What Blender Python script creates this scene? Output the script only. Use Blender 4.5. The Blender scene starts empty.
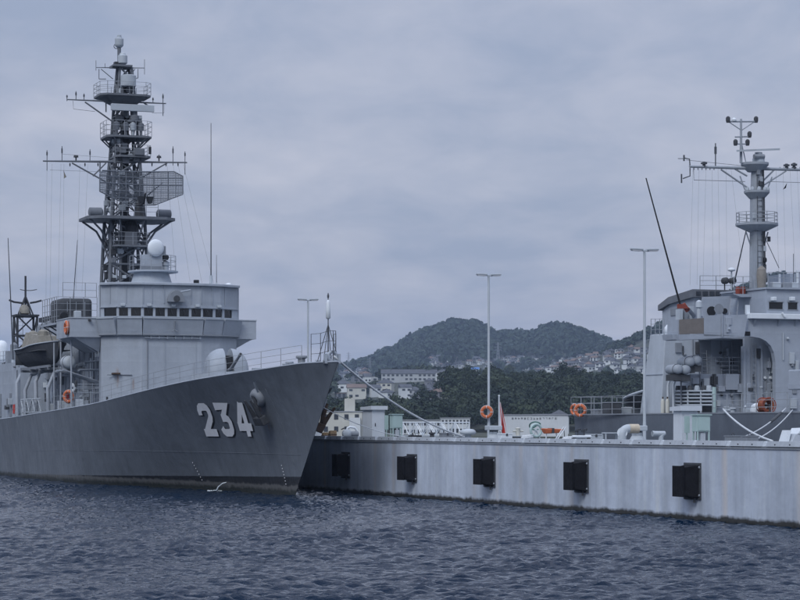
import bpy, math, random
import numpy as np
from mathutils import Vector, Matrix
R = math.radians
random.seed(7); rng = np.random.default_rng(11)
SC = bpy.context.scene; COL = SC.collection

# ------------------------------------------------------------------ camera, sky, sun, exposure
FP, HY, HC = 2350.0, 426.0, 3.8          # focal length and horizon row for an 800 x 600 frame, eye height
cam_d = bpy.data.cameras.new('camera'); cam = bpy.data.objects.new('camera', cam_d); COL.objects.link(cam)
cam.location = (0, 0, HC); cam.rotation_euler = (R(90), 0, 0)
cam_d.sensor_width = 36; cam_d.lens = 36 * FP / 800; cam_d.shift_y = (HY - 300) / 800
cam_d.clip_start = 0.5; cam_d.clip_end = 20000
SC.camera = cam

SUN_AZ, SUN_EL = R(-154), R(44)             # azimuth from +Y towards +X: over the left shoulder of the camera
world = bpy.data.worlds.new('World'); SC.world = world; world.use_nodes = True
wn, wl = world.node_tree.nodes, world.node_tree.links
wn.clear()
def WN(t, **k):
    n = wn.new(t)
    for a, b in k.items(): setattr(n, a, b)
    return n
w_out = WN('ShaderNodeOutputWorld'); w_bg = WN('ShaderNodeBackground'); w_bg.inputs['Strength'].default_value = 0.1
sky = WN('ShaderNodeTexSky', sky_type='NISHITA', sun_disc=False, sun_elevation=SUN_EL, sun_rotation=SUN_AZ)
sky.air_density = 1.2; sky.dust_density = 2.0
tc = WN('ShaderNodeTexCoord'); sep = WN('ShaderNodeSeparateXYZ'); wl.new(tc.outputs['Generated'], sep.inputs[0])
def wmath(op, a, b=None):
    n = WN('ShaderNodeMath', operation=op)
    for i, v in enumerate((a, b)):
        if v is None: continue
        if isinstance(v, (int, float)): n.inputs[i].default_value = v
        else: wl.new(v, n.inputs[i])
    return n.outputs[0]
zc = wmath('MAXIMUM', sep.outputs['Z'], 0.0)
den = wmath('ADD', zc, 0.13)
cx, cy = wmath('DIVIDE', sep.outputs['X'], den), wmath('DIVIDE', sep.outputs['Y'], den)
comb = WN('ShaderNodeCombineXYZ'); wl.new(cx, comb.inputs[0]); wl.new(cy, comb.inputs[1]); comb.inputs[2].default_value = 3.1
def wnoise(scale, detail, rough, off):
    m = WN('ShaderNodeMapping'); m.inputs['Location'].default_value = off; m.inputs['Scale'].default_value = scale
    wl.new(comb.outputs[0], m.inputs[0])
    n = WN('ShaderNodeTexNoise'); n.inputs['Scale'].default_value = 1.0; n.inputs['Detail'].default_value = detail
    n.inputs['Roughness'].default_value = rough; n.inputs['Distortion'].default_value = 0.35
    wl.new(m.outputs[0], n.inputs['Vector']); return n.outputs[0]
n1 = wnoise((1.5, 1.0, 1), 4, 0.5, (2.3, 0.4, 0)); n2 = wnoise((5.2, 3.0, 1), 6, 0.6, (7.7, 3.1, 2))
mixn = wmath('ADD', wmath('MULTIPLY', n1, 0.6), wmath('MULTIPLY', n2, 0.4))
ramp = WN('ShaderNodeValToRGB'); wl.new(mixn, ramp.inputs[0])
er = ramp.color_ramp; er.elements[0].position = 0.38; er.elements[1].position = 0.64
er.elements[0].color = (3.35, 3.92, 5.35, 1); er.elements[1].color = (5.50, 5.68, 6.75, 1)
# an even overcast: the layer is a little brighter overhead than at the horizon
up = wmath('ADD', wmath('MULTIPLY', wmath('POWER', zc, 2.4), 2.1), 1.0)
vs = WN('ShaderNodeVectorMath', operation='SCALE'); wl.new(ramp.outputs[0], vs.inputs[0]); wl.new(up, vs.inputs['Scale'])
wm = WN('ShaderNodeMixRGB'); wm.inputs[0].default_value = 0.9
wl.new(sky.outputs[0], wm.inputs[1]); wl.new(vs.outputs[0], wm.inputs[2])
wl.new(wm.outputs[0], w_bg.inputs['Color']); wl.new(w_bg.outputs[0], w_out.inputs[0])

sun_d = bpy.data.lights.new('sun', 'SUN'); sun = bpy.data.objects.new('sun', sun_d); COL.objects.link(sun)
sun_d.energy = 1.35; sun_d.angle = R(25); sun_d.color = (1.0, 0.99, 0.985)
sdir = Vector((math.sin(SUN_AZ) * math.cos(SUN_EL), math.cos(SUN_AZ) * math.cos(SUN_EL), math.sin(SUN_EL)))
sun.rotation_euler = sdir.to_track_quat('Z', 'Y').to_euler(); sun.location = (-60, -20, 80)

SC.view_settings.view_transform = 'Standard'; SC.view_settings.look = 'None'
SC.view_settings.exposure = 0.0; SC.view_settings.gamma = 1.0; SC.view_settings.use_curve_mapping = False
SC.cycles.max_bounces = 6; SC.cycles.diffuse_bounces = 3; SC.cycles.glossy_bounces = 3
SC.cycles.volume_bounces = 0; SC.cycles.use_denoising = True; SC.cycles.caustics_reflective = False

# ------------------------------------------------------------------ materials
MATS = {}
def mat(name, col, rough=0.6, var=0.12, vscale=0.6, streak=0.0, rust=0.0, metal=0.0, bump=0.0, bscale=8.0, spec=0.35, plate=None, stain=None, boot=False, pits=0.0):
    col = (col[0] * 0.93, col[1] * 1.0, min(0.95, col[2] * 1.05))          # cool white balance of the light, put into every base colour
    m = bpy.data.materials.new(name); m.use_nodes = True; nt = m.node_tree; N, L = nt.nodes, nt.links
    bs = N['Principled BSDF']; bs.inputs['Roughness'].default_value = rough; bs.inputs['Metallic'].default_value = metal
    bs.inputs['Specular IOR Level'].default_value = spec
    tcn = N.new('ShaderNodeTexCoord'); obj = tcn.outputs['Object']
    def noise(scale, detail=4, mp=None, off=(0, 0, 0), rg=0.6):
        n = N.new('ShaderNodeTexNoise'); n.inputs['Scale'].default_value = scale; n.inputs['Detail'].default_value = detail; n.inputs['Roughness'].default_value = rg
        mm = N.new('ShaderNodeMapping'); mm.inputs['Scale'].default_value = mp or (1, 1, 1); mm.inputs['Location'].default_value = off
        L.new(obj, mm.inputs[0]); L.new(mm.outputs[0], n.inputs['Vector'])
        return n.outputs[0]
    def mth(op, a, b=None, c=None):
        n = N.new('ShaderNodeMath'); n.operation = op
        for i, v in enumerate((a, b, c)):
            if v is None: continue
            if isinstance(v, (int, float)): n.inputs[i].default_value = v
            else: L.new(v, n.inputs[i])
        return n.outputs[0]
    def mr(v, a, b, c, d):
        n = N.new('ShaderNodeMapRange'); n.inputs[1].default_value = a; n.inputs[2].default_value = b; n.inputs[3].default_value = c; n.inputs[4].default_value = d
        L.new(v, n.inputs[0]); return n.outputs[0]
    def mix(f, a, b, mode='MIX'):
        n = N.new('ShaderNodeMixRGB'); n.blend_type = mode
        if isinstance(f, (int, float)): n.inputs[0].default_value = f
        else: L.new(f, n.inputs[0])
        for i, v in ((1, a), (2, b)):
            if isinstance(v, tuple): n.inputs[i].default_value = (*v, 1)
            else: L.new(v, n.inputs[i])
        return n.outputs[0]
    c = col
    dk = tuple(x * (1 - var) for x in col); lt = tuple(min(1, x * (1 + var)) for x in col)
    c = mix(mr(noise(vscale), 0.3, 0.7, 0, 1), dk, lt)
    c = mix(mr(noise(vscale * 7, 5), 0.35, 0.65, 0, var * 1.6), c, tuple(x * 0.72 for x in col))
    if streak:
        f = mr(noise(1.3, 4, (1.0, 1.0, 0.07), (3, 1, 0)), 0.48, 0.72, 0, streak); c = mix(f, c, tuple(x * 0.5 for x in col))
        f = mr(noise(2.1, 4, (1.0, 1.0, 0.09), (9, 4, 2)), 0.52, 0.75, 0, streak * 0.8); c = mix(f, c, tuple(min(.85, x * 1.45) for x in col))
    if rust:
        f = mth('MULTIPLY', mr(noise(3.2, 5, (1, 1, 0.35), (5, 5, 5)), 0.66, 0.76, 0, 1), mr(noise(0.5, 2, None, (1, 2, 3)), 0.5, 0.62, 0, rust))
        c = mix(f, c, (0.16, 0.075, 0.035))
    sx = N.new('ShaderNodeSeparateXYZ'); L.new(obj, sx.inputs[0]); X, Y, Z = sx.outputs
    if stain:                                   # rust weeping from fittings: list of (t, b, z, half width, length)
        for (t0, b0, z0, hw, ln) in stain:
            d = mth('ADD', mth('POWER', mth('ABSOLUTE', mth('DIVIDE', mth('SUBTRACT', Y, b0), hw)), 2.0), mth('POWER', mth('ABSOLUTE', mth('DIVIDE', mth('SUBTRACT', Z, z0), ln)), 2.0))
            d = mth('ADD', d, mth('MULTIPLY', mth('ABSOLUTE', mth('SUBTRACT', X, t0)), 4.0))
            f = mth('MULTIPLY', mr(d, 0.15, 1.0, 1, 0), mr(noise(4.0, 5, (1, 1, .25)), 0.4, 0.6, 0.0, 0.75))
            c = mix(f, c, (0.21, 0.12, 0.07))
    if boot:                                    # black boot topping and weed at the waterline, as painted on the hull
        zz = mth('ADD', Z, mth('MULTIPLY', X, 0.0155))
        f = mr(mth('ADD', zz, mth('MULTIPLY', mth('SUBTRACT', noise(1.2, 3), 0.5), 0.05)), 1.03, 1.06, 1, 0); c = mix(f, c, (0.016, 0.018, 0.022))
        wz = mth('ADD', Z, mth('MULTIPLY', mth('SUBTRACT', noise(2.0, 5, (1, 1, .4)), 0.5), 0.45))
        c = mix(mth('MULTIPLY', mr(wz, 0.50, 0.60, 1, 0), f), c, (0.115, 0.118, 0.118))
        c = mix(mr(mth('ADD', Z, mth('MULTIPLY', mth('SUBTRACT', noise(3.0, 5), 0.5), 0.5)), 0.22, 0.42, 1, 0), c, (0.018, 0.022, 0.018))
    if boot == 0 and plate == 'quay':           # grime, then the tidal weed band
        gap = mth('MULTIPLY', mth('ABSOLUTE', mth('SUBTRACT', mth('FRACT', mth('DIVIDE', mth('ADD', X, 4.1), 2.83)), 0.5)), 2.83)
        c = mix(mth('MULTIPLY', mr(mth('ADD', gap, mth('MULTIPLY', mth('SUBTRACT', noise(1.5, 4, (1, 1, .15)), 0.5), 0.5)), 0.05, 0.32, 0.55, 0), mr(noise(0.22, 2, (1, 1, 0), (8, 3, 0)), 0.45, 0.6, 0, 1)), c, (0.60, 0.55, 0.50))
        c = mix(mr(noise(0.35, 5, (1, 1, 0.45), (4, 0, 1)), 0.44, 0.66, 0, 0.6), c, tuple(x * 0.55 for x in col))
        c = mix(mth('MULTIPLY', mr(noise(0.8, 4, (1, 1, .12), (1, 7, 1)), 0.60, 0.72, 0, 0.5), mr(Z, 0.3, 2.6, 1, 0.1)), c, tuple(x * 0.42 for x in col))
        c = mix(mr(mth('ADD', Z, mth('MULTIPLY', mth('SUBTRACT', noise(1.6, 5), 0.5), 0.35)), 0.16, 0.30, 1, 0), c, (0.035, 0.036, 0.034))
        c = mix(mr(mth('ADD', Z, mth('MULTIPLY', mth('SUBTRACT', noise(2.2, 5), 0.5), 0.3)), 0.02, 0.1, 1, 0), c, (0.012, 0.014, 0.013))
    L.new(c, bs.inputs['Base Color'])
    rr = mr(noise(vscale * 3, 4, None, (2, 8, 1)), 0.3, 0.7, max(0.05, rough - 0.1), min(1, rough + 0.12)); L.new(rr, bs.inputs['Roughness'])
    hsrc = []
    if bump: hsrc.append((noise(bscale, 6), bump))
    if plate in ('hull', 'quay', 'panel'):       # plating that dishes slightly between its frames
        fx = {'hull': 1.15, 'quay': 1.75, 'panel': 1.3}[plate]; fz = {'hull': 0.9, 'quay': 0.9, 'panel': 1.0}[plate]
        hx = mth('ABSOLUTE', mth('SINE', mth('MULTIPLY', X, math.pi / fx))); hz = mth('ABSOLUTE', mth('SINE', mth('MULTIPLY', Z, math.pi / fz)))
        if plate == 'panel': hx = mth('ABSOLUTE', mth('SINE', mth('MULTIPLY', mth('ADD', X, Y), math.pi / fx)))
        hsrc.append((mth('POWER', mth('MULTIPLY', hx, hz) if plate == 'panel' else hx, 0.5), {'hull': -0.006, 'panel': -0.010, 'quay': -0.014}[plate]))
        hsrc.append((noise(0.9, 3), 0.04))
    prev = None
    for h, s in hsrc:
        b = N.new('ShaderNodeBump'); b.inputs['Strength'].default_value = 1.0; b.inputs['Distance'].default_value = s if s > 0 else -s
        b.invert = s < 0
        L.new(h, b.inputs['Height'])
        if prev: L.new(prev, b.inputs['Normal'])
        prev = b.outputs[0]
    if prev: L.new(prev, bs.inputs['Normal'])
    MATS[name] = m
    return m
mat('hull_paint', (0.152, 0.164, 0.184), 0.45, 0.16, 0.16, streak=0.38, rust=0.22, plate='hull', boot=True, stain=[(1.3, 1.5, 4.2, 0.9, 1.1)])
mat('ship_paint', (0.385, 0.405, 0.44), 0.55, 0.10, 0.4, streak=0.18, rust=0.25, plate='panel', stain=[(28.62, 3.5, 7.0, 0.34, 0.9), (28.3, 2.4, 6.5, 0.12, 0.5)])
mat('ship_paint_dull', (0.24, 0.25, 0.27), 0.6, 0.15, 0.8, streak=0.2, rust=0.3)
mat('hull_paint_b', (0.135, 0.148, 0.172), 0.5, 0.10, 0.2, streak=0.2, rust=0.12, plate='hull')
mat('sup_paint', (0.36, 0.38, 0.42), 0.55, 0.08, 0.4, streak=0.15, rust=0.2, plate='panel')
mat('light_grey2', (0.44, 0.46, 0.49), 0.55, 0.08, 0.8, streak=0.15)
mat('canvas_tan2', (0.26, 0.23, 0.20), 0.9, 0.2, 3, bump=0.02)
mat('rust_red', (0.27, 0.06, 0.04), 0.8, 0.2, 4)
mat('rust_orange', (0.30, 0.09, 0.045), 0.8, 0.25, 5)
mat('mast_paint_b', (0.34, 0.355, 0.38), 0.6, 0.15, 1.0, streak=0.25)
mat('mast_paint', (0.15, 0.157, 0.172), 0.6, 0.15, 1.2, streak=0.1)
mat('mast_black', (0.035, 0.037, 0.042), 0.6, 0.2, 1.2)
mat('deck_paint', (0.12, 0.125, 0.135), 0.75, 0.2, 0.8, rust=0.3)
mat('radar_grey', (0.17, 0.18, 0.20), 0.55, 0.1, 1)
mat('light_grey', (0.46, 0.48, 0.50), 0.5, 0.08, 1, streak=0.1)
mat('gun_grey', (0.33, 0.35, 0.38), 0.5, 0.08, 1, streak=0.15)
mat('white_paint', (0.72, 0.73, 0.74), 0.45, 0.06, 1, streak=0.08)
mat('number_white', (0.90, 0.87, 0.86), 0.5, 0.05, 2)
mat('black_paint', (0.014, 0.015, 0.018), 0.55, 0.2, 2)
mat('rubber', (0.013, 0.013, 0.016), 0.8, 0.3, 3, bump=0.01, spec=0.12)
mat('wire', (0.10, 0.105, 0.115), 0.5, 0.1, 3)
mat('aerial', (0.075, 0.08, 0.09), 0.5, 0.1, 3)
mat('rail_grey', (0.30, 0.31, 0.33), 0.5, 0.1, 2)
mat('canvas_dark', (0.075, 0.078, 0.085), 0.9, 0.2, 2, bump=0.01)
mat('canvas_tan', (0.27, 0.245, 0.205), 0.9, 0.25, 3, bump=0.02)
mat('orange', (0.58, 0.15, 0.06), 0.6, 0.12, 4)
mat('red', (0.55, 0.05, 0.035), 0.6, 0.12, 3)
mat('bolt_steel', (0.42, 0.43, 0.45), 0.4, 0.1, 4, metal=0.5)
mat('rust_iron', (0.10, 0.062, 0.042), 0.8, 0.35, 5, bump=0.01)
mat('iron', (0.06, 0.062, 0.068), 0.7, 0.25, 5)
mat('rope', (0.62, 0.62, 0.62), 0.9, 0.2, 6, bump=0.01, bscale=30)
mat('quay_steel', (0.58, 0.612, 0.68), 0.55, 0.18, 0.16, streak=0.5, rust=0.12, plate='quay')
mat('quay_kerb', (0.44, 0.455, 0.48), 0.6, 0.12, 1.0, streak=0.2, rust=0.3)
mat('quay_deck', (0.22, 0.225, 0.235), 0.85, 0.2, 0.7, bump=0.01)
mat('hut_paint', (0.60, 0.61, 0.63), 0.5, 0.06, 0.8, streak=0.15)
mat('green_panel', (0.40, 0.50, 0.47), 0.5, 0.08, 1, streak=0.1)
mat('wood', (0.33, 0.22, 0.12), 0.8, 0.3, 6, bump=0.01)
mat('tan_pipe', (0.52, 0.43, 0.32), 0.7, 0.15, 5)
mat('brown_panel', (0.19, 0.165, 0.15), 0.8, 0.12, 3)
mat('plaster', (0.58, 0.55, 0.48), 0.85, 0.08, 0.2, streak=0.12)
mat('plaster_white', (0.66, 0.66, 0.65), 0.85, 0.08, 0.2, streak=0.1)
mat('plaster_town', (0.44, 0.44, 0.44), 0.85, 0.1, 0.2)
mat('slate_town', (0.20, 0.20, 0.215), 0.85, 0.1, 0.2)
mat('plaster_grey', (0.34, 0.34, 0.35), 0.85, 0.1, 0.2)
mat('roof_dark', (0.085, 0.088, 0.10), 0.8, 0.25, 0.4)
mat('roof_grey', (0.15, 0.155, 0.17), 0.7, 0.15, 0.8)
mat('roof_brown', (0.17, 0.12, 0.10), 0.8, 0.25, 0.4)
mat('roof_blue', (0.06, 0.17, 0.42), 0.6, 0.15, 0.4)
mat('window_far', (0.05, 0.055, 0.065), 0.25, 0.2, 1)
mat('mural_green', (0.10, 0.28, 0.22), 0.7, 0.2, 2)
mat('pylon_steel', (0.30, 0.31, 0.33), 0.6, 0.1, 1)
mat('earth', (0.055, 0.06, 0.042), 0.95, 0.35, 0.02)
mat('bark', (0.07, 0.055, 0.04), 0.9, 0.3, 2)
mat('foam', (0.75, 0.78, 0.80), 0.6, 0.1, 5)
def leafmat(name, a, b, scale):
    m = bpy.data.materials.new(name); m.use_nodes = True; N, L = m.node_tree.nodes, m.node_tree.links
    bs = N['Principled BSDF']; bs.inputs['Roughness'].default_value = 0.7; bs.inputs['Specular IOR Level'].default_value = 0.15
    at = N.new('ShaderNodeAttribute'); at.attribute_name = 'tint'
    r = N.new('ShaderNodeMixRGB'); r.inputs[1].default_value = (*a, 1); r.inputs[2].default_value = (*b, 1)
    L.new(at.outputs['Fac'], r.inputs[0]); L.new(r.outputs[0], bs.inputs['Base Color'])
    MATS[name] = m
leafmat('leaves', (0.013, 0.025, 0.020), (0.056, 0.076, 0.046), 1)
leafmat('leaves_hill', (0.024, 0.043, 0.032), (0.044, 0.066, 0.045), 1)
leafmat('leaves_grass', (0.10, 0.15, 0.06), (0.15, 0.20, 0.08), 1)
def glassmat():
    m = bpy.data.materials.new('glass_dark'); m.use_nodes = True; bs = m.node_tree.nodes['Principled BSDF']
    bs.inputs['Base Color'].default_value = (0.012, 0.014, 0.016, 1); bs.inputs['Roughness'].default_value = 0.06; MATS['glass_dark'] = m
glassmat()
def lampmat():
    m = bpy.data.materials.new('lamp_glass'); m.use_nodes = True; bs = m.node_tree.nodes['Principled BSDF']
    bs.inputs['Base Color'].default_value = (0.75, 0.76, 0.78, 1); bs.inputs['Roughness'].default_value = 0.2; MATS['lamp_glass'] = m
lampmat()
def watermat():
    m = bpy.data.materials.new('sea_water'); m.use_nodes = True; N, L = m.node_tree.nodes, m.node_tree.links
    bs = N['Principled BSDF']; bs.inputs['Base Color'].default_value = (0.001, 0.011, 0.030, 1); bs.inputs['Roughness'].default_value = 0.02; bs.inputs['Specular IOR Level'].default_value = 0.22
    bs.inputs['IOR'].default_value = 1.333
    tcn = N.new('ShaderNodeTexCoord'); prev = None
    for sc, dist, mp in ((2.8, 0.07, (1, 1.2, 1)), (6.5, 0.028, (1, 1.1, 1))):
        mm = N.new('ShaderNodeMapping'); mm.inputs['Scale'].default_value = mp; mm.inputs['Rotation'].default_value = (0, 0, 0.3)
        L.new(tcn.outputs['Object'], mm.inputs[0])
        n = N.new('ShaderNodeTexNoise'); n.inputs['Scale'].default_value = sc; n.inputs['Detail'].default_value = 3; L.new(mm.outputs[0], n.inputs['Vector'])
        b = N.new('ShaderNodeBump'); b.inputs['Strength'].default_value = 1.0; b.inputs['Distance'].default_value = dist; L.new(n.outputs[0], b.inputs['Height'])
        if prev: L.new(prev, b.inputs['Normal'])
        prev = b.outputs[0]
    L.new(prev, bs.inputs['Normal']); MATS['sea_water'] = m
watermat()

# ------------------------------------------------------------------ mesh helpers
class MB:
    def __init__(s): s.v, s.f = [], []
    def add(s, vs, fs):
        o = len(s.v); s.v += [tuple(map(float, p)) for p in vs]; s.f += [tuple(i + o for i in f) for f in fs]; return s
    def hexa(s, p):                       # 8 points: bottom 4, top 4
        return s.add(p, [(3, 2, 1, 0), (4, 5, 6, 7), (0, 1, 5, 4), (1, 2, 6, 5), (2, 3, 7, 6), (3, 0, 4, 7)])
    def box(s, x0, x1, y0, y1, z0, z1):
        x0, x1 = min(x0, x1), max(x0, x1); y0, y1 = min(y0, y1), max(y0, y1); z0, z1 = min(z0, z1), max(z0, z1)
        return s.hexa([(x0, y0, z0), (x1, y0, z0), (x1, y1, z0), (x0, y1, z0), (x0, y0, z1), (x1, y0, z1), (x1, y1, z1), (x0, y1, z1)])
    def bar(s, p, q, r, n=6, r2=None):
        p, q = Vector(p), Vector(q); d = (q - p)
        if d.length < 1e-6: return s
        d.normalize(); a = d.orthogonal().normalized(); b = d.cross(a); r2 = r if r2 is None else r2; vs = []
        for c, rr in ((p, r), (q, r2)):
            for i in range(n): th = 2 * math.pi * i / n; vs.append(c + (a * math.cos(th) + b * math.sin(th)) * rr)
        fs = [(i, (i + 1) % n, n + (i + 1) % n, n + i) for i in range(n)] + [tuple(range(n - 1, -1, -1)), tuple(range(n, 2 * n))]
        return s.add(vs, fs)
    def tube(s, pts, r, n=8):
        pts = [Vector(p) for p in pts]; vs, fs = [], []; a = None; m = len(pts)
        rs = r if isinstance(r, (list, tuple)) else [r] * m
        for i, p in enumerate(pts):
            d = (pts[min(i + 1, m - 1)] - pts[max(i - 1, 0)]).normalized()
            a = d.orthogonal().normalized() if a is None else (a - d * a.dot(d)).normalized(); b = d.cross(a)
            for k in range(n): th = 2 * math.pi * k / n; vs.append(p + (a * math.cos(th) + b * math.sin(th)) * rs[i])
        for i in range(m - 1):
            for k in range(n): fs.append((i * n + k, i * n + (k + 1) % n, (i + 1) * n + (k + 1) % n, (i + 1) * n + k))
        fs += [tuple(range(n - 1, -1, -1)), tuple(range((m - 1) * n, m * n))]
        return s.add(vs, fs)
    def lathe(s, c, prof, n=16, axis=(0, 0, 1)):   # prof: (radius, distance along the axis)
        ax = Vector(axis).normalized(); a = ax.orthogonal().normalized(); b = ax.cross(a); c = Vector(c); vs, fs = [], []
        for r, h in prof:
            for k in range(n): th = 2 * math.pi * k / n; vs.append(c + ax * h + (a * math.cos(th) + b * math.sin(th)) * max(r, 1e-4))
        for i in range(len(prof) - 1):
            for k in range(n): fs.append((i * n + k, i * n + (k + 1) % n, (i + 1) * n + (k + 1) % n, (i + 1) * n + k))
        fs += [tuple(range(n - 1, -1, -1)), tuple(range((len(prof) - 1) * n, len(prof) * n))]
        return s.add(vs, fs)
    def prism(s, poly, off):
        n = len(poly); off = Vector(off); vs = [Vector(p) for p in poly]; vs = vs + [p + off for p in vs]
        return s.add(vs, [tuple(range(n - 1, -1, -1)), tuple(range(n, 2 * n))] + [(i, (i + 1) % n, n + (i + 1) % n, n + i) for i in range(n)])
    def torus(s, c, R_, r, axis, n=24, k=8):
        ax = Vector(axis).normalized(); a = ax.orthogonal().normalized(); b = ax.cross(a); c = Vector(c); vs, fs = [], []
        for i in range(n):
            th = 2 * math.pi * i / n; d = a * math.cos(th) + b * math.sin(th)
            for j in range(k): ph = 2 * math.pi * j / k; vs.append(c + d * (R_ + r * math.cos(ph)) + ax * (r * math.sin(ph)))
        for i in range(n):
            for j in range(k): fs.append((i * k + j, ((i + 1) % n) * k + j, ((i + 1) % n) * k + (j + 1) % k, i * k + (j + 1) % k))
        return s.add(vs, fs)
    def build(s, name, m, parent=None, smooth=False, bevel=0.0):
        me = bpy.data.meshes.new(name); me.from_pydata(s.v, [], s.f); me.validate(); me.update()
        import bmesh
        bm = bmesh.new(); bm.from_mesh(me); bmesh.ops.recalc_face_normals(bm, faces=bm.faces); bm.to_mesh(me); bm.free()
        me.materials.append(MATS[m])
        if smooth: me.polygons.foreach_set('use_smooth', [True] * len(me.polygons))
        o = bpy.data.objects.new(name, me); COL.objects.link(o)
        if parent: o.parent = parent
        if smooth and smooth != 'all':
            me.set_sharp_from_angle(angle=R(38))
        if bevel:
            md = o.modifiers.new('bevel', 'BEVEL'); md.width = bevel; md.segments = 2; md.limit_method = 'ANGLE'; md.angle_limit = R(40)
        return o
def tag(o, label=None, cat=None, group=None, kind=None):
    if label: o['label'] = label
    if cat: o['category'] = cat
    if group: o['group'] = group
    if kind: o['kind'] = kind
    return o
def empty(name, loc=(0, 0, 0), rz=0.0):
    e = bpy.data.objects.new(name, None); COL.objects.link(e); e.location = loc; e.rotation_euler = (0, 0, rz); e.empty_display_size = 0.3; return e
def copy_tree(o, parent=None):
    c = o.copy(); COL.objects.link(c); c.parent = parent
    for ch in [x for x in SC.objects if x.parent == o] if o.type == 'EMPTY' or o.children else []: copy_tree(ch, c)
    return c
def one(name, m, parent, fn, smooth=False, bevel=0.0):
    b = MB(); fn(b); return b.build(name, m, parent, smooth, bevel)
def bars(name, m, parent, segs, r, n=6):
    for p, q in segs: MB().bar(p, q, r, n).build(name, m, parent, True)

# a frame along a berth: local x = away from the camera along the quay, local y = left/near side, z up
class Frame:
    def __init__(s, x0, d0, deg):
        s.x0, s.d0, s.deg = x0, d0, deg; s.s, s.c = math.sin(R(deg)), math.cos(R(deg)); s.rz = R(90 + deg); s.loc = (x0, d0, 0)
    def w(s, t, b, z): return Vector((s.x0 - t * s.s - b * s.c, s.d0 + t * s.c - b * s.s, z))
    def at_b(s, x, y, b):
        k = (x - 400) / FP; t = (s.x0 - b * s.c - k * (s.d0 - b * s.s)) / (s.s + k * s.c); D = s.d0 + t * s.c - b * s.s
        return (t, b, HC + (HY - y) * D / FP)
    def at_t(s, x, y, t):
        k = (x - 400) / FP; b = (s.x0 - t * s.s - k * (s.d0 + t * s.c)) / (s.c - k * s.s); D = s.d0 + t * s.c - b * s.s
        return (t, b, HC + (HY - y) * D / FP)
FA = Frame(-5.70, 127.6, 19.5)       # the moored escort ship
FQ = Frame(-5.34, 139.5, 20.84)      # the pontoon and the second ship behind it
def catenary(p, q, sag, n=24):
    p, q = Vector(p), Vector(q); return [p.lerp(q, i / n) - Vector((0, 0, 4 * sag * (i / n) * (1 - i / n))) for i in range(n + 1)]

# ------------------------------------------------------------------ the sea
def grid_mesh(name, xs, ys, Z, m, smooth=True):
    nx, ny = len(xs), len(ys); V = np.empty((ny, nx, 3), np.float32); V[..., 0] = xs[None, :]; V[..., 1] = ys[:, None]; V[..., 2] = Z
    me = bpy.data.meshes.new(name); i = np.arange(nx * ny).reshape(ny, nx)
    q = np.stack([i[:-1, :-1], i[:-1, 1:], i[1:, 1:], i[1:, :-1]], -1).reshape(-1, 4).astype(np.int32)
    me.vertices.add(nx * ny); me.vertices.foreach_set('co', V.reshape(-1)); me.loops.add(q.size); me.loops.foreach_set('vertex_index', q.reshape(-1))
    me.polygons.add(len(q)); me.polygons.foreach_set('loop_start', np.arange(0, q.size, 4, dtype=np.int32)); me.polygons.foreach_set('loop_total', np.full(len(q), 4, np.int32))
    me.update(calc_edges=True); me.validate(); me.materials.append(MATS[m])
    if smooth: me.polygons.foreach_set('use_smooth', np.ones(len(q), bool))
    o = bpy.data.objects.new(name, me); COL.objects.link(o); return o
def spread(a, b, n): return a * (b / a) ** (np.arange(1, n + 1) / n)
xs = np.arange(-34, 34.01, 0.085); xs = np.concatenate([-34 - spread(1, 2466, 26)[::-1] + 0, xs, 34 + spread(1, 2466, 26)])
yd = [40.0]
while yd[-1] < 200: yd.append(yd[-1] * 1.0019)
yd = np.array(yd); ys = np.concatenate([[-1500, -600, -200, -60, -10, 15, 28, 35], yd, 200 + spread(2, 4900, 26)])
XX, YY = np.meshgrid(xs, ys); ZZ = np.zeros_like(XX)
wr = np.random.default_rng(5)
for i in range(90):
    lam = 0.28 * (1.05 / 0.28) ** wr.random(); k = 2 * math.pi / lam
    th = R(80) + wr.normal(0, 0.42); amp = 0.0090 * lam * (0.6 + 0.8 * wr.random())
    ph = (XX * math.cos(th) + YY * math.sin(th)) * k + wr.random() * 6.28
    ZZ += amp * (np.sin(ph) + 0.28 * np.sin(2 * ph + 0.6))
# gusts: patches of rougher and calmer water
gust = 1 + 0.28 * np.sin(XX * 0.13 + YY * 0.09 + 1.0) * np.sin(YY * 0.11 - XX * 0.05) + 0.2 * np.sin(XX * 0.31 - YY * 0.21)
calm = np.clip((YY - 28) / 12, 0, 1) * np.clip((260 - YY) / 60, 0, 1) * np.clip((60 - np.abs(XX)) / 20, 0, 1)
ZZ = ZZ * gust * calm
water = grid_mesh('water', xs, ys, ZZ, 'sea_water'); tag(water, 'dark blue harbour water covered in small wind ripples', kind='structure')

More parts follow.
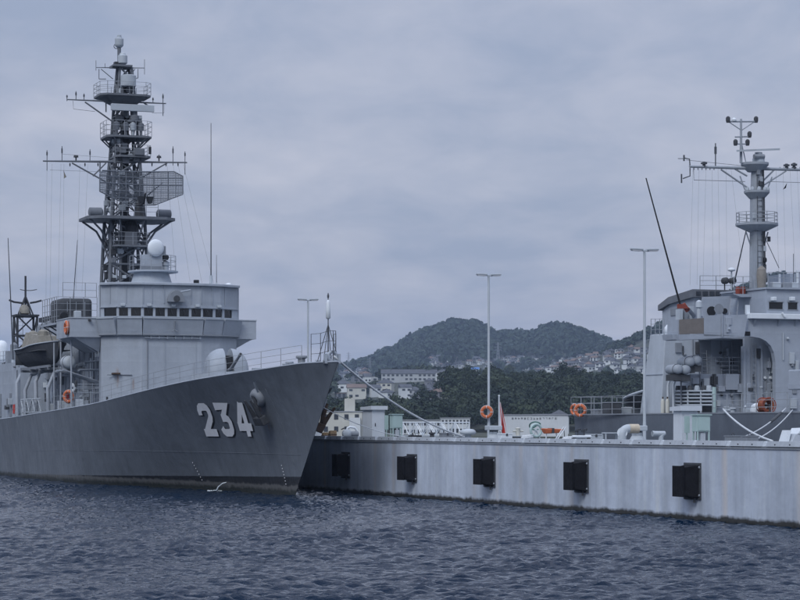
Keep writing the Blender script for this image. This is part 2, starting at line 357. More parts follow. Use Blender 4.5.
# ------------------------------------------------------------------ land: shore flat, wooded mound, town slope, right hill, main hill
def px_prof(pts, D, tree):
    x = np.array([p[0] for p in pts], float); y = np.array([p[1] for p in pts], float)
    return (x - 400) * D / FP, HC + (HY - y) * D / FP - tree
LAYERS = [   # distance of the ridge, depth of the front slope, depth of the back slope, outline, tree height
 (3000, 1150, 900, px_prof([(-900, 395), (-200, 385), (150, 380), (250, 374), (300, 368), (340, 359), (364, 354), (380, 348), (400, 341), (412, 334), (424, 328), (440, 323), (460, 319.5), (470, 321), (480, 326), (490, 330), (500, 329), (512, 330), (522, 329), (532, 326), (540, 321), (550, 319), (560, 321), (572, 325), (584, 330), (596, 336), (616, 341), (640, 345), (700, 350), (900, 360), (1800, 390)], 3000, 17.0)),
 (1900, 520, 600, px_prof([(-900, 425), (480, 425), (520, 384), (545, 366), (560, 361), (580, 354), (604, 346), (620, 341), (644, 327), (660, 320), (690, 306), (720, 294), (750, 279), (775, 272), (800, 272), (850, 268), (950, 290), (1800, 390)], 1900, 8.0)),
 (1500, 480, 500, px_prof([(-900, 405), (200, 395), (300, 384), (340, 377), (380, 375), (430, 374), (500, 373), (560, 374), (640, 378), (800, 385), (1800, 410)], 1500, 3.0)),
 (850, 190, 220, px_prof([(-900, 430), (200, 420), (300, 414), (330, 413), (365, 411), (400, 407), (418, 402), (430, 393), (440, 383), (456, 369), (470, 371), (486, 375), (500, 377), (515, 375), (528, 372), (545, 374), (564, 375), (580, 372), (596, 370), (612, 374), (628, 379), (650, 388), (680, 398), (720, 410), (800, 418), (1800, 430)], 850, 5.5)),
]
LAND = 1.8
def sstep(u): u = np.clip(u, 0, 1); return u * u * (3 - 2 * u)
def hgt(X, D):
    X, D = np.asarray(X, float), np.asarray(D, float); h = np.full(np.broadcast(X, D).shape, LAND)
    for Dr, wf, wb, (px_, pz) in LAYERS:
        top = np.interp(X, px_, pz) - LAND
        u = np.where(D < Dr, sstep((D - (Dr - wf)) / wf), sstep(((Dr + wb) - D) / wb))
        wob = 1 + 0.05 * np.sin(X * 0.021 + D * 0.013) * (np.abs(D - Dr) > 20)
        h = np.maximum(h, LAND + np.maximum(top, 0) * u * wob)
    return h
tx = np.unique(np.concatenate([np.arange(-520, 720, 6.0), np.linspace(-2500, -520, 40), np.linspace(720, 2500, 40)]))
ty = np.concatenate([[440], np.arange(446, 1000, 9), np.arange(1000, 3100, 20), np.linspace(3100, 5000, 40)])
TX, TY = np.meshgrid(tx, ty); TZ = hgt(TX, TY); TZ[0, :] = -1.0
land = grid_mesh('terrain', tx, ty, TZ, 'earth'); tag(land, 'low shore rising into wooded hills behind the harbour', kind='structure')

def ray_ground(x, y):
    D = np.arange(470, 3400, 2.0); X = (x - 400) / FP * D; z = HC + (HY - y) * D / FP; h = hgt(X, D); i = np.argmax(h >= z)
    return (X[i], D[i], h[i]) if h[i] >= z[i] else None

# ---------------- houses
CLEAR = []            # picture rectangles and distance of the houses, so that the wood leaves them in view
def house(name, x, y, w, d, hh, wallm, roofm, label, group=None, style='gable', rz=None, floors=2, D=None, parts=True, cat='house'):
    if D is None:
        g = ray_ground(x, y)
        if g is None: return None
        X, Dd, z = g
    else: Dd = D; X = (x - 400) / FP * D; z = float(hgt(X, D))
    rz = random.uniform(-0.35, 0.35) if rz is None else rz
    e = empty(name, (X, Dd, z), rz); tag(e, label, cat, group)
    one('wall', wallm, e, lambda b: b.box(-w / 2, w / 2, -d / 2, d / 2, -1.5, hh))
    rb = MB(); o = 0.4
    if style == 'gable':
        rh = d * 0.30
        rb.prism([(-w / 2 - o, -d / 2 - o, hh), (-w / 2 - o, d / 2 + o, hh), (-w / 2 - o, 0, hh + rh)], (w + 2 * o, 0, 0))
    elif style == 'hip':
        rh = d * 0.32; i = d / 2
        rb.add([(-w / 2 - o, -d / 2 - o, hh + .02), (w / 2 + o, -d / 2 - o, hh + .02), (w / 2 + o, d / 2 + o, hh + .02), (-w / 2 - o, d / 2 + o, hh + .02), (-w / 2 + i, 0, hh + rh), (w / 2 - i, 0, hh + rh)],
               [(0, 1, 5, 4), (1, 2, 5), (2, 3, 4, 5), (3, 0, 4), (3, 2, 1, 0)])
    else: rb.box(-w / 2 - .2, w / 2 + .2, -d / 2 - .2, d / 2 + .2, hh + .01, hh + 0.35)
    rb.build('roof', roofm, e)
    if parts:
        n = max(2, int(w / 2.6)); me = None
        for fl in range(floors):
            zc_ = hh * (fl + 0.55) / floors
            for i in range(n):
                if random.random() < 0.12: continue
                xc = -w / 2 + w * (i + .5) / n
                if me is None:
                    ob = one('window', 'window_far', e, lambda b: b.box(-w / n * .28, w / n * .28, -.05, .02, -.55, .55)); me = ob.data
                else: ob = bpy.data.objects.new('window', me); COL.objects.link(ob); ob.parent = e
                ob.location = (xc, -d / 2, zc_)
    s = FP / Dd; CLEAR.append((x - w * s / 2 - 2, x + w * s / 2 + 2, y - (hh + 1) * s, y + 1.0, Dd)); return e
# houses that can be told apart on the left slope
house('hillside_house', 343, 392, 9.5, 7, 4.5, 'plaster_white', 'roof_dark', 'low white house with grey roof on the slope just right of the bow', style='hip', floors=1)
house('hillside_house', 356.5, 399, 10, 7, 6, 'plaster', 'roof_brown', 'cream two-storey house with brown roof below the power pylon', style='gable', rz=0.1)
house('hillside_house', 374, 397, 6, 6, 5, 'plaster_white', 'roof_dark', 'narrow bright white house right of the cream house', style='gable', rz=0.5)
house('hillside_house', 385.5, 393, 8.5, 7, 5.5, 'plaster', 'roof_dark', 'pale house with dark hipped roof above the mooring rope', style='hip')
house('hillside_house', 405, 398.5, 6.0, 6, 6, 'plaster_white', 'roof_dark', 'tall white house left of its lower twin on the wooded slope', style='gable', rz=0.25)
house('hillside_house', 414.5, 398.5, 7, 6, 4.5, 'plaster_grey', 'roof_dark', 'lower grey house beside the tall white house', style='hip')
house('school_block', 413, 381.5, 38, 9, 4.6, 'plaster_town', 'roof_dark', 'long pale block with rows of windows below the main hill', style='gable', rz=0.03, cat='building')
house('hillside_house', 443, 381, 8, 6, 5, 'plaster_white', 'roof_dark', 'white house at the right end of the long pale block', style='hip', rz=-.1)
house('blue_roof_house', 474.5, 374.5, 9, 7, 5, 'plaster_white', 'roof_blue', 'house with a bright blue roof above the wooded mound', style='gable', rz=0.05)
house('shore_house', 546, 414.5, 6.5, 5, 3.6, 'plaster', 'roof_dark', 'small cream house at the foot of the wooded mound', D=600, style='gable', rz=.2)
house('shore_house', 559, 414, 5.0, 5, 4.6, 'plaster_white', 'roof_dark', 'tiny white house behind the left end of the grey hull', D=600, style='hip', rz=-.1)
# the dense town
spots = []
tries = 0
while len(spots) < 210 and tries < 4000:
    tries += 1
    u = random.random()
    if u < 0.66:
        x = random.uniform(535, 668); lo = np.interp(x, [535, 560, 600, 640, 668], [364, 361, 355, 350, 347]); hi = np.interp(x, [535, 600, 668], [372, 372, 374])
        y = random.uniform(lo, hi)
    elif u < 0.9: x = random.uniform(430, 545); y = random.uniform(359, 370)
    else: x = random.uniform(338, 440); y = random.uniform(371, 399)
    g = ray_ground(x, y)
    if g is None or any(abs(g[0] - p[0]) < 6.5 and abs(g[1] - p[1]) < 11 for p in spots): continue
    if any(a - 4 < x < b + 4 and c - 3 < y < d_ + 4 for a, b, c, d_, _ in CLEAR[:9]): continue
    spots.append(g)
    where, grp = (('packed on the right hillside', 'houses packed on the right hillside') if u < 0.66 else ('strung below the main hill', 'houses below the main hill') if u < 0.9 else ('among trees on the left slope', 'houses among trees on the left slope'))
    wm_ = random.choice(['plaster_town', 'plaster_white', 'plaster_white', 'slate_town', 'slate_town']); rm_ = random.choice(['roof_dark', 'roof_dark', 'roof_dark', 'roof_brown']); sty = random.choice(['gable', 'hip', 'hip', 'flat']); ww_ = random.uniform(3.8, 7.2)
    xa, xb, ya = (580, 625, np.interp(x, [535, 668], [368, 361])) if u < 0.66 else (470, 508, 364.5) if u < 0.9 else (372, 405, 386)
    part_ = ('upper ' if y < ya else 'lower ') + ('left' if x < xa else 'middle' if x < xb else 'right')
    lab = '%s %s house with %s %s roof %s, %s' % ('small' if ww_ < 5.5 else 'wide', {'plaster_town': 'pale grey', 'plaster_white': 'white', 'slate_town': 'dark grey'}[wm_], {'roof_dark': 'dark', 'roof_brown': 'brown'}[rm_], {'gable': 'gabled', 'hip': 'hipped', 'flat': 'flat'}[sty], where, part_)
    house('town_house', x, y, ww_, random.uniform(5, 7), random.uniform(2.2, 3.8), wm_, rm_, lab, grp, style=sty, rz=random.uniform(-.8, .8), floors=1 if random.random() < .6 else 2)
# power pylons
def pylon(x, y, H, label):
    g = None
    while g is None: g = ray_ground(x, y); y += 1
    e = empty('power_pylon', (g[0], g[1], g[2] - 1), random.uniform(0, .6)); tag(e, label, 'pylon', 'power pylons on the far hill')
    B = MB(); w0, w1 = H * 0.085, H * 0.012
    def cn(u): w = w0 + (w1 - w0) * min(1, u * 1.15); return [(sx * w, sy * w, u * H) for sx, sy in ((-1, -1), (1, -1), (1, 1), (-1, 1))]
    lv = [0, .18, .34, .48, .6, .7, .79, .87, .94, 1]
    for a, b_ in zip(lv, lv[1:]):
        A_, B_ = cn(a), cn(b_)
        for i in range(4): B.bar(A_[i], B_[i], H * .006, 4); B.bar(A_[i], B_[(i + 1) % 4], H * .004, 4)
    B.build('tower', 'pylon_steel', e)
    for u, l in ((.68, .17), (.8, .15), (.91, .12)):
        one('cross_arm', 'pylon_steel', e, lambda b: (b.bar((-l * H, 0, u * H), (l * H, 0, u * H), H * .006, 4), b.bar((-l * H, 0, u * H), (0, 0, (u + .05) * H), H * .004, 4), b.bar((l * H, 0, u * H), (0, 0, (u + .05) * H), H * .004, 4)))
pylon(348.5, 362, 24, 'steel lattice pylon on the hill just right of the bow')
pylon(370, 378, 23, 'steel lattice pylon between the bow and the lamp posts')
pylon(498, 366, 26, 'steel lattice pylon right of the tall middle lamp post')

# ---------------- woods: leaf clumps spread through each crown
def forest(name, m, trees, leaves, label, kind='stuff'):
    T = np.array(trees, float)      # x, y, z, radius, height, leaf size
    n = len(T); k = leaves; rg = np.random.default_rng(len(T))
    d = rg.normal(size=(n, k, 3)); d /= np.linalg.norm(d, axis=-1, keepdims=True); d[..., 2] = np.where(d[..., 2] < -0.35, -d[..., 2], d[..., 2])
    lump = 1 + 0.25 * np.sin(d[..., 0] * 5 + rg.random((n, 1)) * 6) * np.sin(d[..., 2] * 6 + rg.random((n, 1)) * 6) + 0.14 * np.sin(d[..., 1] * 9 + rg.random((n, 1)) * 6)
    rad = (0.66 + 0.36 * rg.random((n, k)) ** 0.6) * lump
    c = np.empty((n, k, 3)); c[..., 0] = T[:, None, 0] + d[..., 0] * rad * T[:, None, 3]; c[..., 1] = T[:, None, 1] + d[..., 1] * rad * T[:, None, 3]
    c[..., 2] = T[:, None, 2] + T[:, None, 4] * 0.56 + d[..., 2] * rad * T[:, None, 4] * 0.48
    nn = d + 0.55 * rg.normal(size=(n, k, 3)); nn /= np.linalg.norm(nn, axis=-1, keepdims=True)
    a = np.cross(nn, rg.normal(size=(n, k, 3))); a /= np.linalg.norm(a, axis=-1, keepdims=True); b = np.cross(nn, a)
    s = (T[:, None, 5] * (0.6 + 0.8 * rg.random((n, k))))[..., None]
    V = np.stack([c - a * s - b * s * .7, c + a * s * .8 - b * s, c + a * s + b * s * .8, c - a * s * .7 + b * s], 2).reshape(-1, 3).astype(np.float32)
    q = np.arange(len(V), dtype=np.int32)
    me = bpy.data.meshes.new(name); me.vertices.add(len(V)); me.vertices.foreach_set('co', V.reshape(-1)); me.loops.add(len(V)); me.loops.foreach_set('vertex_index', q)
    nf = len(V) // 4; me.polygons.add(nf); me.polygons.foreach_set('loop_start', np.arange(0, len(V), 4, dtype=np.int32)); me.polygons.foreach_set('loop_total', np.full(nf, 4, np.int32)); me.update(calc_edges=True)
    tn = np.clip(rg.random((n, 1)) ** 1.6 * 0.8 + rg.random((n, k)) * 0.22, 0, 1); at = me.attributes.new('tint', 'FLOAT', 'POINT'); at.data.foreach_set('value', np.repeat(tn.reshape(-1), 4).astype(np.float32))
    me.materials.append(MATS[m]); o = bpy.data.objects.new(name, me); COL.objects.link(o); tag(o, label, kind=kind); return o
def visible_clear(X, D, h, top):
    s = FP / D; x = 400 + X * s; y0 = HY - (h + top - HC) * s; y1 = HY - (h - HC) * s
    return any(a < x < b and y0 < d_ and y1 > c and D < hd for a, b, c, d_, hd in CLEAR)
def scatter(n, D0, D1, x0, x1, r, h, leaf, ok=None):
    out = []
    while len(out) < n:
        n_try = random.uniform(D0, D1); x = random.uniform(x0, x1); X = (x - 400) * n_try / FP; z = float(hgt(X, n_try))
        rr = random.uniform(*r); hh = rr * random.uniform(*h)
        if z < LAND + 0.4 and D0 > 900: continue
        if ok and not ok(x, n_try, z): continue
        if visible_clear(X, n_try, z, hh) and random.random() < 0.97: n -= 0.2; continue
        out.append((X, n_try, z, rr, hh, leaf * rr))
    return out
t_m = scatter(470, 665, 880, 322, 700, (2.4, 5.0), (1.5, 2.1), 0.062)
t_m2 = scatter(330, 665, 880, 700, 1120, (2.6, 5.0), (1.5, 2.1), 0.10) + scatter(140, 665, 880, 120, 322, (2.6, 5.0), (1.5, 2.1), 0.10)
forest('shore_wood', 'leaves', t_m2, 320, 'outer wood on the shore hidden behind the two ships')
forest('mound_wood', 'leaves', t_m, 1000, 'dense dark green wood on the mound behind the pontoon')
t_s = scatter(520, 1060, 1520, 325, 640, (2.6, 4.2), (1.5, 2.1), 0.2)
forest('slope_wood', 'leaves', t_s, 110, 'scattered dark trees between the houses on the town slope')
t_r = scatter(820, 1480, 1930, 520, 830, (2.8, 4.6), (1.4, 2.0), 0.24, ok=lambda x, D, z: z > 3 and (D > 1840 or x > 670 or random.random() < 0.25))
t_r += scatter(1500, 1420, 1960, 830, 1350, (3.0, 5.2), (1.4, 2.0), 0.24)
forest('right_hill_wood', 'leaves_hill', t_r, 80, 'wood along the ridge of the right hill behind the second ship')
t_h = scatter(4600, 2080, 3080, 240, 700, (4.2, 7.2), (1.3, 1.9), 0.26)
t_h += scatter(900, 2300, 3080, 60, 240, (4.2, 7.2), (1.3, 1.9), 0.26) + scatter(900, 2300, 3080, 700, 900, (4.2, 7.2), (1.3, 1.9), 0.26)
forest('main_hill_wood', 'leaves_hill', t_h, 60, 'hazy blue green wood covering the twin-peaked main hill')

# ---------------- shore buildings opposite
def shore_block(name, x0, x1, ytop, D, depth, wallm, label, cat='building', win=None, floors=1):
    s = FP / D; X0, X1 = (x0 - 400) / s, (x1 - 400) / s; zt = HC + (HY - ytop) / s
    e = empty(name, ((X0 + X1) / 2, D, LAND)); tag(e, label, cat); w = (X1 - X0); h = zt - LAND
    one('wall', wallm, e, lambda b: b.box(-w / 2, w / 2, 0, depth, -0.5, h)); one('roof', 'plaster_grey', e, lambda b: b.box(-w / 2 - .15, w / 2 + .15, -.15, depth + .15, h, h + .18))
    if win:
        n, ww, wh = win; me = None
        for fl in range(floors):
            for i in range(n):
                if me is None: ob = one('window', 'window_far', e, lambda b: b.box(-ww / 2, ww / 2, -.06, .02, -wh / 2, wh / 2)); me = ob.data
                else: ob = bpy.data.objects.new('window', me); COL.objects.link(ob); ob.parent = e
                ob.location = (-w / 2 + w * (i + .5) / n, 0, h * (fl + .6) / floors)
    return e, w, h
e, w, h = shore_block('harbour_office', 300, 362, 412, 452, 9, 'plaster', 'cream harbour building with roof tower seen just right of the bow', win=(6, .8, 1.0), floors=2)
one('roof_tower', 'plaster', e, lambda b: b.box(w / 2 - 3.4, w / 2 - 1.4, 1, 4, h + .18, h + 2.6)); one('annex', 'plaster_white', e, lambda b: b.box(w / 2 - 2.4, w / 2 - .3, -1.2, -.06, -.5, 3.6))
e, w, h = shore_block('long_office', 400, 440, 420.5, 470, 8, 'plaster_white', 'long low white building with window rows beside the green cabinet', win=(12, .42, .7), floors=2)
e, w, h = shore_block('long_office', 441, 470, 418.5, 480, 8, 'plaster_white', 'cream low building with window rows behind the mushroom vent', win=(8, .42, .8), floors=2)
e, w, h = shore_block('white_wall_building', 502.5, 568, 415.3, 446, 10, 'plaster_white', 'white shed wall with a row of small dark characters')
marks = random.Random(3)
for i in range(15):                       # the row of characters: illegible at this distance, so only their strokes
    cxm = -w / 2 + w * (0.155 + 0.047 * i); g = MB()
    for sx, sz, lw, lh in ((0, .15, .34, .06), (0, 0, .30, .06), (0, -.15, .36, .06), (-.09, 0, .06, .36), (.09, -.02, .06, .30)):
        if marks.random() < .8: g.box(cxm + sx - lw / 2, cxm + sx + lw / 2, -.03, -.005, h - .62 + sz - lh / 2, h - .62 + sz + lh / 2)
    g.build('character', 'window_far', e)
one('painted_emblem', 'mural_green', e, lambda b: [b.box(-w / 2 + w * .50 + 1.1 * math.cos(a) - .1, -w / 2 + w * .50 + 1.1 * math.cos(a) + .1, -.03, -.005, h - 2.0 + .75 * math.sin(a) - .1, h - 2.0 + .75 * math.sin(a) + .1) for a in np.linspace(.5, 5.2, 34)])
one('painted_emblem', 'mural_green', e, lambda b: [b.box(-w / 2 + w * .50 + u - .12, -w / 2 + w * .50 + u + .12, -.03, -.005, h - 2.1 + .25 * math.sin(u * 3) - .12, h - 2.1 + .25 * math.sin(u * 3) + .12) for u in np.linspace(-.6, 1.0, 12)])

# ---------------- air
hz = MB().box(-2600, 2600, -1600, 5300, -3, 190).build('haze', 'earth')
hz.data.materials.clear(); hm = bpy.data.materials.new('haze_air'); hm.use_nodes = True; hm.node_tree.nodes.clear()
ho = hm.node_tree.nodes.new('ShaderNodeOutputMaterial'); hv = hm.node_tree.nodes.new('ShaderNodeVolumePrincipled')
hv.inputs['Color'].default_value = (0.58, 0.74, 1.0, 1); hv.inputs['Density'].default_value = 0.00012; hv.inputs['Anisotropy'].default_value = 0.2
hm.node_tree.links.new(hv.outputs[0], ho.inputs['Volume']); hz.data.materials.append(hm); tag(hz, 'thin blue haze over the harbour', kind='stuff')

# ------------------------------------------------------------------ the floating pontoon
Q0, QW, QZ = 2.2, 14.0, 3.02
def railing(path, parent, h=1.0, step=1.6, wires=3, r=0.018, m='rail_grey', name='railing', closed=False, post_r=None):
    B = MB(); P = [Vector(p) for p in path]
    if closed: P.append(P[0])
    acc = []
    for a, c in zip(P, P[1:]):
        L = (c - a).length; n = max(1, int(round(L / step)))
        acc += [a.lerp(c, i / n) for i in range(n)]
    acc.append(P[-1])
    for p in acc: B.bar(p, p + Vector((0, 0, h)), post_r or r * 1.3, 5)
    for k in range(wires):
        z = h * (k + 1) / wires
        for a, c in zip(P, P[1:]): B.bar(a + Vector((0, 0, z - .01)), c + Vector((0, 0, z - .01)), r, 4)
    return B.build(name, m, parent)
pon = empty('floating_pontoon', FQ.loc, FQ.rz); tag(pon, 'long floating pontoon with streaked pale steel side wall and black fenders', 'pontoon')
def ponwall(b):
    n = 60; t = np.linspace(Q0, -80, n + 1)
    for i in range(n):                     # near wall as plating strips that bow slightly between the frames
        b.add([(t[i], 0, -1.0), (t[i + 1], 0, -1.0), (t[i + 1], 0, QZ - .10), (t[i], 0, QZ - .10)], [(0, 1, 2, 3)])
    b.add([(Q0, 0, -1), (Q0, -QW, -1), (Q0, -QW, QZ - .1), (Q0, 0, QZ - .1)], [(0, 1, 2, 3)]); b.add([(-80, 0, -1), (-80, -QW, -1), (-80, -QW, QZ - .1), (-80, 0, QZ - .1)], [(0, 1, 2, 3)])
    b.add([(Q0, -QW, -1), (-80, -QW, -1), (-80, -QW, QZ - .1), (Q0, -QW, QZ - .1)], [(0, 1, 2, 3)])
one('side_wall', 'quay_steel', pon, ponwall)
one('deck', 'quay_deck', pon, lambda b: b.box(-80, Q0, -QW, -0.02, QZ - .12, QZ))
one('edge_strake', 'ship_paint_dull', pon, lambda b: b.box(-80, Q0 + .03, -.03, .035, QZ - .11, QZ - .045))
kb = nb = sb_ = None
for i in range(28):
    t = -0.2 - 2.83 * i
    if kb is None:
        k1 = one('kerb_block', 'quay_kerb', pon, lambda b: b.hexa([(-2.5, -.32, 0), (-.02, -.32, 0), (-.02, .02, 0), (-2.5, .02, 0), (-2.44, -.30, .2), (-.08, -.30, .2), (-.08, -.03, .2), (-2.44, -.03, .2)])); kb = k1.data
        k2 = one('kerb_end', 'light_grey', pon, lambda b: b.hexa([(-.30, -.28, 0), (-.03, -.28, 0), (-.03, .0, 0), (-.30, .0, 0), (-.27, -.26, .14), (-.06, -.26, .2), (-.06, -.1, .2), (-.27, -.1, .14)])); nb = k2.data
    else:
        k1 = bpy.data.objects.new('kerb_block', kb); k2 = bpy.data.objects.new('kerb_end', nb)
        for o in (k1, k2): COL.objects.link(o); o.parent = pon
    for dt in (-.7, -1.8):
        if sb_ is None: k3 = one('kerb_scupper', 'iron', pon, lambda b: b.box(-.03, .03, -.01, .012, .06, .10)); sb_ = k3.data
        else: k3 = bpy.data.objects.new('kerb_scupper', sb_); COL.objects.link(k3); k3.parent = pon
        k3.location = (t + dt, .012, QZ + .002)
    k1.location = (t, 0, QZ + .002); k2.location = (t - 2.5, 0, QZ + .002)
for i in range(6):
    tn = -7.06 - 10.43 * i
    f = MB(); f.hexa([(tn + .05, .04, .92), (tn + 1.25, .04, .92), (tn + 1.25, .04, 2.24), (tn + .05, .04, 2.24), (tn + .28, .62, 1.02), (tn + 1.02, .62, 1.02), (tn + 1.02, .62, 2.14), (tn + .28, .62, 2.14)])
    fo = f.build('fender', 'rubber', pon, bevel=.02)
    one('back_plate', 'iron', fo, lambda b: b.box(tn - .06, tn + 1.36, .002, .05, .84, 2.32))
    one('face_pad', 'rubber', fo, lambda b: b.box(tn + .2, tn + 1.1, .62, .70, .96, 2.2))
    one('drain_pipe', 'iron', fo, lambda b: b.bar((tn + .3, .12, .93), (tn + .3, .12, .72), .05, 8))
    for dt in (.0, 1.3):
        for z in (1.02, 2.14): one('bolt', 'bolt_steel', fo, lambda b: b.lathe((tn + dt, .05, z), [(.05, 0), (.05, .03), (.03, .05)], 6, (0, 1, 0)))
pon2 = empty('floating_pontoon', FQ.loc, FQ.rz); tag(pon2, 'narrow pontoon beyond the bow, hidden behind the escort ship', 'pontoon')
one('side_wall', 'quay_steel', pon2, lambda b: b.box(3.2, 52, -12.5, -4.6, -1, QZ - .1)); one('deck', 'quay_deck', pon2, lambda b: b.box(3.1, 52.1, -12.6, -4.5, QZ - .1, QZ))

def on_q(x, y, b, z=QZ): return FQ.at_b(x, y, b)[0]
def qthing(name, t, b, label, cat, group=None, z=QZ, turn=0.0):
    e = empty(name, FQ.w(t, b, z), FQ.rz + turn); return tag(e, label, cat, group)

# lamp posts
def lamp_post(t, b, H, label):
    e = qthing('lamp_post', t, b, label, 'lamp post', 'lamp posts on the pontoon')
    one('pole', 'light_grey', e, lambda m: m.lathe((0, 0, 0), [(.085, 0), (.085, .9), (.075, 1.0), (.06, H - .2), (.05, H)], 10), True)
    one('base_plate', 'light_grey', e, lambda m: m.box(-.2, .2, -.2, .2, 0, .03))
    one('arm', 'light_grey', e, lambda m: m.bar((0, -.35, H - .03), (0, .35, H - .03), .035, 8))
    for s in (-1, 1):
        h = one('lamp_head', 'light_grey', e, lambda m: m.prism([(-.16, s * .12, H - .02), (-.13, s * .72, H), (.13, s * .72, H), (.16, s * .12, H - .02)], (0, 0, .09)), bevel=.03)
        one('lamp_glass', 'lamp_glass', h, lambda m: m.hexa([(-.11, s * .2, H - .07), (.11, s * .2, H - .07), (.10, s * .66, H - .05), (-.10, s * .66, H - .05), (-.13, s * .18, H - .005), (.13, s * .18, H - .005), (.12, s * .69, H - .002), (-.12, s * .69, H - .002)]))
    return e
lamp_post(on_q(488.7, 430, -6), -6, 9.1, 'tall twin-headed lamp post with an orange lifebuoy at its foot')
lamp_post(on_q(644.5, 430, -6), -6, 9.15, 'tall twin-headed lamp post in front of the second ship')
lamp_post(on_q(308, 430, -6), -6, 9.3, 'twin-headed lamp post rising behind the bow railing')

def hut(x, b, L, W, H, label, x_is_corner=True):
    t = FQ.at_b(x, 430, b)[0]; e = qthing('control_hut', t, b, label, 'hut', 'steel huts on the pontoon')
    one('wall', 'hut_paint', e, lambda m: m.box(0, L, -W, 0, .06, H), bevel=.01)
    one('roof', 'hut_paint', e, lambda m: m.hexa([(-.16, -W - .12, H), (L + .1, -W - .12, H), (L + .1, .12, H), (-.16, .12, H), (-.16, -W - .12, H + .22), (L + .1, -W - .12, H + .16), (L + .1, .12, H + .16), (-.16, .12, H + .22)]))
    one('plinth', 'iron', e, lambda m: m.box(.03, L - .03, -W + .03, -.03, 0, .06))
    d = one('door', 'hut_paint', e, lambda m: m.box(-.02, 0.0, -W + .1, -.1, .12, H - .1)); one('handle', 'iron', d, lambda m: m.box(-.05, -.02, -.2, -.16, H * .45, H * .55))
    return e
hut(372.2, -2.2, 1.6, .78, 1.72, 'pale steel hut with overhanging flat roof right of the bow')
hut(681.5, -1.6, .75, .76, 1.42, 'white steel hut standing in front of the second ship')
def cabinet(x, b, H, label):
    t = FQ.at_b(x, 430, b)[0]; e = qthing('electric_cabinet', t, b, label, 'cabinet', 'green electric cabinets on the pontoon')
    bx_ = one('box', 'green_panel', e, lambda m: m.box(0, .45, -.62, .0, H * .45, H), bevel=.01)
    one('door', 'green_panel', bx_, lambda m: m.box(-.02, 0, -.57, -.05, H * .49, H - .05)); one('hood', 'green_panel', e, lambda m: m.box(-.06, .5, -.67, .05, H, H + .05))
    one('side_panel', 'green_panel', e, lambda m: m.box(.6, .68, .02, .24, H * .4, H * .98)); one('conduit_box', 'light_grey', e, lambda m: m.box(.05, .3, -.42, -.2, H * .14, H * .40))
    for a, c in ((.04, -.05), (.04, -.57), (.4, -.05), (.4, -.57)): one('leg', 'green_panel', e, lambda m: m.box(a - .03, a + .03, c - .03, c + .03, 0, H * .45))
    one('panel_leg', 'green_panel', e, lambda m: m.box(.61, .67, .1, .16, 0, H * .4)); one('cable_duct', 'iron', e, lambda m: (m.bar((.2, -.3, 0), (.2, -.3, H * .2), .05, 8), m.bar((.25, -.12, 0), (.25, -.12, H * .45), .03, 6)))
    return e
cabinet(392.5, -2.6, 1.42, 'pale green electric cabinet on legs beside the left hut')
cabinet(697.0, -1.5, 1.22, 'pale green electric cabinet on legs beside the white hut')

def pedestal_vent(x, b, label):
    t = FQ.at_b(x, 430, b)[0]; e = qthing('pedestal_vent', t, b, label, 'ventilator', 'pontoon ventilators')
    one('skirt', 'light_grey', e, lambda m: m.lathe((0, 0, 0), [(.42, 0), (.40, .06), (.24, .34), (.22, .36)], 18), True)
    one('neck', 'light_grey', e, lambda m: m.lathe((0, 0, .36), [(.24, 0), (.24, .12)], 18), True); one('shadow_gap', 'iron', e, lambda m: m.lathe((0, 0, .48), [(.22, 0), (.22, .08)], 18))
    one('cap', 'light_grey', e, lambda m: m.box(-.36, .36, -.36, .36, .56, .80), bevel=.03)
pedestal_vent(493.5, -4.4, 'white square-capped ventilator below the orange lifebuoy')
pedestal_vent(637, -3.6, 'white square-capped ventilator at the foot of the right lamp post')
def mushroom(x, b, label):
    t = FQ.at_b(x, 430, b)[0]; e = qthing('mushroom_vent', t, b, label, 'ventilator', 'pontoon ventilators')
    one('neck', 'light_grey', e, lambda m: m.lathe((0, 0, 0), [(.30, 0), (.28, .05), (.17, .12), (.17, .34)], 14), True)
    one('cap', 'light_grey', e, lambda m: m.lathe((0, 0, .30), [(.18, 0), (.40, .03), (.44, .12), (.41, .22), (.30, .30), (.05, .33)], 18), 'all')
mushroom(468, -4.2, 'white mushroom ventilator left of the middle lamp post')
def elbow_pipe(x, b, rr, H, L, label, collar):
    t = FQ.at_b(x, 430, b)[0]; e = qthing('elbow_pipe', t, b, label, 'pipe', 'elbow pipes on the pontoon')
    pts = [(0, 0, 0), (0, 0, H * .55)] + [(0, -rr * 1.6 * (1 - math.cos(a)), H * .55 + rr * 1.6 * math.sin(a)) for a in np.linspace(.2, math.pi / 2, 7)] + [(0, -L, H * .55 + rr * 1.6)]
    one('pipe', 'light_grey', e, lambda m: m.tube(pts, rr, 14), True)
    one('flange', 'light_grey', e, lambda m: m.lathe((0, 0, 0), [(rr * 1.5, 0), (rr * 1.5, .05)], 14)); zt = H * .55 + rr * 1.6
    if collar:
        one('hose_wrap', 'tan_pipe', e, lambda m: m.lathe((0, -L * .45, zt), [(rr * 1.04, 0), (rr * 1.05, L * .62)], 14, (0, -1, 0)), True)
        one('blank_flange', 'white_paint', e, lambda m: m.lathe((-rr * .3, rr * .1, zt - rr * .9), [(rr * 1.15, 0), (rr * 1.15, .06)], 14, (-1, .4, 0)))
    else: one('nozzle', 'light_grey', e, lambda m: m.lathe((0, -L, zt), [(rr * 1.1, 0), (rr * 1.1, .08)], 14, (0, -1, 0)))
elbow_pipe(622.0, -2.0, .20, .62, .75, 'large white elbow pipe with tan wrapped end beside the lamp post', True)
elbow_pipe(661, -2.0, .11, .50, -.42, 'small grey elbow pipe left of the white hut', False)
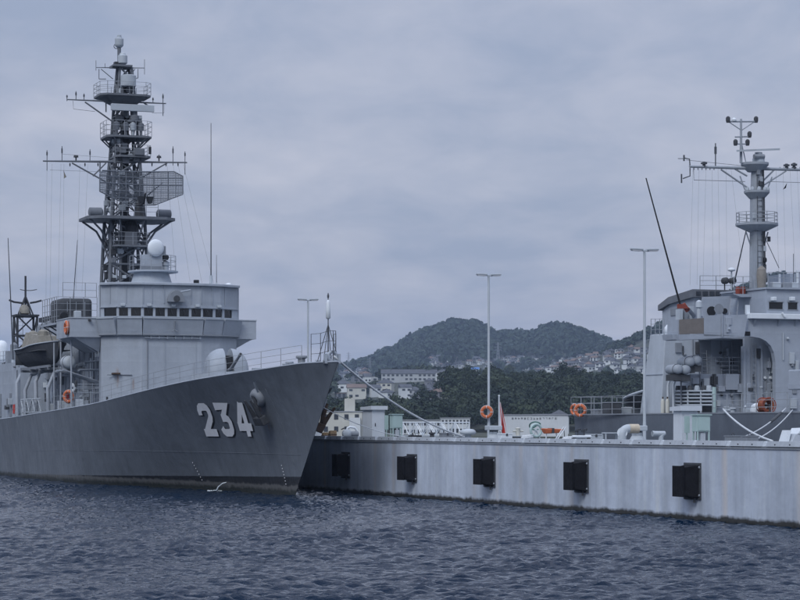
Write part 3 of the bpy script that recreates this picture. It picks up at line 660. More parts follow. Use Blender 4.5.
# valve manifold
t = on_q(581, 430, -2.2); e = qthing('valve_manifold', t, -2.2, 'low white pipe with two dark handwheels on the pontoon edge', 'pipe')
one('pipe', 'white_paint', e, lambda m: m.bar((0, .45, .28), (0, -.5, .28), .07, 10), True)
for s in (-1, 1):
    one('leg', 'iron', e, lambda m: m.box(-.08, .08, s * .38 - .07, s * .38 + .07, 0, .24)); sp = one('valve_stem', 'iron', e, lambda m: m.bar((0, s * .16, .3), (0, s * .16, .56), .025, 6))
    one('handwheel', 'iron', sp, lambda m: (m.torus((0, s * .16, .58), .13, .022, (.5, .2, 1), 16, 6), m.bar((-.12, s * .16, .62), (.12, s * .16, .54), .015, 5)))
# bench
t = on_q(611, 430, -2.4); e = qthing('work_bench', t, -2.4, 'light metal work bench left of the large elbow pipe', 'bench')
one('top', 'light_grey', e, lambda m: m.box(-.2, .2, -.38, .38, .44, .49))
for a in (-.16, .16):
    for c in (-.34, .34): one('leg', 'light_grey', e, lambda m: m.box(a - .025, a + .025, c - .025, c + .025, 0, .44))
# low blocks
for x, lab in ((733, 'grey steel block on the kerb, left of a pair'), (750, 'grey steel block on the kerb, right of a pair')):
    t = on_q(x, 430, -1.5); e = qthing('steel_block', t, -1.5, lab, 'block', 'steel blocks by the crossing ropes')
    one('body', 'ship_paint_dull', e, lambda m: m.box(-.2, .2, -.28, .28, 0, .36), bevel=.02); one('lid', 'ship_paint_dull', e, lambda m: m.box(-.22, .22, -.3, .3, .36, .4)); one('lug', 'iron', e, lambda m: m.torus((0, 0, .42), .07, .015, (1, 0, 0), 10, 5))
# fairlead at the right edge
t = on_q(793, 430, -1.0); e = qthing('roller_fairlead', t, -1.0, 'angular white fairlead frame on the pontoon at the right edge', 'fairlead')
one('base', 'quay_kerb', e, lambda m: m.hexa([(-.45, -.75, 0), (.45, -.75, 0), (.45, .42, 0), (-.45, .42, 0), (-.35, -.75, .48), (.35, -.75, .48), (.35, .1, .48), (-.35, .1, .48)]), bevel=.02)
one('cheek', 'white_paint', e, lambda m: m.hexa([(-.3, .36, .1), (.3, .36, .1), (.3, .48, .1), (-.3, .48, .1), (-.22, .20, .62), (.22, .20, .62), (.22, .34, .62), (-.22, .34, .62)]))
one('top_frame', 'white_paint', e, lambda m: m.prism([(-.38, .02, .48), (-.38, -.12, .70), (-.38, -.75, .72), (-.38, -.75, .58), (-.38, -.3, .58), (-.38, -.2, .48)], (.7, 0, 0)), bevel=.015)
one('roller', 'iron', e, lambda m: m.bar((-.25, -.42, .52), (.25, -.42, .52), .07, 10)); one('strut', 'white_paint', e, lambda m: m.bar((-.41, -.48, .6), (-.46, -.62, .2), .04, 6))
# things at the left end
t = on_q(316, 430, -3.2); e = qthing('white_locker', t, -3.2, 'white equipment locker on the pontoon beside the bow', 'locker')
one('body', 'white_paint', e, lambda m: m.box(-.3, .3, -.28, .28, .05, .55), bevel=.02); one('lid', 'white_paint', e, lambda m: m.box(-.33, .33, -.31, .31, .55, .62)); one('latch', 'iron', e, lambda m: m.box(-.33, -.3, -.05, .05, .42, .54))
for k, (x, hh) in enumerate(((325.5, .38), (332.5, .50))):
    t = on_q(x, 430, -3.0); e = qthing('wooden_crate', t, -3.0, ('low wooden crate next to the white locker', 'taller wooden crate left of the pump')[k], 'crate', 'wooden crates beside the bow')
    for j in range(4): one('slat', 'wood', e, lambda m: m.box(-.2, .2, -.2 + j * .1, -.115 + j * .1, 0, hh - .02 * (j % 2)))
    one('band', 'rust_iron', e, lambda m: m.box(-.215, .215, -.215, .215, hh * .45, hh * .58))
t = on_q(350, 430, -3.0); e = qthing('pump_set', t, -3.0, 'white and grey pump with curved pipes left of the steel hut', 'pump')
one('casing', 'light_grey', e, lambda m: m.lathe((0, .2, .32), [(.05, -.2), (.26, -.18), (.28, .1), (.12, .2)], 14, (-1, 0, 0)), True); one('motor', 'ship_paint_dull', e, lambda m: m.bar((0, -.05, .3), (0, -.52, .3), .17, 12), True)
one('bed', 'iron', e, lambda m: m.box(-.25, .25, -.55, .5, 0, .1)); one('outlet_pipe', 'white_paint', e, lambda m: m.tube([(0, .2, .5), (0, .16, .66), (0, -.0, .72), (0, -.3, .68), (0, -.45, .5)], .07, 10), True); one('valve_wheel', 'iron', e, lambda m: m.torus((0, .45, .62), .12, .02, (0, .5, 1), 14, 6))
t = on_q(415, 430, -3.5); e = qthing('generator', t, -3.5, 'low black machine on the pontoon right of the green cabinet', 'generator')
one('body', 'black_paint', e, lambda m: m.box(-.25, .25, -.33, .33, .06, .26), bevel=.03); one('skid', 'iron', e, lambda m: m.box(-.28, .28, -.36, .36, 0, .06)); one('exhaust', 'iron', e, lambda m: m.bar((0, .15, .26), (0, .15, .4), .04, 8)); one('handle', 'iron', e, lambda m: m.tube([(0, -.2, .26), (0, -.2, .36), (0, -.02, .36), (0, -.02, .26)], .015, 6))
# gangway with lattice rails, lying along the deck
t0, t1 = on_q(404, 430, -9), on_q(462, 430, -9); e = qthing('gangway', t1, -9, 'white lattice gangway lying on the pontoon deck left of the mushroom vent', 'gangway'); Lg = t0 - t1
one('walkway', 'light_grey', e, lambda m: m.box(0, Lg, -.5, .5, .12, .2))
for s in (-.48, .48):
    one('hand_rail', 'white_paint', e, lambda m: m.bar((0, s, 1.0), (Lg, s, 1.0), .035, 6)); n = 9
    for i in range(n + 1): one('rail_post', 'white_paint', e, lambda m: m.bar((Lg * i / n, s, .2), (Lg * i / n, s, 1.0), .03, 5))
    for i in range(n): one('rail_brace', 'white_paint', e, lambda m: m.bar((Lg * i / n, s, .2 if i % 2 else 1.0), (Lg * (i + 1) / n, s, 1.0 if i % 2 else .2), .025, 5))
for a in (.3, Lg - .3): one('wheel', 'rubber', e, lambda m: m.bar((a, -.55, .12), (a, .55, .12), .12, 12))
# flag on a staff
t = on_q(499, 430, -7.5); e = qthing('flag_staff', t, -7.5, 'short white flagstaff with a drooping red and white ensign', 'flag')
one('staff', 'white_paint', e, lambda m: m.bar((0, 0, 0), (0, 0, 2.45), .035, 8)); one('truck', 'white_paint', e, lambda m: m.lathe((0, 0, 2.45), [(.05, 0), (.06, .04), (.02, .08)], 8))
def flagcloth(band):
    def f(m):
        n, k = 14, 4; V = []; 
        u0, u1 = band
        for i in range(n + 1):
            z = 2.25 - 1.75 * i / n
            for j in range(k + 1):
                u = u0 + (u1 - u0) * j / k; w = (.12 + .30 * (i / n) ** .8) * u
                V.append((.10 * math.sin(u * 9 + i * .25) * (0.4 + .6 * i / n), -w - .03, z - .35 * u * (1 - .3 * i / n)))
        F = [(i * (k + 1) + j, i * (k + 1) + j + 1, (i + 1) * (k + 1) + j + 1, (i + 1) * (k + 1) + j) for i in range(n) for j in range(k)]; m.add(V, F)
    return f
fl = one('ensign', 'red', e, flagcloth((.45, .8)), 'all')
one('white_stripe', 'white_paint', fl, flagcloth((0, .2)), 'all'); one('red_stripe', 'red', fl, flagcloth((.2, .3)), 'all'); one('white_stripe', 'white_paint', fl, flagcloth((.3, .45)), 'all'); one('white_stripe', 'white_paint', fl, flagcloth((.8, .9)), 'all'); one('red_stripe', 'red', fl, flagcloth((.9, 1.0)), 'all')

# lifebuoys
def lifebuoy(loc, axis, label, r=.30, bands=True, group='orange lifebuoys', name='lifebuoy', wr=0.085):
    e = empty(name, loc); tag(e, label, 'lifebuoy', group); ax = Vector(axis).normalized()
    one('ring', 'orange', e, lambda m: m.torus((0, 0, 0), r, wr, ax, 26, 9), 'all')
    a = ax.orthogonal().normalized(); b = ax.cross(a)
    for k in range(4):
        d = a * math.cos(k * math.pi / 2 + .78) + b * math.sin(k * math.pi / 2 + .78); tn = ax.cross(d)
        one('band', 'white_paint', e, lambda m: m.torus(d * r, wr * 1.03, .014, tn, 12, 5), 'all')
    one('grab_line', 'rope', e, lambda m: m.torus((0, 0, 0), r + wr * 1.1, .012, ax, 26, 4), 'all')
    return e
def to_cam(p): v = Vector((0, 0, HC)) - Vector(p); v.z = 0; return v.normalized()
t = on_q(489.2, 412, -6); p = FQ.w(t, -5.85, FQ.at_b(489.2, 412, -6)[2]); lifebuoy(p + to_cam(p) * .12, to_cam(p) + Vector((-.2, 0, 0)), 'orange lifebuoy hung on the foot of the middle lamp post', .27)
# clutter in front of the white wall
t = on_q(551, 430, -6); e = qthing('rescue_sledge', t, -6, 'small orange rescue sledge with white frame before the white wall', 'sledge')
one('hull', 'orange', e, lambda m: m.hexa([(-.2, -.45, .42), (.2, -.45, .42), (.2, .35, .38), (-.2, .35, .38), (-.28, -.62, .62), (.28, -.62, .62), (.28, .5, .66), (-.28, .5, .66)]), bevel=.05); one('stand', 'white_paint', e, lambda m: (m.bar((0, -.35, 0), (0, -.3, .42), .03), m.bar((0, .3, 0), (0, .25, .4), .03), m.bar((-.25, .3, 0), (.25, .3, 0), .03))); one('strap', 'iron', e, lambda m: m.box(-.29, .29, -.06, .06, .4, .672))
t = on_q(536, 430, -6); e = qthing('hose_reel', t, -6, 'pale green hose reel standing before the white wall', 'hose reel')
one('drum', 'green_panel', e, lambda m: m.torus((0, 0, .55), .32, .07, (1, .1, 0), 24, 8), 'all'); one('stand', 'light_grey', e, lambda m: (m.bar((0, -.3, 0), (0, 0, .55), .03), m.bar((0, .3, 0), (0, 0, .55), .03), m.bar((0, -.3, .02), (0, .3, .02), .03))); one('hub', 'light_grey', e, lambda m: m.bar((-.1, 0, .55), (.1, 0, .55), .06, 8))
t = on_q(512, 430, -5); e = qthing('cable_tray', t, -5, 'low dark cable tray with round holes left of the hose reel', 'tray')
one('tray', 'iron', e, lambda m: m.box(-.15, .15, -.9, .5, .05, .22)); one('cover', 'light_grey', e, lambda m: m.box(-.17, .17, -.92, .52, .22, .26)); one('foot', 'iron', e, lambda m: m.box(-.1, .1, -.8, -.7, 0, .05)); one('foot', 'iron', e, lambda m: m.box(-.1, .1, .3, .4, 0, .05))
t = on_q(518, 430, -6.5); e = qthing('mooring_post', t, -6.5, 'cream mooring post with crossbar left of the hose reel', 'bollard')
one('post', 'plaster', e, lambda m: m.lathe((0, 0, 0), [(.18, 0), (.12, .08), (.12, .6), (.15, .66), (.05, .7)], 12), True); one('crossbar', 'plaster', e, lambda m: m.bar((0, -.3, .5), (0, .3, .5), .05, 8))
t = on_q(559.5, 430, -4.5); e = qthing('boarding_ladder', t, -4.5, 'white boarding ladder leaning beside the orange sledge', 'ladder')
for s in (-.14, .14): one('stile', 'white_paint', e, lambda m: m.bar((s, .25, 0), (s, -.3, .75), .022, 6))
for i in range(5): one('rung', 'white_paint', e, lambda m: m.bar((-.14, .25 - .11 * (i + .4), .15 * (i + .4)), (.14, .25 - .11 * (i + .4), .15 * (i + .4)), .015, 5))
one('prop', 'iron', e, lambda m: m.bar((0, -.3, 0), (0, -.24, .66), .02, 6))

def coil(x, b, r, h, lab):
    e = qthing('rope_coil', on_q(x, 430, b), b, lab, 'rope coil', 'rope coils on the pontoon')
    for k in range(4): one('turn', 'rope', e, lambda m: m.torus((.01 * k, -.01 * k, .05 + k * h / 4), r - .03 * (k % 2), .05, (0, 0.03 * k, 1), 20, 6), 'all')
coil(527, -4.0, .28, .3, 'pale rope coil on the pontoon left of the hose reel'); coil(568, -3.2, .26, .24, 'pale rope coil beside the left end of the grey hull')
for k, (x, b, lab, m_) in enumerate(((446, -5.0, 'grey tool chest behind the kerb left of the mushroom vent', 'ship_paint_dull'), (505, -4.5, 'small white tool chest right of the square-capped ventilator', 'white_paint'), (594, -4.0, 'grey tool chest right of the handwheel pipe', 'light_grey'))):
    e = qthing('tool_chest', on_q(x, 430, b), b, lab, 'chest', 'tool chests on the pontoon'); one('body', m_, e, lambda m: m.box(-.25, .25, -.32, .32, .04, .34), bevel=.02); one('lid', m_, e, lambda m: m.box(-.27, .27, -.34, .34, .34, .40)); one('runner', 'iron', e, lambda m: m.box(-.22, .22, -.3, -.22, 0, .04)); one('runner', 'iron', e, lambda m: m.box(-.22, .22, .22, .3, 0, .04)); one('clasp', 'iron', e, lambda m: m.box(-.28, -.25, -.05, .05, .26, .38))

# ------------------------------------------------------------------ the escort ship at the left (local x = aft of the stem, y = starboard)
ship = empty('escort_ship', FA.loc, FA.rz); tag(ship, 'large grey naval escort ship with hull number 234 moored bow towards the viewer', 'warship')
TAU = np.array([0, 3, 6, 10, 15, 20, 25, 30, 40, 50, 62, 80, 95, 108.])
BWL = np.array([0, .30, .66, 1.28, 2.3, 3.45, 4.55, 5.3, 5.8, 5.85, 5.8, 5.6, 5.2, 4.8])
BDK = np.array([0, 1.0, 1.9, 2.95, 4.0, 4.85, 5.45, 5.9, 6.3, 6.4, 6.4, 6.3, 6.1, 5.8])
ZDK = np.array([7.08, 7.05, 6.87, 6.63, 6.34, 5.97, 5.6, 5.26, 4.88, 4.6, 4.28, 4.1, 4.05, 4.05])
def cub(x, X, Y):
    m = np.gradient(Y, X); i = int(np.clip(np.searchsorted(X, x) - 1, 0, len(X) - 2)); h = X[i + 1] - X[i]; u = (x - X[i]) / h
    return float((2*u**3 - 3*u*u + 1) * Y[i] + (u**3 - 2*u*u + u) * h * m[i] + (-2*u**3 + 3*u*u) * Y[i + 1] + (u**3 - u*u) * h * m[i + 1])
def hfade(tau): u = min(1, max(0, (tau - 45) / 55)); return 1 - u * u * (3 - 2 * u)
def hull_p(tau, w):
    wc = max(w, 0); a, b = cub(tau, TAU, BWL), cub(tau, TAU, BDK); y = a + (b - a) * wc ** 1.25 if w >= 0 else a * (1 + .3 * w)
    return (tau - 7.55 * wc * hfade(tau), max(y, 0.012), w * cub(tau, TAU, ZDK))
def hull_tz(t, z):                       # surface point for a station and a height
    tau = t + 3
    for _ in range(30):
        w = z / cub(tau, TAU, ZDK); tau = t + 7.55 * max(w, 0) * hfade(tau)
    return hull_p(tau, w)
def hull_n(t, z):
    p, a, b = Vector(hull_tz(t, z)), Vector(hull_tz(t + .1, z)), Vector(hull_tz(t, z + .1)); n = (a - p).cross(b - p); n.normalize(); return n if n.y > 0 else -n
taus = np.unique(np.concatenate([np.linspace(0, 12, 33), np.linspace(12, 45, 50), np.linspace(45, 108, 40)])); ws = np.concatenate([[-.2, -.08], np.linspace(0, 1, 26)])
def hull_mesh(m):
    n, k = len(taus), len(ws)
    for sgn in (1, -1):
        V = []
        for tau in taus:
            for w in ws: p = hull_p(tau, w); V.append((p[0], sgn * p[1], p[2]))
        m.add(V, [(i * k + j, (i + 1) * k + j, (i + 1) * k + j + 1, i * k + j + 1) for i in range(n - 1) for j in range(k - 1)])
    o = [hull_p(108, w) for w in ws]
    V = [(p[0], p[1], p[2]) for p in o] + [(p[0], -p[1], p[2]) for p in o]; m.add(V, [(j, j + 1, k + j + 1, k + j) for j in range(k - 1)])
    st = [hull_p(0, w) for w in ws]; V = [(p[0] - .012, p[1], p[2]) for p in st] + [(p[0] - .012, -p[1], p[2]) for p in st]; m.add(V, [(j, k + j, k + j + 1, j + 1) for j in range(k - 1)])
hull = one('hull', 'hull_paint', ship, hull_mesh, 'all')
def edge(tau, inset=0.0, dz=0.0, side=1): p = hull_p(tau, 1); return (p[0] + inset * .5, side * max(p[1] - inset, 0.0), p[2] + dz)
def deck_mesh(m):
    V, F = [], []
    for tau in taus:
        p = edge(tau, .02, -.03); V += [(p[0], p[1], p[2]), (p[0], 0, p[2] + .06 * min(1, p[1])), (p[0], -p[1], p[2])]
    m.add(V, [(i * 3 + j, i * 3 + j + 1, i * 3 + j + 4, i * 3 + j + 3) for i in range(len(taus) - 1) for j in (0, 1)])
one('weather_deck', 'deck_paint', ship, deck_mesh)
for s in (1, -1): one('gunwale_bar', 'ship_paint', ship, lambda m: m.tube([edge(tau, .02, .03, s) for tau in taus[::2]], .045, 6), True)
for s in (1, -1):
    railing([edge(tau, .12, 0, s) for tau in np.arange(3.2, 44, 1.9)], ship, 1.0, 3.0, 3, .013, 'rail_grey')
railing([edge(tau, .12, 0, 1) for tau in np.arange(45, 100, 1.9)], ship, 1.0, 3.0, 3, .013, 'rail_grey')
# hull number: strokes laid on the plating, dark shade strokes behind the white
def stroke_path(pts, wd, closed=False):
    P = [Vector((x, y)) for x, y in pts]; L, Rr = [], []
    for i, p in enumerate(P):
        d0 = (P[i] - P[i - 1]).normalized() if i else (P[1] - P[0]).normalized(); d1 = (P[i + 1] - P[i]).normalized() if i < len(P) - 1 else d0
        n0, n1 = Vector((-d0.y, d0.x)), Vector((-d1.y, d1.x)); n = (n0 + n1).normalized(); k = wd / 2 / max(.45, n.dot(n1)); L.append(p + n * k); Rr.append(p - n * k)
    return L, Rr
GL = {'2': [[(.14, .64), (.14, .76), (.20, .84), (.32, .89), (.68, .89), (.80, .84), (.86, .76), (.86, .62), (.80, .53), (.16, .12)], [(.0, .11), (1.0, .11)]],
      '3': [[(.04, .90), (.86, .90), (.46, .57)], [(.34, .55), (.66, .55), (.80, .50), (.86, .42), (.86, .24), (.80, .16), (.68, .11), (.32, .11), (.20, .16), (.13, .26)]],
      '4': [[(.64, 1.0), (.64, .0)], [(.58, .98), (.10, .34)], [(.0, .28), (1.0, .28)]]}
def digit(ch, t_left, z0, wd, ht, shear, off, m, parent, dx=0, dz=0, sw=.28):
    B = MB()
    for li, path in enumerate(GL[ch]):
        pts = [Vector((u * wd, v * ht)) for u, v in path]; L, Rr = stroke_path([(p.x, p.y) for p in pts], sw * wd)
        for i in range(len(L) - 1):
            n = 6
            for k in range(n):
                q = [L[i].lerp(L[i + 1], k / n), L[i].lerp(L[i + 1], (k + 1) / n), Rr[i].lerp(Rr[i + 1], (k + 1) / n), Rr[i].lerp(Rr[i + 1], k / n)]; V = []
                for c in q:
                    z = z0 + c.y + dz; t = t_left - c.x - shear * c.y - dx; V.append(Vector(hull_tz(t, z)) + hull_n(t, z) * (off + .0015 * li))
                B.add(V, [(0, 1, 2, 3)])
    return B.build('digit', m, parent)
for ch, tl in (('2', 9.05), ('3', 7.0), ('4', 4.85)):
    d = digit(ch, tl, 3.22, 1.52, 1.88, .41, .022, 'number_white', hull); d['label'] = 'white hull numeral %s with black shade' % ch
    s = digit(ch, tl, 3.22, 1.52, 1.88, .41, .010, 'black_paint', hull, .13, -.07); s['label'] = 'black drop shade of the hull numeral %s' % ch
for tt in (1.05, 12.3):                  # draught marks
    for k in range(7):
        z = .62 + .17 * k; t = tt + (.02 if tt < 5 else .03) * k; p = Vector(hull_tz(t, z)) + hull_n(t, z) * .012
        one('draught_mark', 'number_white', hull, lambda m: m.hexa([p + Vector(v) for v in ((-.03, -.005, -.02), (.03, .008, -.02), (.03, .014, -.02), (-.03, .004, -.02), (-.04, .0, .035), (.02, .012, .035), (.02, .018, .035), (-.04, .008, .035))]))
# long weld seams on the plating
def seam(z_at, t0, t1, n=60):
    pts = []
    for i in range(n + 1):
        t = t0 + (t1 - t0) * i / n; z = z_at(i / n); pts.append(Vector(hull_tz(t, z)) + hull_n(t, z) * .004)
    MB().tube(pts, .012, 5).build('weld_seam', 'hull_paint', hull, 'all')
seam(lambda u: 2.25 + .25 * u - .9 * u * u * .5, -1.5, 44)
seam(lambda u: 1.7 + 4.1 * u, -.45, -.15, 24)
# anchors in their bolsters
for s in (1, -1):
    t, z = (.9, 5.35) if s > 0 else (.2, 5.0)
    p = Vector(hull_tz(t, z)); n = hull_n(t, z); p.y *= s; n.y *= s
    bo = one('anchor_bolster', 'ship_paint_dull', ship, lambda m: m.lathe(p - n * .1, [(.56, 0), (.54, .2), (.46, .36), (.28, .44), (.2, .38), (.15, .15)], 18, n), 'all')
    up = Vector((0, 0, 1)); up = (up - n * up.dot(n)).normalized(); sd = n.cross(up)
    an = empty('anchor', (0, 0, 0)); an.parent = ship; c = p + n * (.48 if s > 0 else .62)
    crn = c - up * .35
    am_ = 'rust_iron' if s < 0 else 'iron'; k_ = 1.35
    one('shank', am_, an, lambda m: m.bar(c + up * .2 - n * .25, crn - up * .7, .13, 8))
    one('crown', am_, an, lambda m: m.hexa([crn - up * 1.05 + sd * (a * .5) + n * d for a, d in ((-1, -.25), (1, -.25), (1, .2), (-1, .2))] + [crn - up * .55 + sd * (a * .42) + n * d for a, d in ((-1, -.2), (1, -.2), (1, .22), (-1, .22))]), bevel=.05)
    for q in (-1, 1): one('fluke', am_, an, lambda m: m.hexa([crn - up * .75 + sd * (q * .40) - n * .1, crn - up * .75 + sd * (q * .2) - n * .1, crn - up * .75 + sd * (q * .2) + n * .18, crn - up * .75 + sd * (q * .40) + n * .18,
                     crn + up * .55 + sd * (q * .34) + n * .2, crn + up * .55 + sd * (q * .26) + n * .2, crn + up * .55 + sd * (q * .26) + n * .3, crn + up * .55 + sd * (q * .34) + n * .3]), bevel=.03)
    one('boom', 'light_grey' if s > 0 else 'iron', an, lambda m: m.hexa([v + w_ for v in (p + up * .30 + sd * (-.30 * s) + n * .1, p + up * 1.05 + sd * (-.62 * s) + n * .22) for w_ in (Vector((-.05, -.05, 0)), Vector((.05, -.05, 0)), Vector((.05, .05, 0)), Vector((-.05, .05, 0)))]))
# overboard discharge
p = Vector(hull_tz(9.2, .55)); n = hull_n(9.2, .55)
jet = empty('discharge_water', FA.w(*p)); tag(jet, 'white jet of cooling water falling from the hull side into the sea', 'water jet')
W = lambda v: FA.w(*v) - FA.w(*p)
one('jet', 'foam', jet, lambda m: m.tube([W(p + n * .02), W(p + n * .2 + Vector((.25, 0, .0))), W(p + n * .38 + Vector((.6, 0, -.15))), W(p + n * .5 + Vector((.95, 0, -.55)))], [.022, .03, .04, .065], 8), 'all')
def foam(m):
    q = W(p + n * .5 + Vector((.95, 0, 0))); q.z = -.52
    for k in range(34):
        a, r = random.uniform(0, 6.28), random.random() ** .8; c = q + Vector((math.cos(a) * r * .5, math.sin(a) * r * .4, -.02 + .05 * random.random())); s_ = random.uniform(.03, .09)
        m.lathe(c, [(s_ * .3, -.03), (s_, 0), (s_ * .6, .02), (.01, .03)], 6)
one('splash_foam', 'foam', jet, foam, 'all')

# foredeck gear
def dk(t): return float(np.interp(t + 7.4, TAU, ZDK))
bul = one('bullring', 'ship_paint', ship, lambda m: m.torus((-6.6, 0, dk(-6.6) + .32), .24, .09, (1, .15, 0), 22, 8), 'all')
one('cheek_plate', 'ship_paint', bul, lambda m: (m.box(-6.72, -6.45, -.42, -.3, dk(-6.6) - .05, dk(-6.6) + .45), m.box(-6.72, -6.45, .3, .42, dk(-6.6) - .05, dk(-6.6) + .45), m.box(-6.7, -6.4, -.42, .42, dk(-6.6) - .05, dk(-6.6) + .09)))
js = empty('jackstaff'); js.parent = ship; z0 = dk(-5.9)
one('staff', 'aerial', js, lambda m: m.bar((-5.9, 0, z0), (-5.9, 0, 10.5), .035, 8, .025)); one('furled_jack', 'white_paint', js, lambda m: m.lathe((-5.9, 0, 9.35), [(.05, 0), (.13, .06), (.12, .5), (.09, .9), (.04, 1.0)], 10), 'all'); one('head_light', 'aerial', js, lambda m: m.lathe((-5.9, 0, 10.45), [(.05, 0), (.06, .12), (.02, .26)], 8))
for a, c in ((-.75, .55), (-.75, -.55), (.9, .5), (.9, -.5)): one('stay', 'aerial', js, lambda m: m.bar((-5.9 + a * .75, c * .8, z0), (-5.9, 0, z0 + 2.0), .022, 6))
railing([(-4.9, .62, dk(-5)), (-5.9, .42, z0), (-6.55, .2, dk(-6.6) + .1), (-6.75, 0, dk(-6.7) + .1), (-6.55, -.2, dk(-6.6) + .1), (-5.9, -.42, z0), (-4.9, -.62, dk(-5))], ship, 1.55, .8, 3, .015, 'aerial', 'bow_rail')
for k, (t, b, w_, h_) in enumerate(((-3.2, -.5, .3, .35), (-1.6, .8, .34, .42), (-.9, -.9, .34, .42), (.6, .2, .55, .5), (1.6, -1.4, .4, .38), (2.6, 1.2, .45, .4), (4.3, -1.9, .5, .42), (6.5, -2.5, .5, .36), (8.0, 1.9, .4, .34))):
    z = dk(t) - .02
    if k % 3 == 0: o = one('deck_bollard', 'ship_paint', ship, lambda m: (m.lathe((t, b - .2, z), [(.12, 0), (.11, h_ * .8), (.16, h_ * .85), (.14, h_)], 10), m.lathe((t, b + .2, z), [(.12, 0), (.11, h_ * .8), (.16, h_ * .85), (.14, h_)], 10), m.box(t - .2, t + .2, b - .4, b + .4, z, z + .06)))
    elif k % 3 == 1: o = one('deck_vent', 'ship_paint', ship, lambda m: m.lathe((t, b, z), [(.12, 0), (.12, h_ * .6), (.22, h_ * .65), (.22, h_ * .9), (.08, h_)], 12), True)
    else: o = one('deck_locker', 'ship_paint', ship, lambda m: m.box(t - w_ / 2, t + w_ / 2, b - w_, b + w_, z, z + h_), bevel=.03)
cap = one('capstan', 'ship_paint_dull', ship, lambda m: m.lathe((-1.2, 0, dk(-1.2)), [(.32, 0), (.3, .1), (.2, .25), (.2, .55), (.32, .62), (.3, .72)], 16), True)
one('breakwater', 'ship_paint', ship, lambda m: (m.prism([(7.0, 0, dk(7)), (9.2, 3.4, dk(9)), (9.2, 3.4, dk(9) + .55), (7.0, 0, dk(7) + .65)], (.06, 0, 0)), m.prism([(7.0, 0, dk(7)), (9.2, -3.4, dk(9)), (9.2, -3.4, dk(9) + .55), (7.0, 0, dk(7) + .65)], (.06, 0, 0))))

# gun
gun = empty('gun_mount'); gun.parent = ship; GT, GZ = 14.2, dk(14.2) + .02
rot = Matrix.Rotation(R(-3), 4, 'Z')
def gp(v): q = rot @ Vector(v); return (GT + q.x, q.y, GZ + q.z)
one('barbette', 'ship_paint', gun, lambda m: m.lathe((GT, 0, GZ - .1), [(1.35, 0), (1.35, .35), (1.28, .38)], 26), True)
def shield(m):
    n, k = 20, 12
    for sgn in (1, -1):
        V = []
        for i in range(n + 1):
            th = math.pi * i / n                      # profile from front foot over the top to the back
            for j in range(k + 1):
                ph = j / k; y = .24 + 1.02 * math.sin(ph * math.pi / 2); sh = math.cos(ph * math.pi / 2) ** .55
                V.append(gp((-1.30 * math.cos(th) * (.45 + .55 * sh), sgn * y, .28 + 2.30 * math.sin(th) ** .62 * (.30 + .70 * sh))))
        m.add(V, [(i * (k + 1) + j, i * (k + 1) + j + 1, (i + 1) * (k + 1) + j + 1, (i + 1) * (k + 1) + j) for i in range(n) for j in range(k)])
        c0 = len(m.v); 
        V = [gp((-1.30 * math.cos(math.pi * i / n), sgn * .24, .28 + 2.30 * math.sin(math.pi * i / n) ** .62)) for i in range(n + 1)]; m.add(V, [tuple(range(n + 1))])
        V = [gp((-1.30 * .45 * math.cos(math.pi * i / n), sgn * 1.26, .28 + 2.30 * .3 * math.sin(math.pi * i / n) ** .62)) for i in range(n + 1)]; m.add(V, [tuple(range(n + 1))])
one('shield', 'gun_grey', gun, shield, True)
one('cradle', 'black_paint', gun, lambda m: m.hexa([gp(v) for v in ((-1.0, -.22, .3), (1.0, -.22, .3), (1.0, .22, .3), (-1.0, .22, .3), (-.85, -.22, 2.1), (.8, -.22, 2.2), (.8, .22, 2.2), (-.85, .22, 2.1))]))
el = R(17); bd_ = Vector((-math.cos(el), 0, math.sin(el)))
br = one('barrel', 'ship_paint_dull', gun, lambda m: m.tube([gp(Vector((-.5, 0, 1.05)) + bd_ * l) for l in (0, .6, .62, 1.7, 3.4, 3.42, 3.65)], [.17, .17, .12, .10, .075, .10, .10], 12), True)
one('muzzle', 'black_paint', br, lambda m: m.bar(gp(Vector((-.5, 0, 1.05)) + bd_ * 3.64), gp(Vector((-.5, 0, 1.05)) + bd_ * 3.70), .06, 10))

# deckhouse
house_ = empty('deckhouse'); house_.parent = ship
def zb(y): return HC + (HY - y) / 15.25
one('side_house', 'ship_paint', house_, lambda m: m.box(31.002, 58, -3.5, 3.5, 4.2, 10.6)); one('aft_house', 'ship_paint', house_, lambda m: m.box(52, 88, -5.4, 5.5, 4.0, 8.6))
for t in np.arange(32, 52, 1.6): one('wall_frame', 'ship_paint', house_, lambda m: m.box(t, t + .06, 3.5, 3.58, 4.5, 10.4))
for t, z in ((43.2, 4.75), (47.5, 4.7), (55.5, 4.5), (60, 4.5)):
    yy = 3.5 if t < 52 else 5.5
    d = one('door', 'ship_paint_dull', house_, lambda m: m.box(t, t + .8, yy, yy + .06, z, z + 1.8), bevel=.02)
for (t, y0, z0_, w_, h_) in ((33, 3.5, 7.6, .7, .5), (36, 3.5, 6.3, .9, .7), (31.3, 3.5, 6.2, .5, .8), (45.6, 3.5, 6.8, .8, .6), (50, 3.5, 7.2, .7, .7), (62, 5.5, 6.6, .6, .6)):
    one('equipment_box', 'ship_paint_dull', house_, lambda m: m.box(t, t + w_, y0, y0 + .35, z0_, z0_ + h_), bevel=.02)
for t, z1 in ((32.2, 9.4), (34.6, 9.0), (38.5, 9.2), (42.6, 9), (49, 9)):
    yy = 3.58; one('pipe_run', 'ship_paint', house_, lambda m: m.bar((t, yy, 4.7), (t, yy, z1), .05, 8))
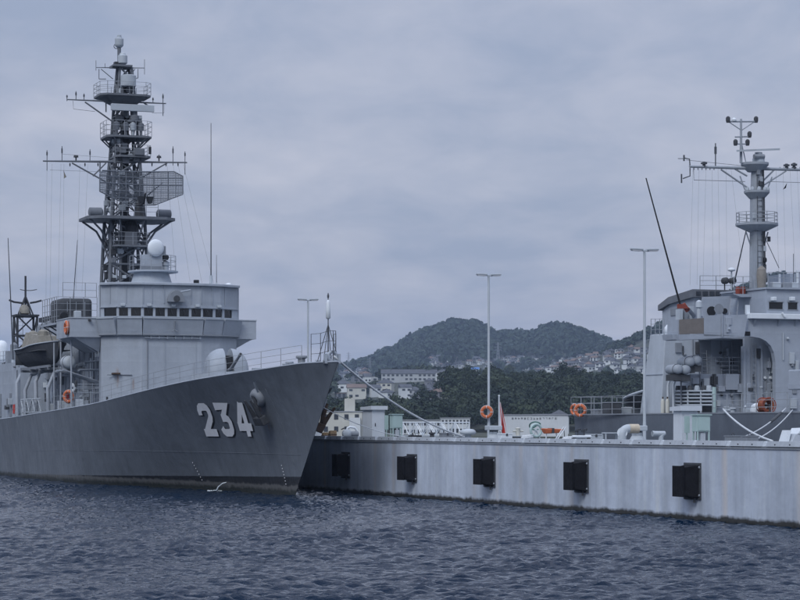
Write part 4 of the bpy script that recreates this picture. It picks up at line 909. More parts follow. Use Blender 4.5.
# front wall fittings
fr = one('face_rail', 'ship_paint', house_, lambda m: (m.bar((28.0, -2.1, zb(338)), (28.0, 1.7, zb(338)), .03, 6), [m.box(27.98, 28.16, b - .025, b + .025, zb(339), zb(336)) for b in np.arange(-2.0, 1.7, .55)]))
one('face_pipe', 'ship_paint_dull', house_, lambda m: m.tube([(28.13, 1.5, 5.2), (28.13, 1.5, 9.4)], .035, 6)); one('face_pipe', 'ship_paint_dull', house_, lambda m: m.tube([(28.95, 4.0, zb(375)), (28.5, 3.1, zb(375)), (28.3, 2.5, zb(375))], .035, 6))
one('fitting', 'rust_iron', house_, lambda m: m.box(28.35, 28.8, 3.25, 3.75, zb(374.5), zb(373))); one('hose_box', 'ship_paint', house_, lambda m: m.box(27.9, 28.17, .6, 1.1, 5.4, 6.1), bevel=.02)
one('fire_hydrant', 'iron', house_, lambda m: m.bar((28.3, 4.15, 5.2), (28.3, 4.15, 5.7), .07, 8))
for b in (-1.8, 0.3): one('plate_seam', 'ship_paint', house_, lambda m: m.box(28.13, 28.17, b, b + .03, 5, 9.6))

# bridge
bridge = empty('bridge'); bridge.parent = ship
BZ0, BZ1, BT = 10.75, 13.02, 28.1
wx = [(104, 116.5), (119, 128), (131, 141), (144, 153), (155.5, 165), (167.5, 177), (179.5, 189), (191.5, 201), (203, 213), (215.5, 222.5), (224.5, 232)]
WZ0, WZ1 = zb(316.4), zb(308.2)
def plan(x, t): return (t, FA.at_t(x, 310, t)[1])
PL = [plan(100.5, 29.6), plan(117.5, 28.55), plan(142.3, BT), plan(202, BT), plan(220.5, 28.55), plan(237.5, 29.6)]          # faceted front in plan
def plan_hit(x):
    for (t0, b0), (t1, b1) in zip(PL, PL[1:]):
        lo_, hi_ = 0.0, 1.0
        f0, f1 = [400 + FP * (lambda w: w.x / w.y)(FA.w(t0 + (t1 - t0) * u, b0 + (b1 - b0) * u, 11)) - x for u in (0, 1)]
        if f0 <= 1e-6 and f1 >= -1e-6:
            for _ in range(40):
                m_ = (lo_ + hi_) / 2; f_ = 400 + FP * (lambda w: w.x / w.y)(FA.w(t0 + (t1 - t0) * m_, b0 + (b1 - b0) * m_, 11)) - x
                if f_ < 0: lo_ = m_
                else: hi_ = m_
            return (t0 + (t1 - t0) * lo_, b0 + (b1 - b0) * lo_)
    return PL[0] if x < 150 else PL[-1]
def slab(m, p, q, z0_, z1_, out=0.0, th=.12):
    d = Vector((q[0] - p[0], q[1] - p[1], 0)).normalized(); n = Vector((-abs(d.y), (d.x if d.y < 0 else -d.x) * 1.0, 0)); n = Vector((d.y, -d.x, 0)); n = n if n.x < 0 else -n
    A_, B_ = Vector((p[0], p[1], 0)) + n * out, Vector((q[0], q[1], 0)) + n * out; C_, D_ = B_ - n * th, A_ - n * th
    m.hexa([(v.x, v.y, z0_) for v in (A_, B_, C_, D_)] + [(v.x, v.y, z1_) for v in (A_, B_, C_, D_)])
def runs(m, z0_, z1_, out=0.0, th=.12):
    for p, q in zip(PL, PL[1:]): slab(m, p, q, z0_, z1_, out, th)
wp = [(plan_hit(a), plan_hit(c)) for a, c in wx]
def bfront(m):
    runs(m, BZ0, WZ0); runs(m, WZ1, BZ1); e_ = [PL[0]] + [v for p_ in wp for v in p_] + [PL[-1]]
    for i in range(0, len(e_), 2):
        p, q = e_[i], e_[i + 1]; ks = [c_ for c_ in PL[1:-1] if min(p[1], q[1]) < c_[1] < max(p[1], q[1])]
        for u_, v_ in zip([p] + ks, ks + [q]): slab(m, u_, v_, WZ0, WZ1)
one('front_wall', 'ship_paint', bridge, bfront)
PB = PL + [(33.9, -3.2), (33.9, 3.1)]
one('side_walls', 'ship_paint', bridge, lambda m: [slab(m, p, q, BZ0, BZ1, -.02, .1) for p, q in ((PL[-1], (33.9, -3.2)), ((33.9, -3.2), (33.9, 3.1)), ((33.9, 3.1), PL[0]))])
one('floor', 'deck_paint', bridge, lambda m: m.prism([(p[0] + .2, p[1] * .96, BZ0) for p in PB], (0, 0, .1))); one('roof', 'ship_paint', bridge, lambda m: m.prism([(p[0] - .22 if p[0] < 30 else p[0] + .2, p[1] * 1.025, BZ1) for p in PB], (0, 0, .17)), bevel=.03)
for a, c in wp: one('window', 'glass_dark', bridge, lambda m: slab(m, a, c, WZ0, WZ1, -.07, .03))
one('front_block', 'ship_paint', house_, lambda m: m.prism([(p[0] + .06, p[1] * .99, 4.5) for p in PL] + [(31.0, -4.3, 4.5), (31.0, 4.1, 4.5)], (0, 0, 6.25)), bevel=.03)
one('window_ledge', 'ship_paint', bridge, lambda m: runs(m, WZ0 - .07, WZ0 - .02, .07, .07)); one('brow', 'ship_paint', bridge, lambda m: runs(m, WZ1 + .03, WZ1 + .08, .10, .10))
for a, c in wp: one('wiper', 'iron', bridge, lambda m: m.bar((a[0] - .03, a[1] * .7 + c[1] * .3, WZ1), (a[0] - .03, a[1] * .45 + c[1] * .55, WZ0 + .12), .014, 4))
for x in (122.5, 149, 173, 197, 219): tb, b = plan_hit(x); one('wiper_lamp', 'light_grey', bridge, lambda m: m.box(tb - .2, tb + .03, b - .14, b + .14, WZ1 + .09, WZ1 + .26), bevel=.03)
for x in (110, 126, 143, 152, 164, 191, 201, 212, 225): tb, b = plan_hit(x); one('stiffener', 'ship_paint', bridge, lambda m: m.box(tb - .05, tb + .03, b - .02, b + .02, WZ1 + .3, BZ1))
b = FA.at_t(175, 296, BT)[1]
one('horn_hood', 'ship_paint_dull', bridge, lambda m: m.prism([(BT - .45, b + .55 * math.cos(a), zb(302) + .75 * math.sin(a)) for a in np.linspace(0, math.pi, 10)], (.45, 0, 0)), True); one('horn', 'iron', bridge, lambda m: m.lathe((BT - .5, b, zb(299)), [(.05, .4), (.08, .2), (.22, 0)], 12, (1, 0, 0)))
one('horn_arm', 'ship_paint', bridge, lambda m: m.bar((BT - .3, b - .3, zb(292)), (BT - .35, b - .95, zb(290)), .06, 6))
# bridge wings and the band below the windows
def band(m, z0_, z1_, o0, o1, th):
    for p, q in zip(PL, PL[1:]):
        d = Vector((q[0] - p[0], q[1] - p[1], 0)).normalized(); n = Vector((d.y, -d.x, 0)); n = n if n.x < 0 else -n; A_, B_ = Vector((p[0], p[1], 0)), Vector((q[0], q[1], 0))
        lo4 = [A_ + n * o0, B_ + n * o0, B_ - n * th, A_ - n * th]; hi4 = [A_ + n * o1, B_ + n * o1, B_ - n * th, A_ - n * th]; m.hexa([(v.x, v.y, z0_) for v in lo4] + [(v.x, v.y, z1_) for v in hi4])
one('bulwark_band', 'ship_paint', bridge, lambda m: band(m, zb(336), zb(319), .12, .42, .0)); one('band_cap', 'light_grey', bridge, lambda m: band(m, zb(319) + .002, zb(318), .47, .47, .0))
one('band_rail', 'rail_grey', bridge, lambda m: band(m, zb(335.2), zb(334.2), .22, .22, -.18))
for b in (FA.at_t(174, 328, 27.9)[1],): one('bracket', 'ship_paint_dull', bridge, lambda m: (m.bar((27.6, b, zb(321)), (27.75, b, zb(331)), .05, 6), m.bar((27.6, b - .2, zb(332)), (27.75, b, zb(330)), .03), m.bar((27.6, b + .2, zb(332)), (27.75, b, zb(330)), .03)))
for s in (1, -1):
    wg = empty('bridge_wing'); wg.parent = bridge
    wgm = MB(); y0, y1 = s * 4.25, s * 6.3; t0, t1, z0_, z1_ = 29.6, 34.2, 9.62, 10.85
    wgm.box(t0, t1, y0, y1, z0_, z0_ + .12); wgm.box(t0, t0 + .07, y0, y1, z0_ + .12, z1_); wgm.box(t0 + .07, t1, y1 - s * .07, y1, z0_ + .12, z1_); wgm.box(t1 - .07, t1, y0, y1 - s * .07, z0_ + .12, z1_)
    wgm.hexa([(t0 + .6, y0, 8.7), (t1 - .3, y0, 8.7), (t1 - .3, y0 + s * .1, 8.7), (t0 + .6, y0 + s * .1, 8.7), (t0 + .1, y0, z0_), (t1 - .1, y0, z0_), (t1 - .1, y1 - s * .2, z0_), (t0 + .1, y1 - s * .2, z0_)] if s > 0 else
             [(t1 - .3, y0, 8.7), (t0 + .6, y0, 8.7), (t0 + .6, y0 + s * .1, 8.7), (t1 - .3, y0 + s * .1, 8.7), (t1 - .1, y0, z0_), (t0 + .1, y0, z0_), (t0 + .1, y1 - s * .2, z0_), (t1 - .1, y1 - s * .2, z0_)])
    bpy.data.objects.remove(wg); wgo = wgm.build('bridge_wing', 'ship_paint', bridge)
    one('rail_cap', 'light_grey', wgo, lambda m: (m.box(t0 - .05, t0 + .1, y0, y1 + s * .03, z1_, z1_ + .06), m.box(t0 + .1, t1, y1 - s * .1, y1 + s * .04, z1_, z1_ + .06)))
    one('bracket', 'ship_paint', wgo, lambda m: m.bar((t0 + .4, y1 - s * .3, z0_), (t0 + .9, y0 + s * .05, 8.6), .06, 6))
    one('lamp', 'iron', wgo, lambda m: m.bar((t0 - .25, y0 + s * .8, z1_ - .15), (t0 - .0, y0 + s * .8, z1_ - .1), .09, 8))
# signal deck aft of the starboard wing
sd = empty('signal_deck'); sd.parent = ship
one('platform', 'ship_paint', sd, lambda m: m.box(34.25, 39.5, 3.4, 6.35, 10.62, 10.75)); one('locker_row', 'canvas_dark', sd, lambda m: m.box(34.9, 38.6, 3.7, 5.9, 10.75, 12.45), bevel=.25); one('locker_strap', 'rail_grey', sd, lambda m: [m.box(34.87, 34.9, b_, b_ + .05, 10.9, 12.2) for b_ in (4.2, 4.8, 5.4)])
railing([(34.4, 3.5, 10.75), (34.4, 6.25, 10.75), (39.4, 6.25, 10.75)], sd, 1.75, .9, 4, .02, 'rail_grey'); one('searchlight', 'black_paint', sd, lambda m: m.lathe((33.6, 5.9, 11.15), [(.28, 0), (.30, .1), (.26, .4), (.1, .5)], 14, (1, 0, 0)), True)
one('searchlight_post', 'ship_paint', sd, lambda m: m.bar((33.85, 5.9, 9.7), (33.85, 5.9, 10.9), .06, 8)); one('chart_box', 'light_grey', sd, lambda m: m.box(33.0, 33.5, 4.85, 5.3, 10.8, 11.5), bevel=.05)
one('support_truss', 'ship_paint_dull', sd, lambda m: [m.bar((t, 3.5, 9.0), (t, 6.2, 10.62), .05, 6) for t in (35, 37.2, 39.2)]); one('canvas_dodger', 'canvas_dark', sd, lambda m: m.box(34.42, 34.46, 4.4, 6.2, 10.9, 11.5))
railing([(34.1, 5.9, 12.45), (34.1, 3.6, 12.45)], ship, 1.0, .9, 2, .02, 'rail_grey')
# whips
def whip(p, q, r, parent=ship): w_ = one('whip_aerial', 'aerial', parent, lambda m: m.bar(p, q, r, 6, r * .45)); one('aerial_base', 'light_grey', w_, lambda m: m.bar(p, Vector(p).lerp(Vector(q), .05), r * 2.2, 8))
whip(FA.at_t(211, 283.5, 29.5), FA.at_t(211, 123, 29.5), .05); whip(FA.at_t(216.5, 284, 29.5), FA.at_t(216.5, 255, 29.5), .03)
a = FA.at_t(72.5, 297, 38); whip((38, a[1], a[2] - 1), FA.at_t(77.5, 240, 38), .045)
a = FA.at_t(13.5, 318, 66); whip((66, a[1], 8.6), FA.at_t(8, 238, 66), .07)
one('roof_lamp', 'black_paint', ship, lambda m: m.box(29.3, 29.6, FA.at_t(196.5, 280, 29.4)[1] - .16, FA.at_t(196.5, 280, 29.4)[1] + .16, 13.19, 13.5), bevel=.03); one('roof_dome', 'white_paint', ship, lambda m: m.lathe((29.5, FA.at_t(229, 285, 29.4)[1], 13.19), [(.2, 0), (.22, .06), (.12, .14), (.02, .16)], 12), 'all')

# fire-control director
fc = empty('fire_director'); fc.parent = ship; T = 31.5
f = lambda x, y: FA.at_t(x, y, T)
c = f(153, 272)[1]; zp = f(153, 273)[2]
one('drum', 'ship_paint', fc, lambda m: m.lathe((T, c + .1, 13.19), [(1.42, 0), (1.15, zp - 13.19)], 22), True)
one('platform', 'ship_paint', fc, lambda m: m.lathe((T, c, zp), [(1.55, 0), (1.68, .03), (1.68, .12), (1.6, .13)], 24)); one('house', 'ship_paint', fc, lambda m: m.box(T - .55, T + .6, f(160, 260)[1], f(142, 260)[1], zp + .13, f(150, 255)[2]), bevel=.05)
dc = Vector(f(153.5, 248.7)); dc.x = T - .75
dsh = one('dish', 'white_paint', fc, lambda m: m.lathe(dc, [(.03, -.14), (.30, -.11), (.50, -.03), (.58, .06), (.55, .12), (.2, .2)], 26, (1, .12, 0)), 'all'); one('dish_mount', 'ship_paint_dull', fc, lambda m: m.box(T - .6, T + .2, c - .75, c + .35, f(150, 256)[2], f(150, 246)[2]), bevel=.06)
one('optical_sight', 'black_paint', fc, lambda m: m.bar((T - .6, f(164, 258)[1], f(164, 258)[2]), (T + .1, f(164, 258)[1], f(164, 258)[2]), .2, 10)); one('sight_post', 'ship_paint', fc, lambda m: m.lathe((T - .2, f(165, 270)[1], zp + .13), [(.22, 0), (.2, .3), (.28, .4), (.24, .62), (.1, .7)], 12), True)
cc = [(T + 1.55 * math.cos(a), c + 1.55 * math.sin(a), zp + .13) for a in np.linspace(math.pi * .45, math.pi * 2.1, 12)]; railing(cc, fc, 1.0, 1.2, 3, .018, 'rail_grey')
one('brace_plate', 'ship_paint_dull', fc, lambda m: m.box(T - .62, T - .55, f(160, 262)[1] - .1, f(142, 262)[1] + .2, zp + .13, zp + .42))

# main lattice mast
mast = empty('lattice_mast'); mast.parent = ship; MT = 41.5
g = lambda x, y, t=MT: Vector(FA.at_t(x, y, t))
mz = [9.4, 11.6, 13.5, 15.2, 16.8, 18.4, 20.1, 21.4, 22.6, 24.25, 25.7, 27.1, 28.2, 29.2]
def hwid(z): return float(np.interp(z, [9.4, 13.9, 18.4, 20.6, 24.2, 27.2, 29.3], [1.5, 1.38, 1.18, 1.02, .78, .60, .42]))
MB0 = g(124.5, 200)[1]
def corner(z): h = hwid(z); return [Vector((MT + sx * h, MB0 + sy * h, z)) for sx, sy in ((-1, -1), (-1, 1), (1, 1), (1, -1))]
for i, (z0_, z1_) in enumerate(zip(mz, mz[1:])):
    A_, B_ = corner(z0_), corner(z1_)
    for k in range(4):
        one('leg_tube', 'mast_paint', mast, lambda m: m.bar(A_[k], B_[k], .125 if z0_ < 22 else .10, 8), True); one('girt', 'mast_paint', mast, lambda m: m.bar(B_[k], B_[(k + 1) % 4], .07, 6))
        if i % 2 == k % 2: one('diagonal', 'mast_paint', mast, lambda m: m.bar(A_[k], B_[(k + 1) % 4], .075, 6))
        else: one('diagonal', 'mast_paint', mast, lambda m: m.bar(A_[(k + 1) % 4], B_[k], .075, 6))
        if z0_ < 22.5: one('counter_brace', 'mast_paint', mast, lambda m: m.bar(B_[k] if i % 2 == k % 2 else B_[(k + 1) % 4], A_[(k + 1) % 4] if i % 2 == k % 2 else A_[k], .05, 6))
        if z0_ > 18.3 and i % 2: one('diagonal', 'mast_paint', mast, lambda m: m.bar((A_[k] + A_[(k + 1) % 4]) / 2, (B_[k] + B_[(k + 2) % 4]) / 2, .04, 6))
one('cable_trunk', 'mast_black', mast, lambda m: m.box(MT - .3, MT + .25, MB0 - .25, MB0 + .2, 9.4, 26.9)); one('waveguide', 'mast_paint', mast, lambda m: m.bar((MT - .6, MB0 + .5, 9.4), (MT - .3, MB0 + .3, 26), .07, 8)); one('exhaust_trunk', 'mast_paint', mast, lambda m: m.lathe((MT + .4, MB0 - .3, 9.4), [(.55, 0), (.5, 6), (.4, 8.9)], 12), True)
def ladder(p, q, w_, parent, m_='mast_paint', ax=(0, 1, 0)):
    p, q, ax = Vector(p), Vector(q), Vector(ax) * w_ / 2; B = MB(); B.bar(p - ax, q - ax, .02, 5); B.bar(p + ax, q + ax, .02, 5); n = int((q - p).length / .32)
    for i in range(n): c = p.lerp(q, (i + .5) / n); B.bar(c - ax, c + ax, .014, 4)
    B.build('ladder', m_, parent)
ladder((MT - 1.55, MB0 + 1.05, 9.5), (MT - .75, MB0 + .55, 27), .42, mast)
def platform(name, pts, z, th, m_='mast_paint', rail=1.0, taper=None, wires=3):
    o = one(name, m_, mast, lambda m: m.prism([(p[0], p[1], z - th) for p in pts], (0, 0, th)))
    if taper: one('platform_bracket', m_, mast, lambda m: [m.bar((p[0] * .96 + MT * .04, p[1] * .94, z - th), (MT + (p[0] - MT) * .3, MB0 + (p[1] - MB0) * .3, z - th - taper), .055, 6) for p in pts])
    if rail: railing([(p[0], p[1], z) for p in pts], o, rail, .9, wires, .016, 'rail_grey', closed=True)
    return o
def octo(b0, b1, t0, t1, ch=.5): return [(t0, b0 - ch), (t0, b1 + ch), (t0 + ch, b1), (t1 - ch, b1), (t1, b1 + ch), (t1, b0 - ch), (t1 - ch, b0), (t0 + ch, b0)]
# radar platform
zP1 = g(124, 219)[2]; b0, b1 = g(82, 219)[1], g(169, 219)[1]
p1 = platform('radar_platform', octo(b0, b1, MT - 2.6, MT + 1.9, .8), zP1, .2, 'mast_paint', 0, None)
for s, b in ((1, b0), (-1, b1)):
    for t in (MT - 1.6, MT + 1.0): one('knee_strut', 'mast_paint', mast, lambda m: m.tube([(t, b - s * .25, zP1 - .2), (t * .6 + MT * .4, b * .62 + MB0 * .38, zP1 - .9), (t * .5 + MT * .5, MB0 + s * 1.22, zP1 - 2.1)], .075, 8), True)
for s in (1, -1):
    for t in (MT - 2.4, MT - .2): one('knee_strut', 'mast_paint', mast, lambda m: m.bar((t, MB0 + s * .9, zP1 - .2), (MT - 1.2, MB0 + s * .35, zP1 - 2.5), .07, 8))
railing([(MT - 2.5, b0 - 1.5, zP1), (MT - 2.5, b1 + 1.4, zP1)], p1, 1.0, .8, 3, .018, 'rail_grey')
one('jammer_drum', 'radar_grey', mast, lambda m: m.lathe((MT - .9, g(86, 217)[1], zP1 + .34), [(.2, 0), (.33, .06), (.34, .9), (.2, 1.0)], 14, (0, -1, 0)), True); one('jammer_drum', 'radar_grey', mast, lambda m: m.lathe((MT - .9, g(168, 217)[1], zP1 + .34), [(.2, 0), (.33, .06), (.34, .95), (.2, 1.05)], 14, (0, 1, 0)), True)
# mid landing and inner clutter under the radar platform
zL = g(124, 247)[2]; platform('landing', octo(MB0 + 1.2, MB0 - 1.4, MT - 2.2, MT + .8, .3), zL, .12, 'mast_paint', .9)
one('waveguide_box', 'mast_paint', mast, lambda m: m.box(MT - 1.9, MT - .9, MB0 - .5, MB0 + .4, zL, zL + .9), bevel=.03); one('fan_housing', 'mast_black', mast, lambda m: m.lathe((MT - 1.2, MB0 - .2, zP1 - 1.4), [(.45, 0), (.45, .8), (.3, 1.2)], 12))
# air search antenna: open lattice reflector
DT = MT - 2.3
outline = [(98, 175), (98, 192), (129, 205), (155, 205), (181, 195), (181, 177), (173, 172), (101, 171)]
OP = [g(x, y, DT) for x, y in outline]; bc = (OP[0][1] + OP[4][1]) / 2
def dpt(b, z): return Vector((DT - .07 * (b - bc) ** 2 * .9 + .035 * (z - 20.8) ** 2, b, z))
OB = [(p[1], p[2]) for p in OP]
def span(b):                           # vertical extent of the outline at one b
    zs = []
    for (x0, z0_), (x1, z1_) in zip(OB, OB[1:] + OB[:1]):
        if min(x0, x1) - 1e-6 <= b <= max(x0, x1) + 1e-6 and abs(x1 - x0) > 1e-6: zs.append(z0_ + (z1_ - z0_) * (b - x0) / (x1 - x0))
    return (min(zs), max(zs)) if len(zs) > 1 else None
def hspan(z):
    bs_ = []
    for (x0, z0_), (x1, z1_) in zip(OB, OB[1:] + OB[:1]):
        if min(z0_, z1_) <= z <= max(z0_, z1_) and abs(z1_ - z0_) > 1e-6: bs_.append(x0 + (x1 - x0) * (z - z0_) / (z1_ - z0_))
    return (min(bs_), max(bs_)) if len(bs_) > 1 else None
ant = empty('search_antenna'); ant.parent = ship
def densify(a, c, n=5): return [dpt(a[0] + (c[0] - a[0]) * i / n, a[1] + (c[1] - a[1]) * i / n) for i in range(n + 1)]
for a, c in zip(OB, OB[1:] + OB[:1]): one('rim_tube', 'radar_grey', ant, lambda m: m.tube(densify(a, c), .04, 6))
bmin, bmax = min(o[0] for o in OB), max(o[0] for o in OB); zmin, zmax = min(o[1] for o in OB), max(o[1] for o in OB)
for k in range(1, 12):
    b = bmin + (bmax - bmin) * k / 12; sp = span(b)
    if sp: one('rib', 'radar_grey', ant, lambda m: m.tube([dpt(b, sp[0] + (sp[1] - sp[0]) * i / 4) for i in range(5)], .032, 6))
for k in range(1, 5):
    z = zmin + (zmax - zmin) * k / 5; hs = hspan(z)
    if hs: one('stringer', 'radar_grey', ant, lambda m: m.tube([dpt(hs[0] + (hs[1] - hs[0]) * i / 10, z) for i in range(11)], .03, 6))
def meshwires(m):
    for z in np.arange(zmin + .05, zmax, .085):
        hs = hspan(z)
        if hs: m.tube([dpt(hs[0] + (hs[1] - hs[0]) * i / 8, z) + Vector((.03, 0, 0)) for i in range(9)], .023, 3)
    for b in np.arange(bmin + .06, bmax, .11):
        sp = span(b)
        if sp: m.tube([dpt(b, sp[0] + (sp[1] - sp[0]) * i / 4) + Vector((.03, 0, 0)) for i in range(5)], .02, 3)
mw = one('reflector_mesh', 'radar_grey', ant, meshwires); mw['kind'] = 'stuff'
fb = g(142, 203, DT - 1.2)
one('feed_arm', 'mast_black', ant, lambda m: m.tube([(DT + .1, bc, zmin - .05), (DT - 1.3, bc, zmin + .05), (DT - 1.7, bc, zmin + .7)], .07, 8)); 
for s in (-.32, .32): one('feed_horn', 'mast_black', ant, lambda m: m.hexa([(DT - 1.9, bc + s - .12, zmin + .0), (DT - 1.5, bc + s - .12, zmin), (DT - 1.5, bc + s + .12, zmin), (DT - 1.9, bc + s + .12, zmin), (DT - 2.0, bc + s - .2, zmin + .45), (DT - 1.4, bc + s - .2, zmin + .45), (DT - 1.4, bc + s + .2, zmin + .45), (DT - 2.0, bc + s + .2, zmin + .45)]))
one('pedestal', 'mast_black', ant, lambda m: m.lathe((DT + .3, bc, zP1), [(.42, 0), (.36, .1), (.3, .7), (.36, .75), (.3, zmin - zP1 + .35)], 14), True)
for a in (-1.6, 1.6): one('back_strut', 'radar_grey', ant, lambda m: m.bar((DT + .35, bc, zmin + .2), dpt(bc + a, 20.9), .045, 6))
# yards
def dipole(p, dz0, dz1, parent, r=.03, cross=True):
    p = Vector(p); o = one('dipole', 'aerial', parent, lambda m: (m.bar(p + Vector((0, 0, dz0)), p + Vector((0, 0, dz1)), r, 6), m.bar(p + Vector((0, 0, dz1 * .55)), p + Vector((0, 0, dz1 * .85)), r * 2.1, 6) if cross else None)); return o
def yard(x0, y0, x1, y1, t, r, name='yard'): a, c = g(x0, y0, t), g(x1, y1, t); mid = (a + c) / 2; return one(name, 'mast_paint', mast, lambda m: (m.bar(mid, a, r, 8, r * .6), m.bar(mid, c, r, 8, r * .6)))
Y1 = yard(43, 161, 187, 162.5, MT - .9, .085); zt = MT - .9
for x, u, d in ((47, 11, 9), (62, 15, 0), (76, 6, 0), (90, 12, 0), (159, 7, 0), (173, 15, 4), (185, 10, 13)): dipole(g(x, 161.5, zt), -d / 14., u / 14., Y1, .028)
for x in (70, 85, 98, 152, 166, 178): one('insulator', 'iron', Y1, lambda m: m.lathe(g(x, 163, zt), [(.04, 0), (.06, -.12), (.02, -.25)], 6))
one('yard_light', 'iron', Y1, lambda m: m.lathe(g(76, 160.5, zt), [(.05, 0), (.05, .2), (.18, .22), (.15, .36)], 8)); one('yard_light', 'iron', Y1, lambda m: m.lathe(g(159, 161, zt), [(.05, 0), (.05, .2), (.18, .22), (.15, .36)], 8))
for p, q in (((72, 163), (106, 182)), ((93, 176), (106, 163)), ((167, 163), (141, 178)), ((100, 162), (100, 173))): one('yard_brace', 'mast_paint', mast, lambda m: m.bar(g(*p, zt), g(*q, zt), .055, 6))
one('foot_rope', 'wire', mast, lambda m: m.bar(g(50, 170, zt), g(106, 172, zt), .012, 4)); one('jackstay', 'wire', mast, lambda m: m.bar(g(62, 154, zt), g(112, 158, zt), .010, 4))
Y2 = yard(67, 99.5, 166, 103.5, MT - .6, .07); zt2 = MT - .6
for x, u, d in ((67, 5, 1), (76, 9, 0), (84, 7, 0), (153, 6, 0), (163, 10, 12)): dipole(g(x, 100 + (x - 67) * .04, zt2), -d / 14., u / 14., Y2, .03)
for p, q in (((85, 102), (116, 124)), ((150, 107), (144, 103)), ((106, 99), (106, 112))): one('yard_brace', 'mast_paint', mast, lambda m: m.bar(g(*p, zt2), g(*q, zt2), .055, 6))
one('trapeze_wire', 'wire', mast, lambda m: m.tube([g(73, 101, zt2), g(73.5, 109, zt2), g(95, 111.5, zt2)], .016, 4)); one('trapeze_wire', 'wire', mast, lambda m: m.tube([g(152, 113, zt2), g(164, 113, zt2), g(164, 104, zt2)], .016, 4))
Y3 = yard(96, 67.5, 144.5, 68, MT - .3, .045); zt3 = MT - .3
for x, u, d in ((96, 7, 3), (105, 4, 0), (144.5, 8, 7)): dipole(g(x, 67.5, zt3), -d / 14., u / 14., Y3, .02, False)
for p, q in (((101, 69), (113, 79)), ((99, 69), (99, 79)), ((99, 79), (106, 79)), ((135, 69), (130, 76)), ((138, 69), (138, 78)), ((138, 78), (132, 79))): one('yard_brace', 'mast_paint', mast, lambda m: m.bar(g(*p, zt3), g(*q, zt3), .03, 6))
# upper platforms
zt_ = g(124, 157)[2]; platform('lamp_platform', octo(g(112, 157)[1], g(147, 157)[1], MT - 1.4, MT + 1.1, .3), zt_, .14, 'mast_paint', .75, None)
one('nav_light_box', 'mast_paint', mast, lambda m: m.box(MT - 1.5, MT - .7, g(140, 152)[1], g(130, 152)[1], zt_, zt_ + .45), bevel=.04); one('nav_light', 'black_paint', mast, lambda m: m.bar((MT - 1.52, g(145, 153)[1], zt_ + .1), (MT - 1.52, g(145, 153)[1], zt_ + .6), .1, 8))
zp2 = g(124, 137.5)[2]; platform('searchlight_platform', octo(g(103, 137)[1], g(148, 137)[1], MT - 1.5, MT + 1.3, .4), zp2, .14, 'mast_paint', 1.05, 1.1)
for x in (113, 122, 129, 137): one('signal_lamp', 'mast_paint' if x != 129 else 'light_grey', mast, lambda m: m.lathe((MT - 1.2, g(x, 130)[1], zp2), [(.1, 0), (.1, .35), (.22, .4), (.22, .85), (.1, .95)], 10), True)
zr = g(132, 110.5)[2]; nv = one('navigation_radar', 'light_grey', mast, lambda m: m.prism([(MT - 1.5, g(111, 110, MT - 1.4)[1], zr - .24), (MT - 1.3, g(111, 110, MT - 1.4)[1], zr - .24), (MT - 1.2, g(111, 110, MT - 1.4)[1], zr + .2), (MT - 1.5, g(111, 110, MT - 1.4)[1], zr + .24)], (0, g(154, 111, MT - 1.4)[1] - g(111, 110, MT - 1.4)[1], 0)), bevel=.03)
one('radar_gearbox', 'mast_paint', nv, lambda m: m.lathe((MT - 1.1, g(131, 116)[1], zr - .85), [(.34, 0), (.34, .3), (.2, .4), (.2, .62)], 12), True); one('radar_bracket', 'mast_paint', nv, lambda m: m.box(MT - 1.3, MT - .5, g(138, 118)[1], g(124, 118)[1], zr - .98, zr - .85)); one('radar_motor', 'light_grey', nv, lambda m: m.bar((MT - 1.1, g(127, 117)[1], zr - .65), (MT - 1.1, g(138, 117)[1], zr - .65), .18, 10))
zp3 = g(124, 96.5)[2]; platform('top_platform', octo(g(96.5, 96)[1], g(147, 96)[1], MT - 1.6, MT + 1.4, .45), zp3, .14, 'mast_paint', .85, None)
one('platform_cone', 'mast_paint', mast, lambda m: m.hexa([(MT - .6, MB0 - .6, zp3 - .75), (MT + .6, MB0 - .6, zp3 - .75), (MT + .6, MB0 + .6, zp3 - .75), (MT - .6, MB0 + .6, zp3 - .75), (MT - 1.3, g(143, 98)[1], zp3 - .14), (MT + 1.1, g(143, 98)[1], zp3 - .14), (MT + 1.1, g(102, 98)[1], zp3 - .14), (MT - 1.3, g(102, 98)[1], zp3 - .14)]))
one('aerial_drum', 'light_grey', mast, lambda m: m.lathe((MT - .95, g(125.3, 83)[1], g(125, 88.5)[2]), [(.5, 0), (.55, .04), (.55, .76), (.5, .8)], 20), True)
for a in (0, 1.57, 3.14, 4.71): one('drum_leg', 'mast_paint', mast, lambda m: m.bar((MT - .95 + .4 * math.cos(a), g(125.3, 83)[1] + .4 * math.sin(a), zp3), (MT - .95 + .4 * math.cos(a), g(125.3, 83)[1] + .4 * math.sin(a), g(125, 88.5)[2]), .05, 6))
one('cap_platform', 'mast_paint', mast, lambda m: m.box(MT - .8, MT + .6, g(130, 67)[1], g(111, 67)[1], 29.2, 29.32)); 
bt = g(119.2, 50)[1]
one('topmast', 'mast_paint', mast, lambda m: m.bar((MT, bt, 29.3), (MT, bt, g(119, 46)[2] + .1), .13, 10)); one('beacon_drum', 'light_grey', mast, lambda m: m.lathe((MT - .2, g(122, 60)[1], g(122, 65)[2]), [(.2, 0), (.34, .1), (.34, .62), (.24, .68), (.2, .8), (.1, .85)], 14), True)
one('masthead_barrel', 'light_grey', mast, lambda m: m.lathe((MT, bt, g(119, 46)[2]), [(.18, -.1), (.29, 0), (.31, .1), (.31, .5), (.2, .56), (.2, .62), (.15, .64), (.15, .76)], 14), True)
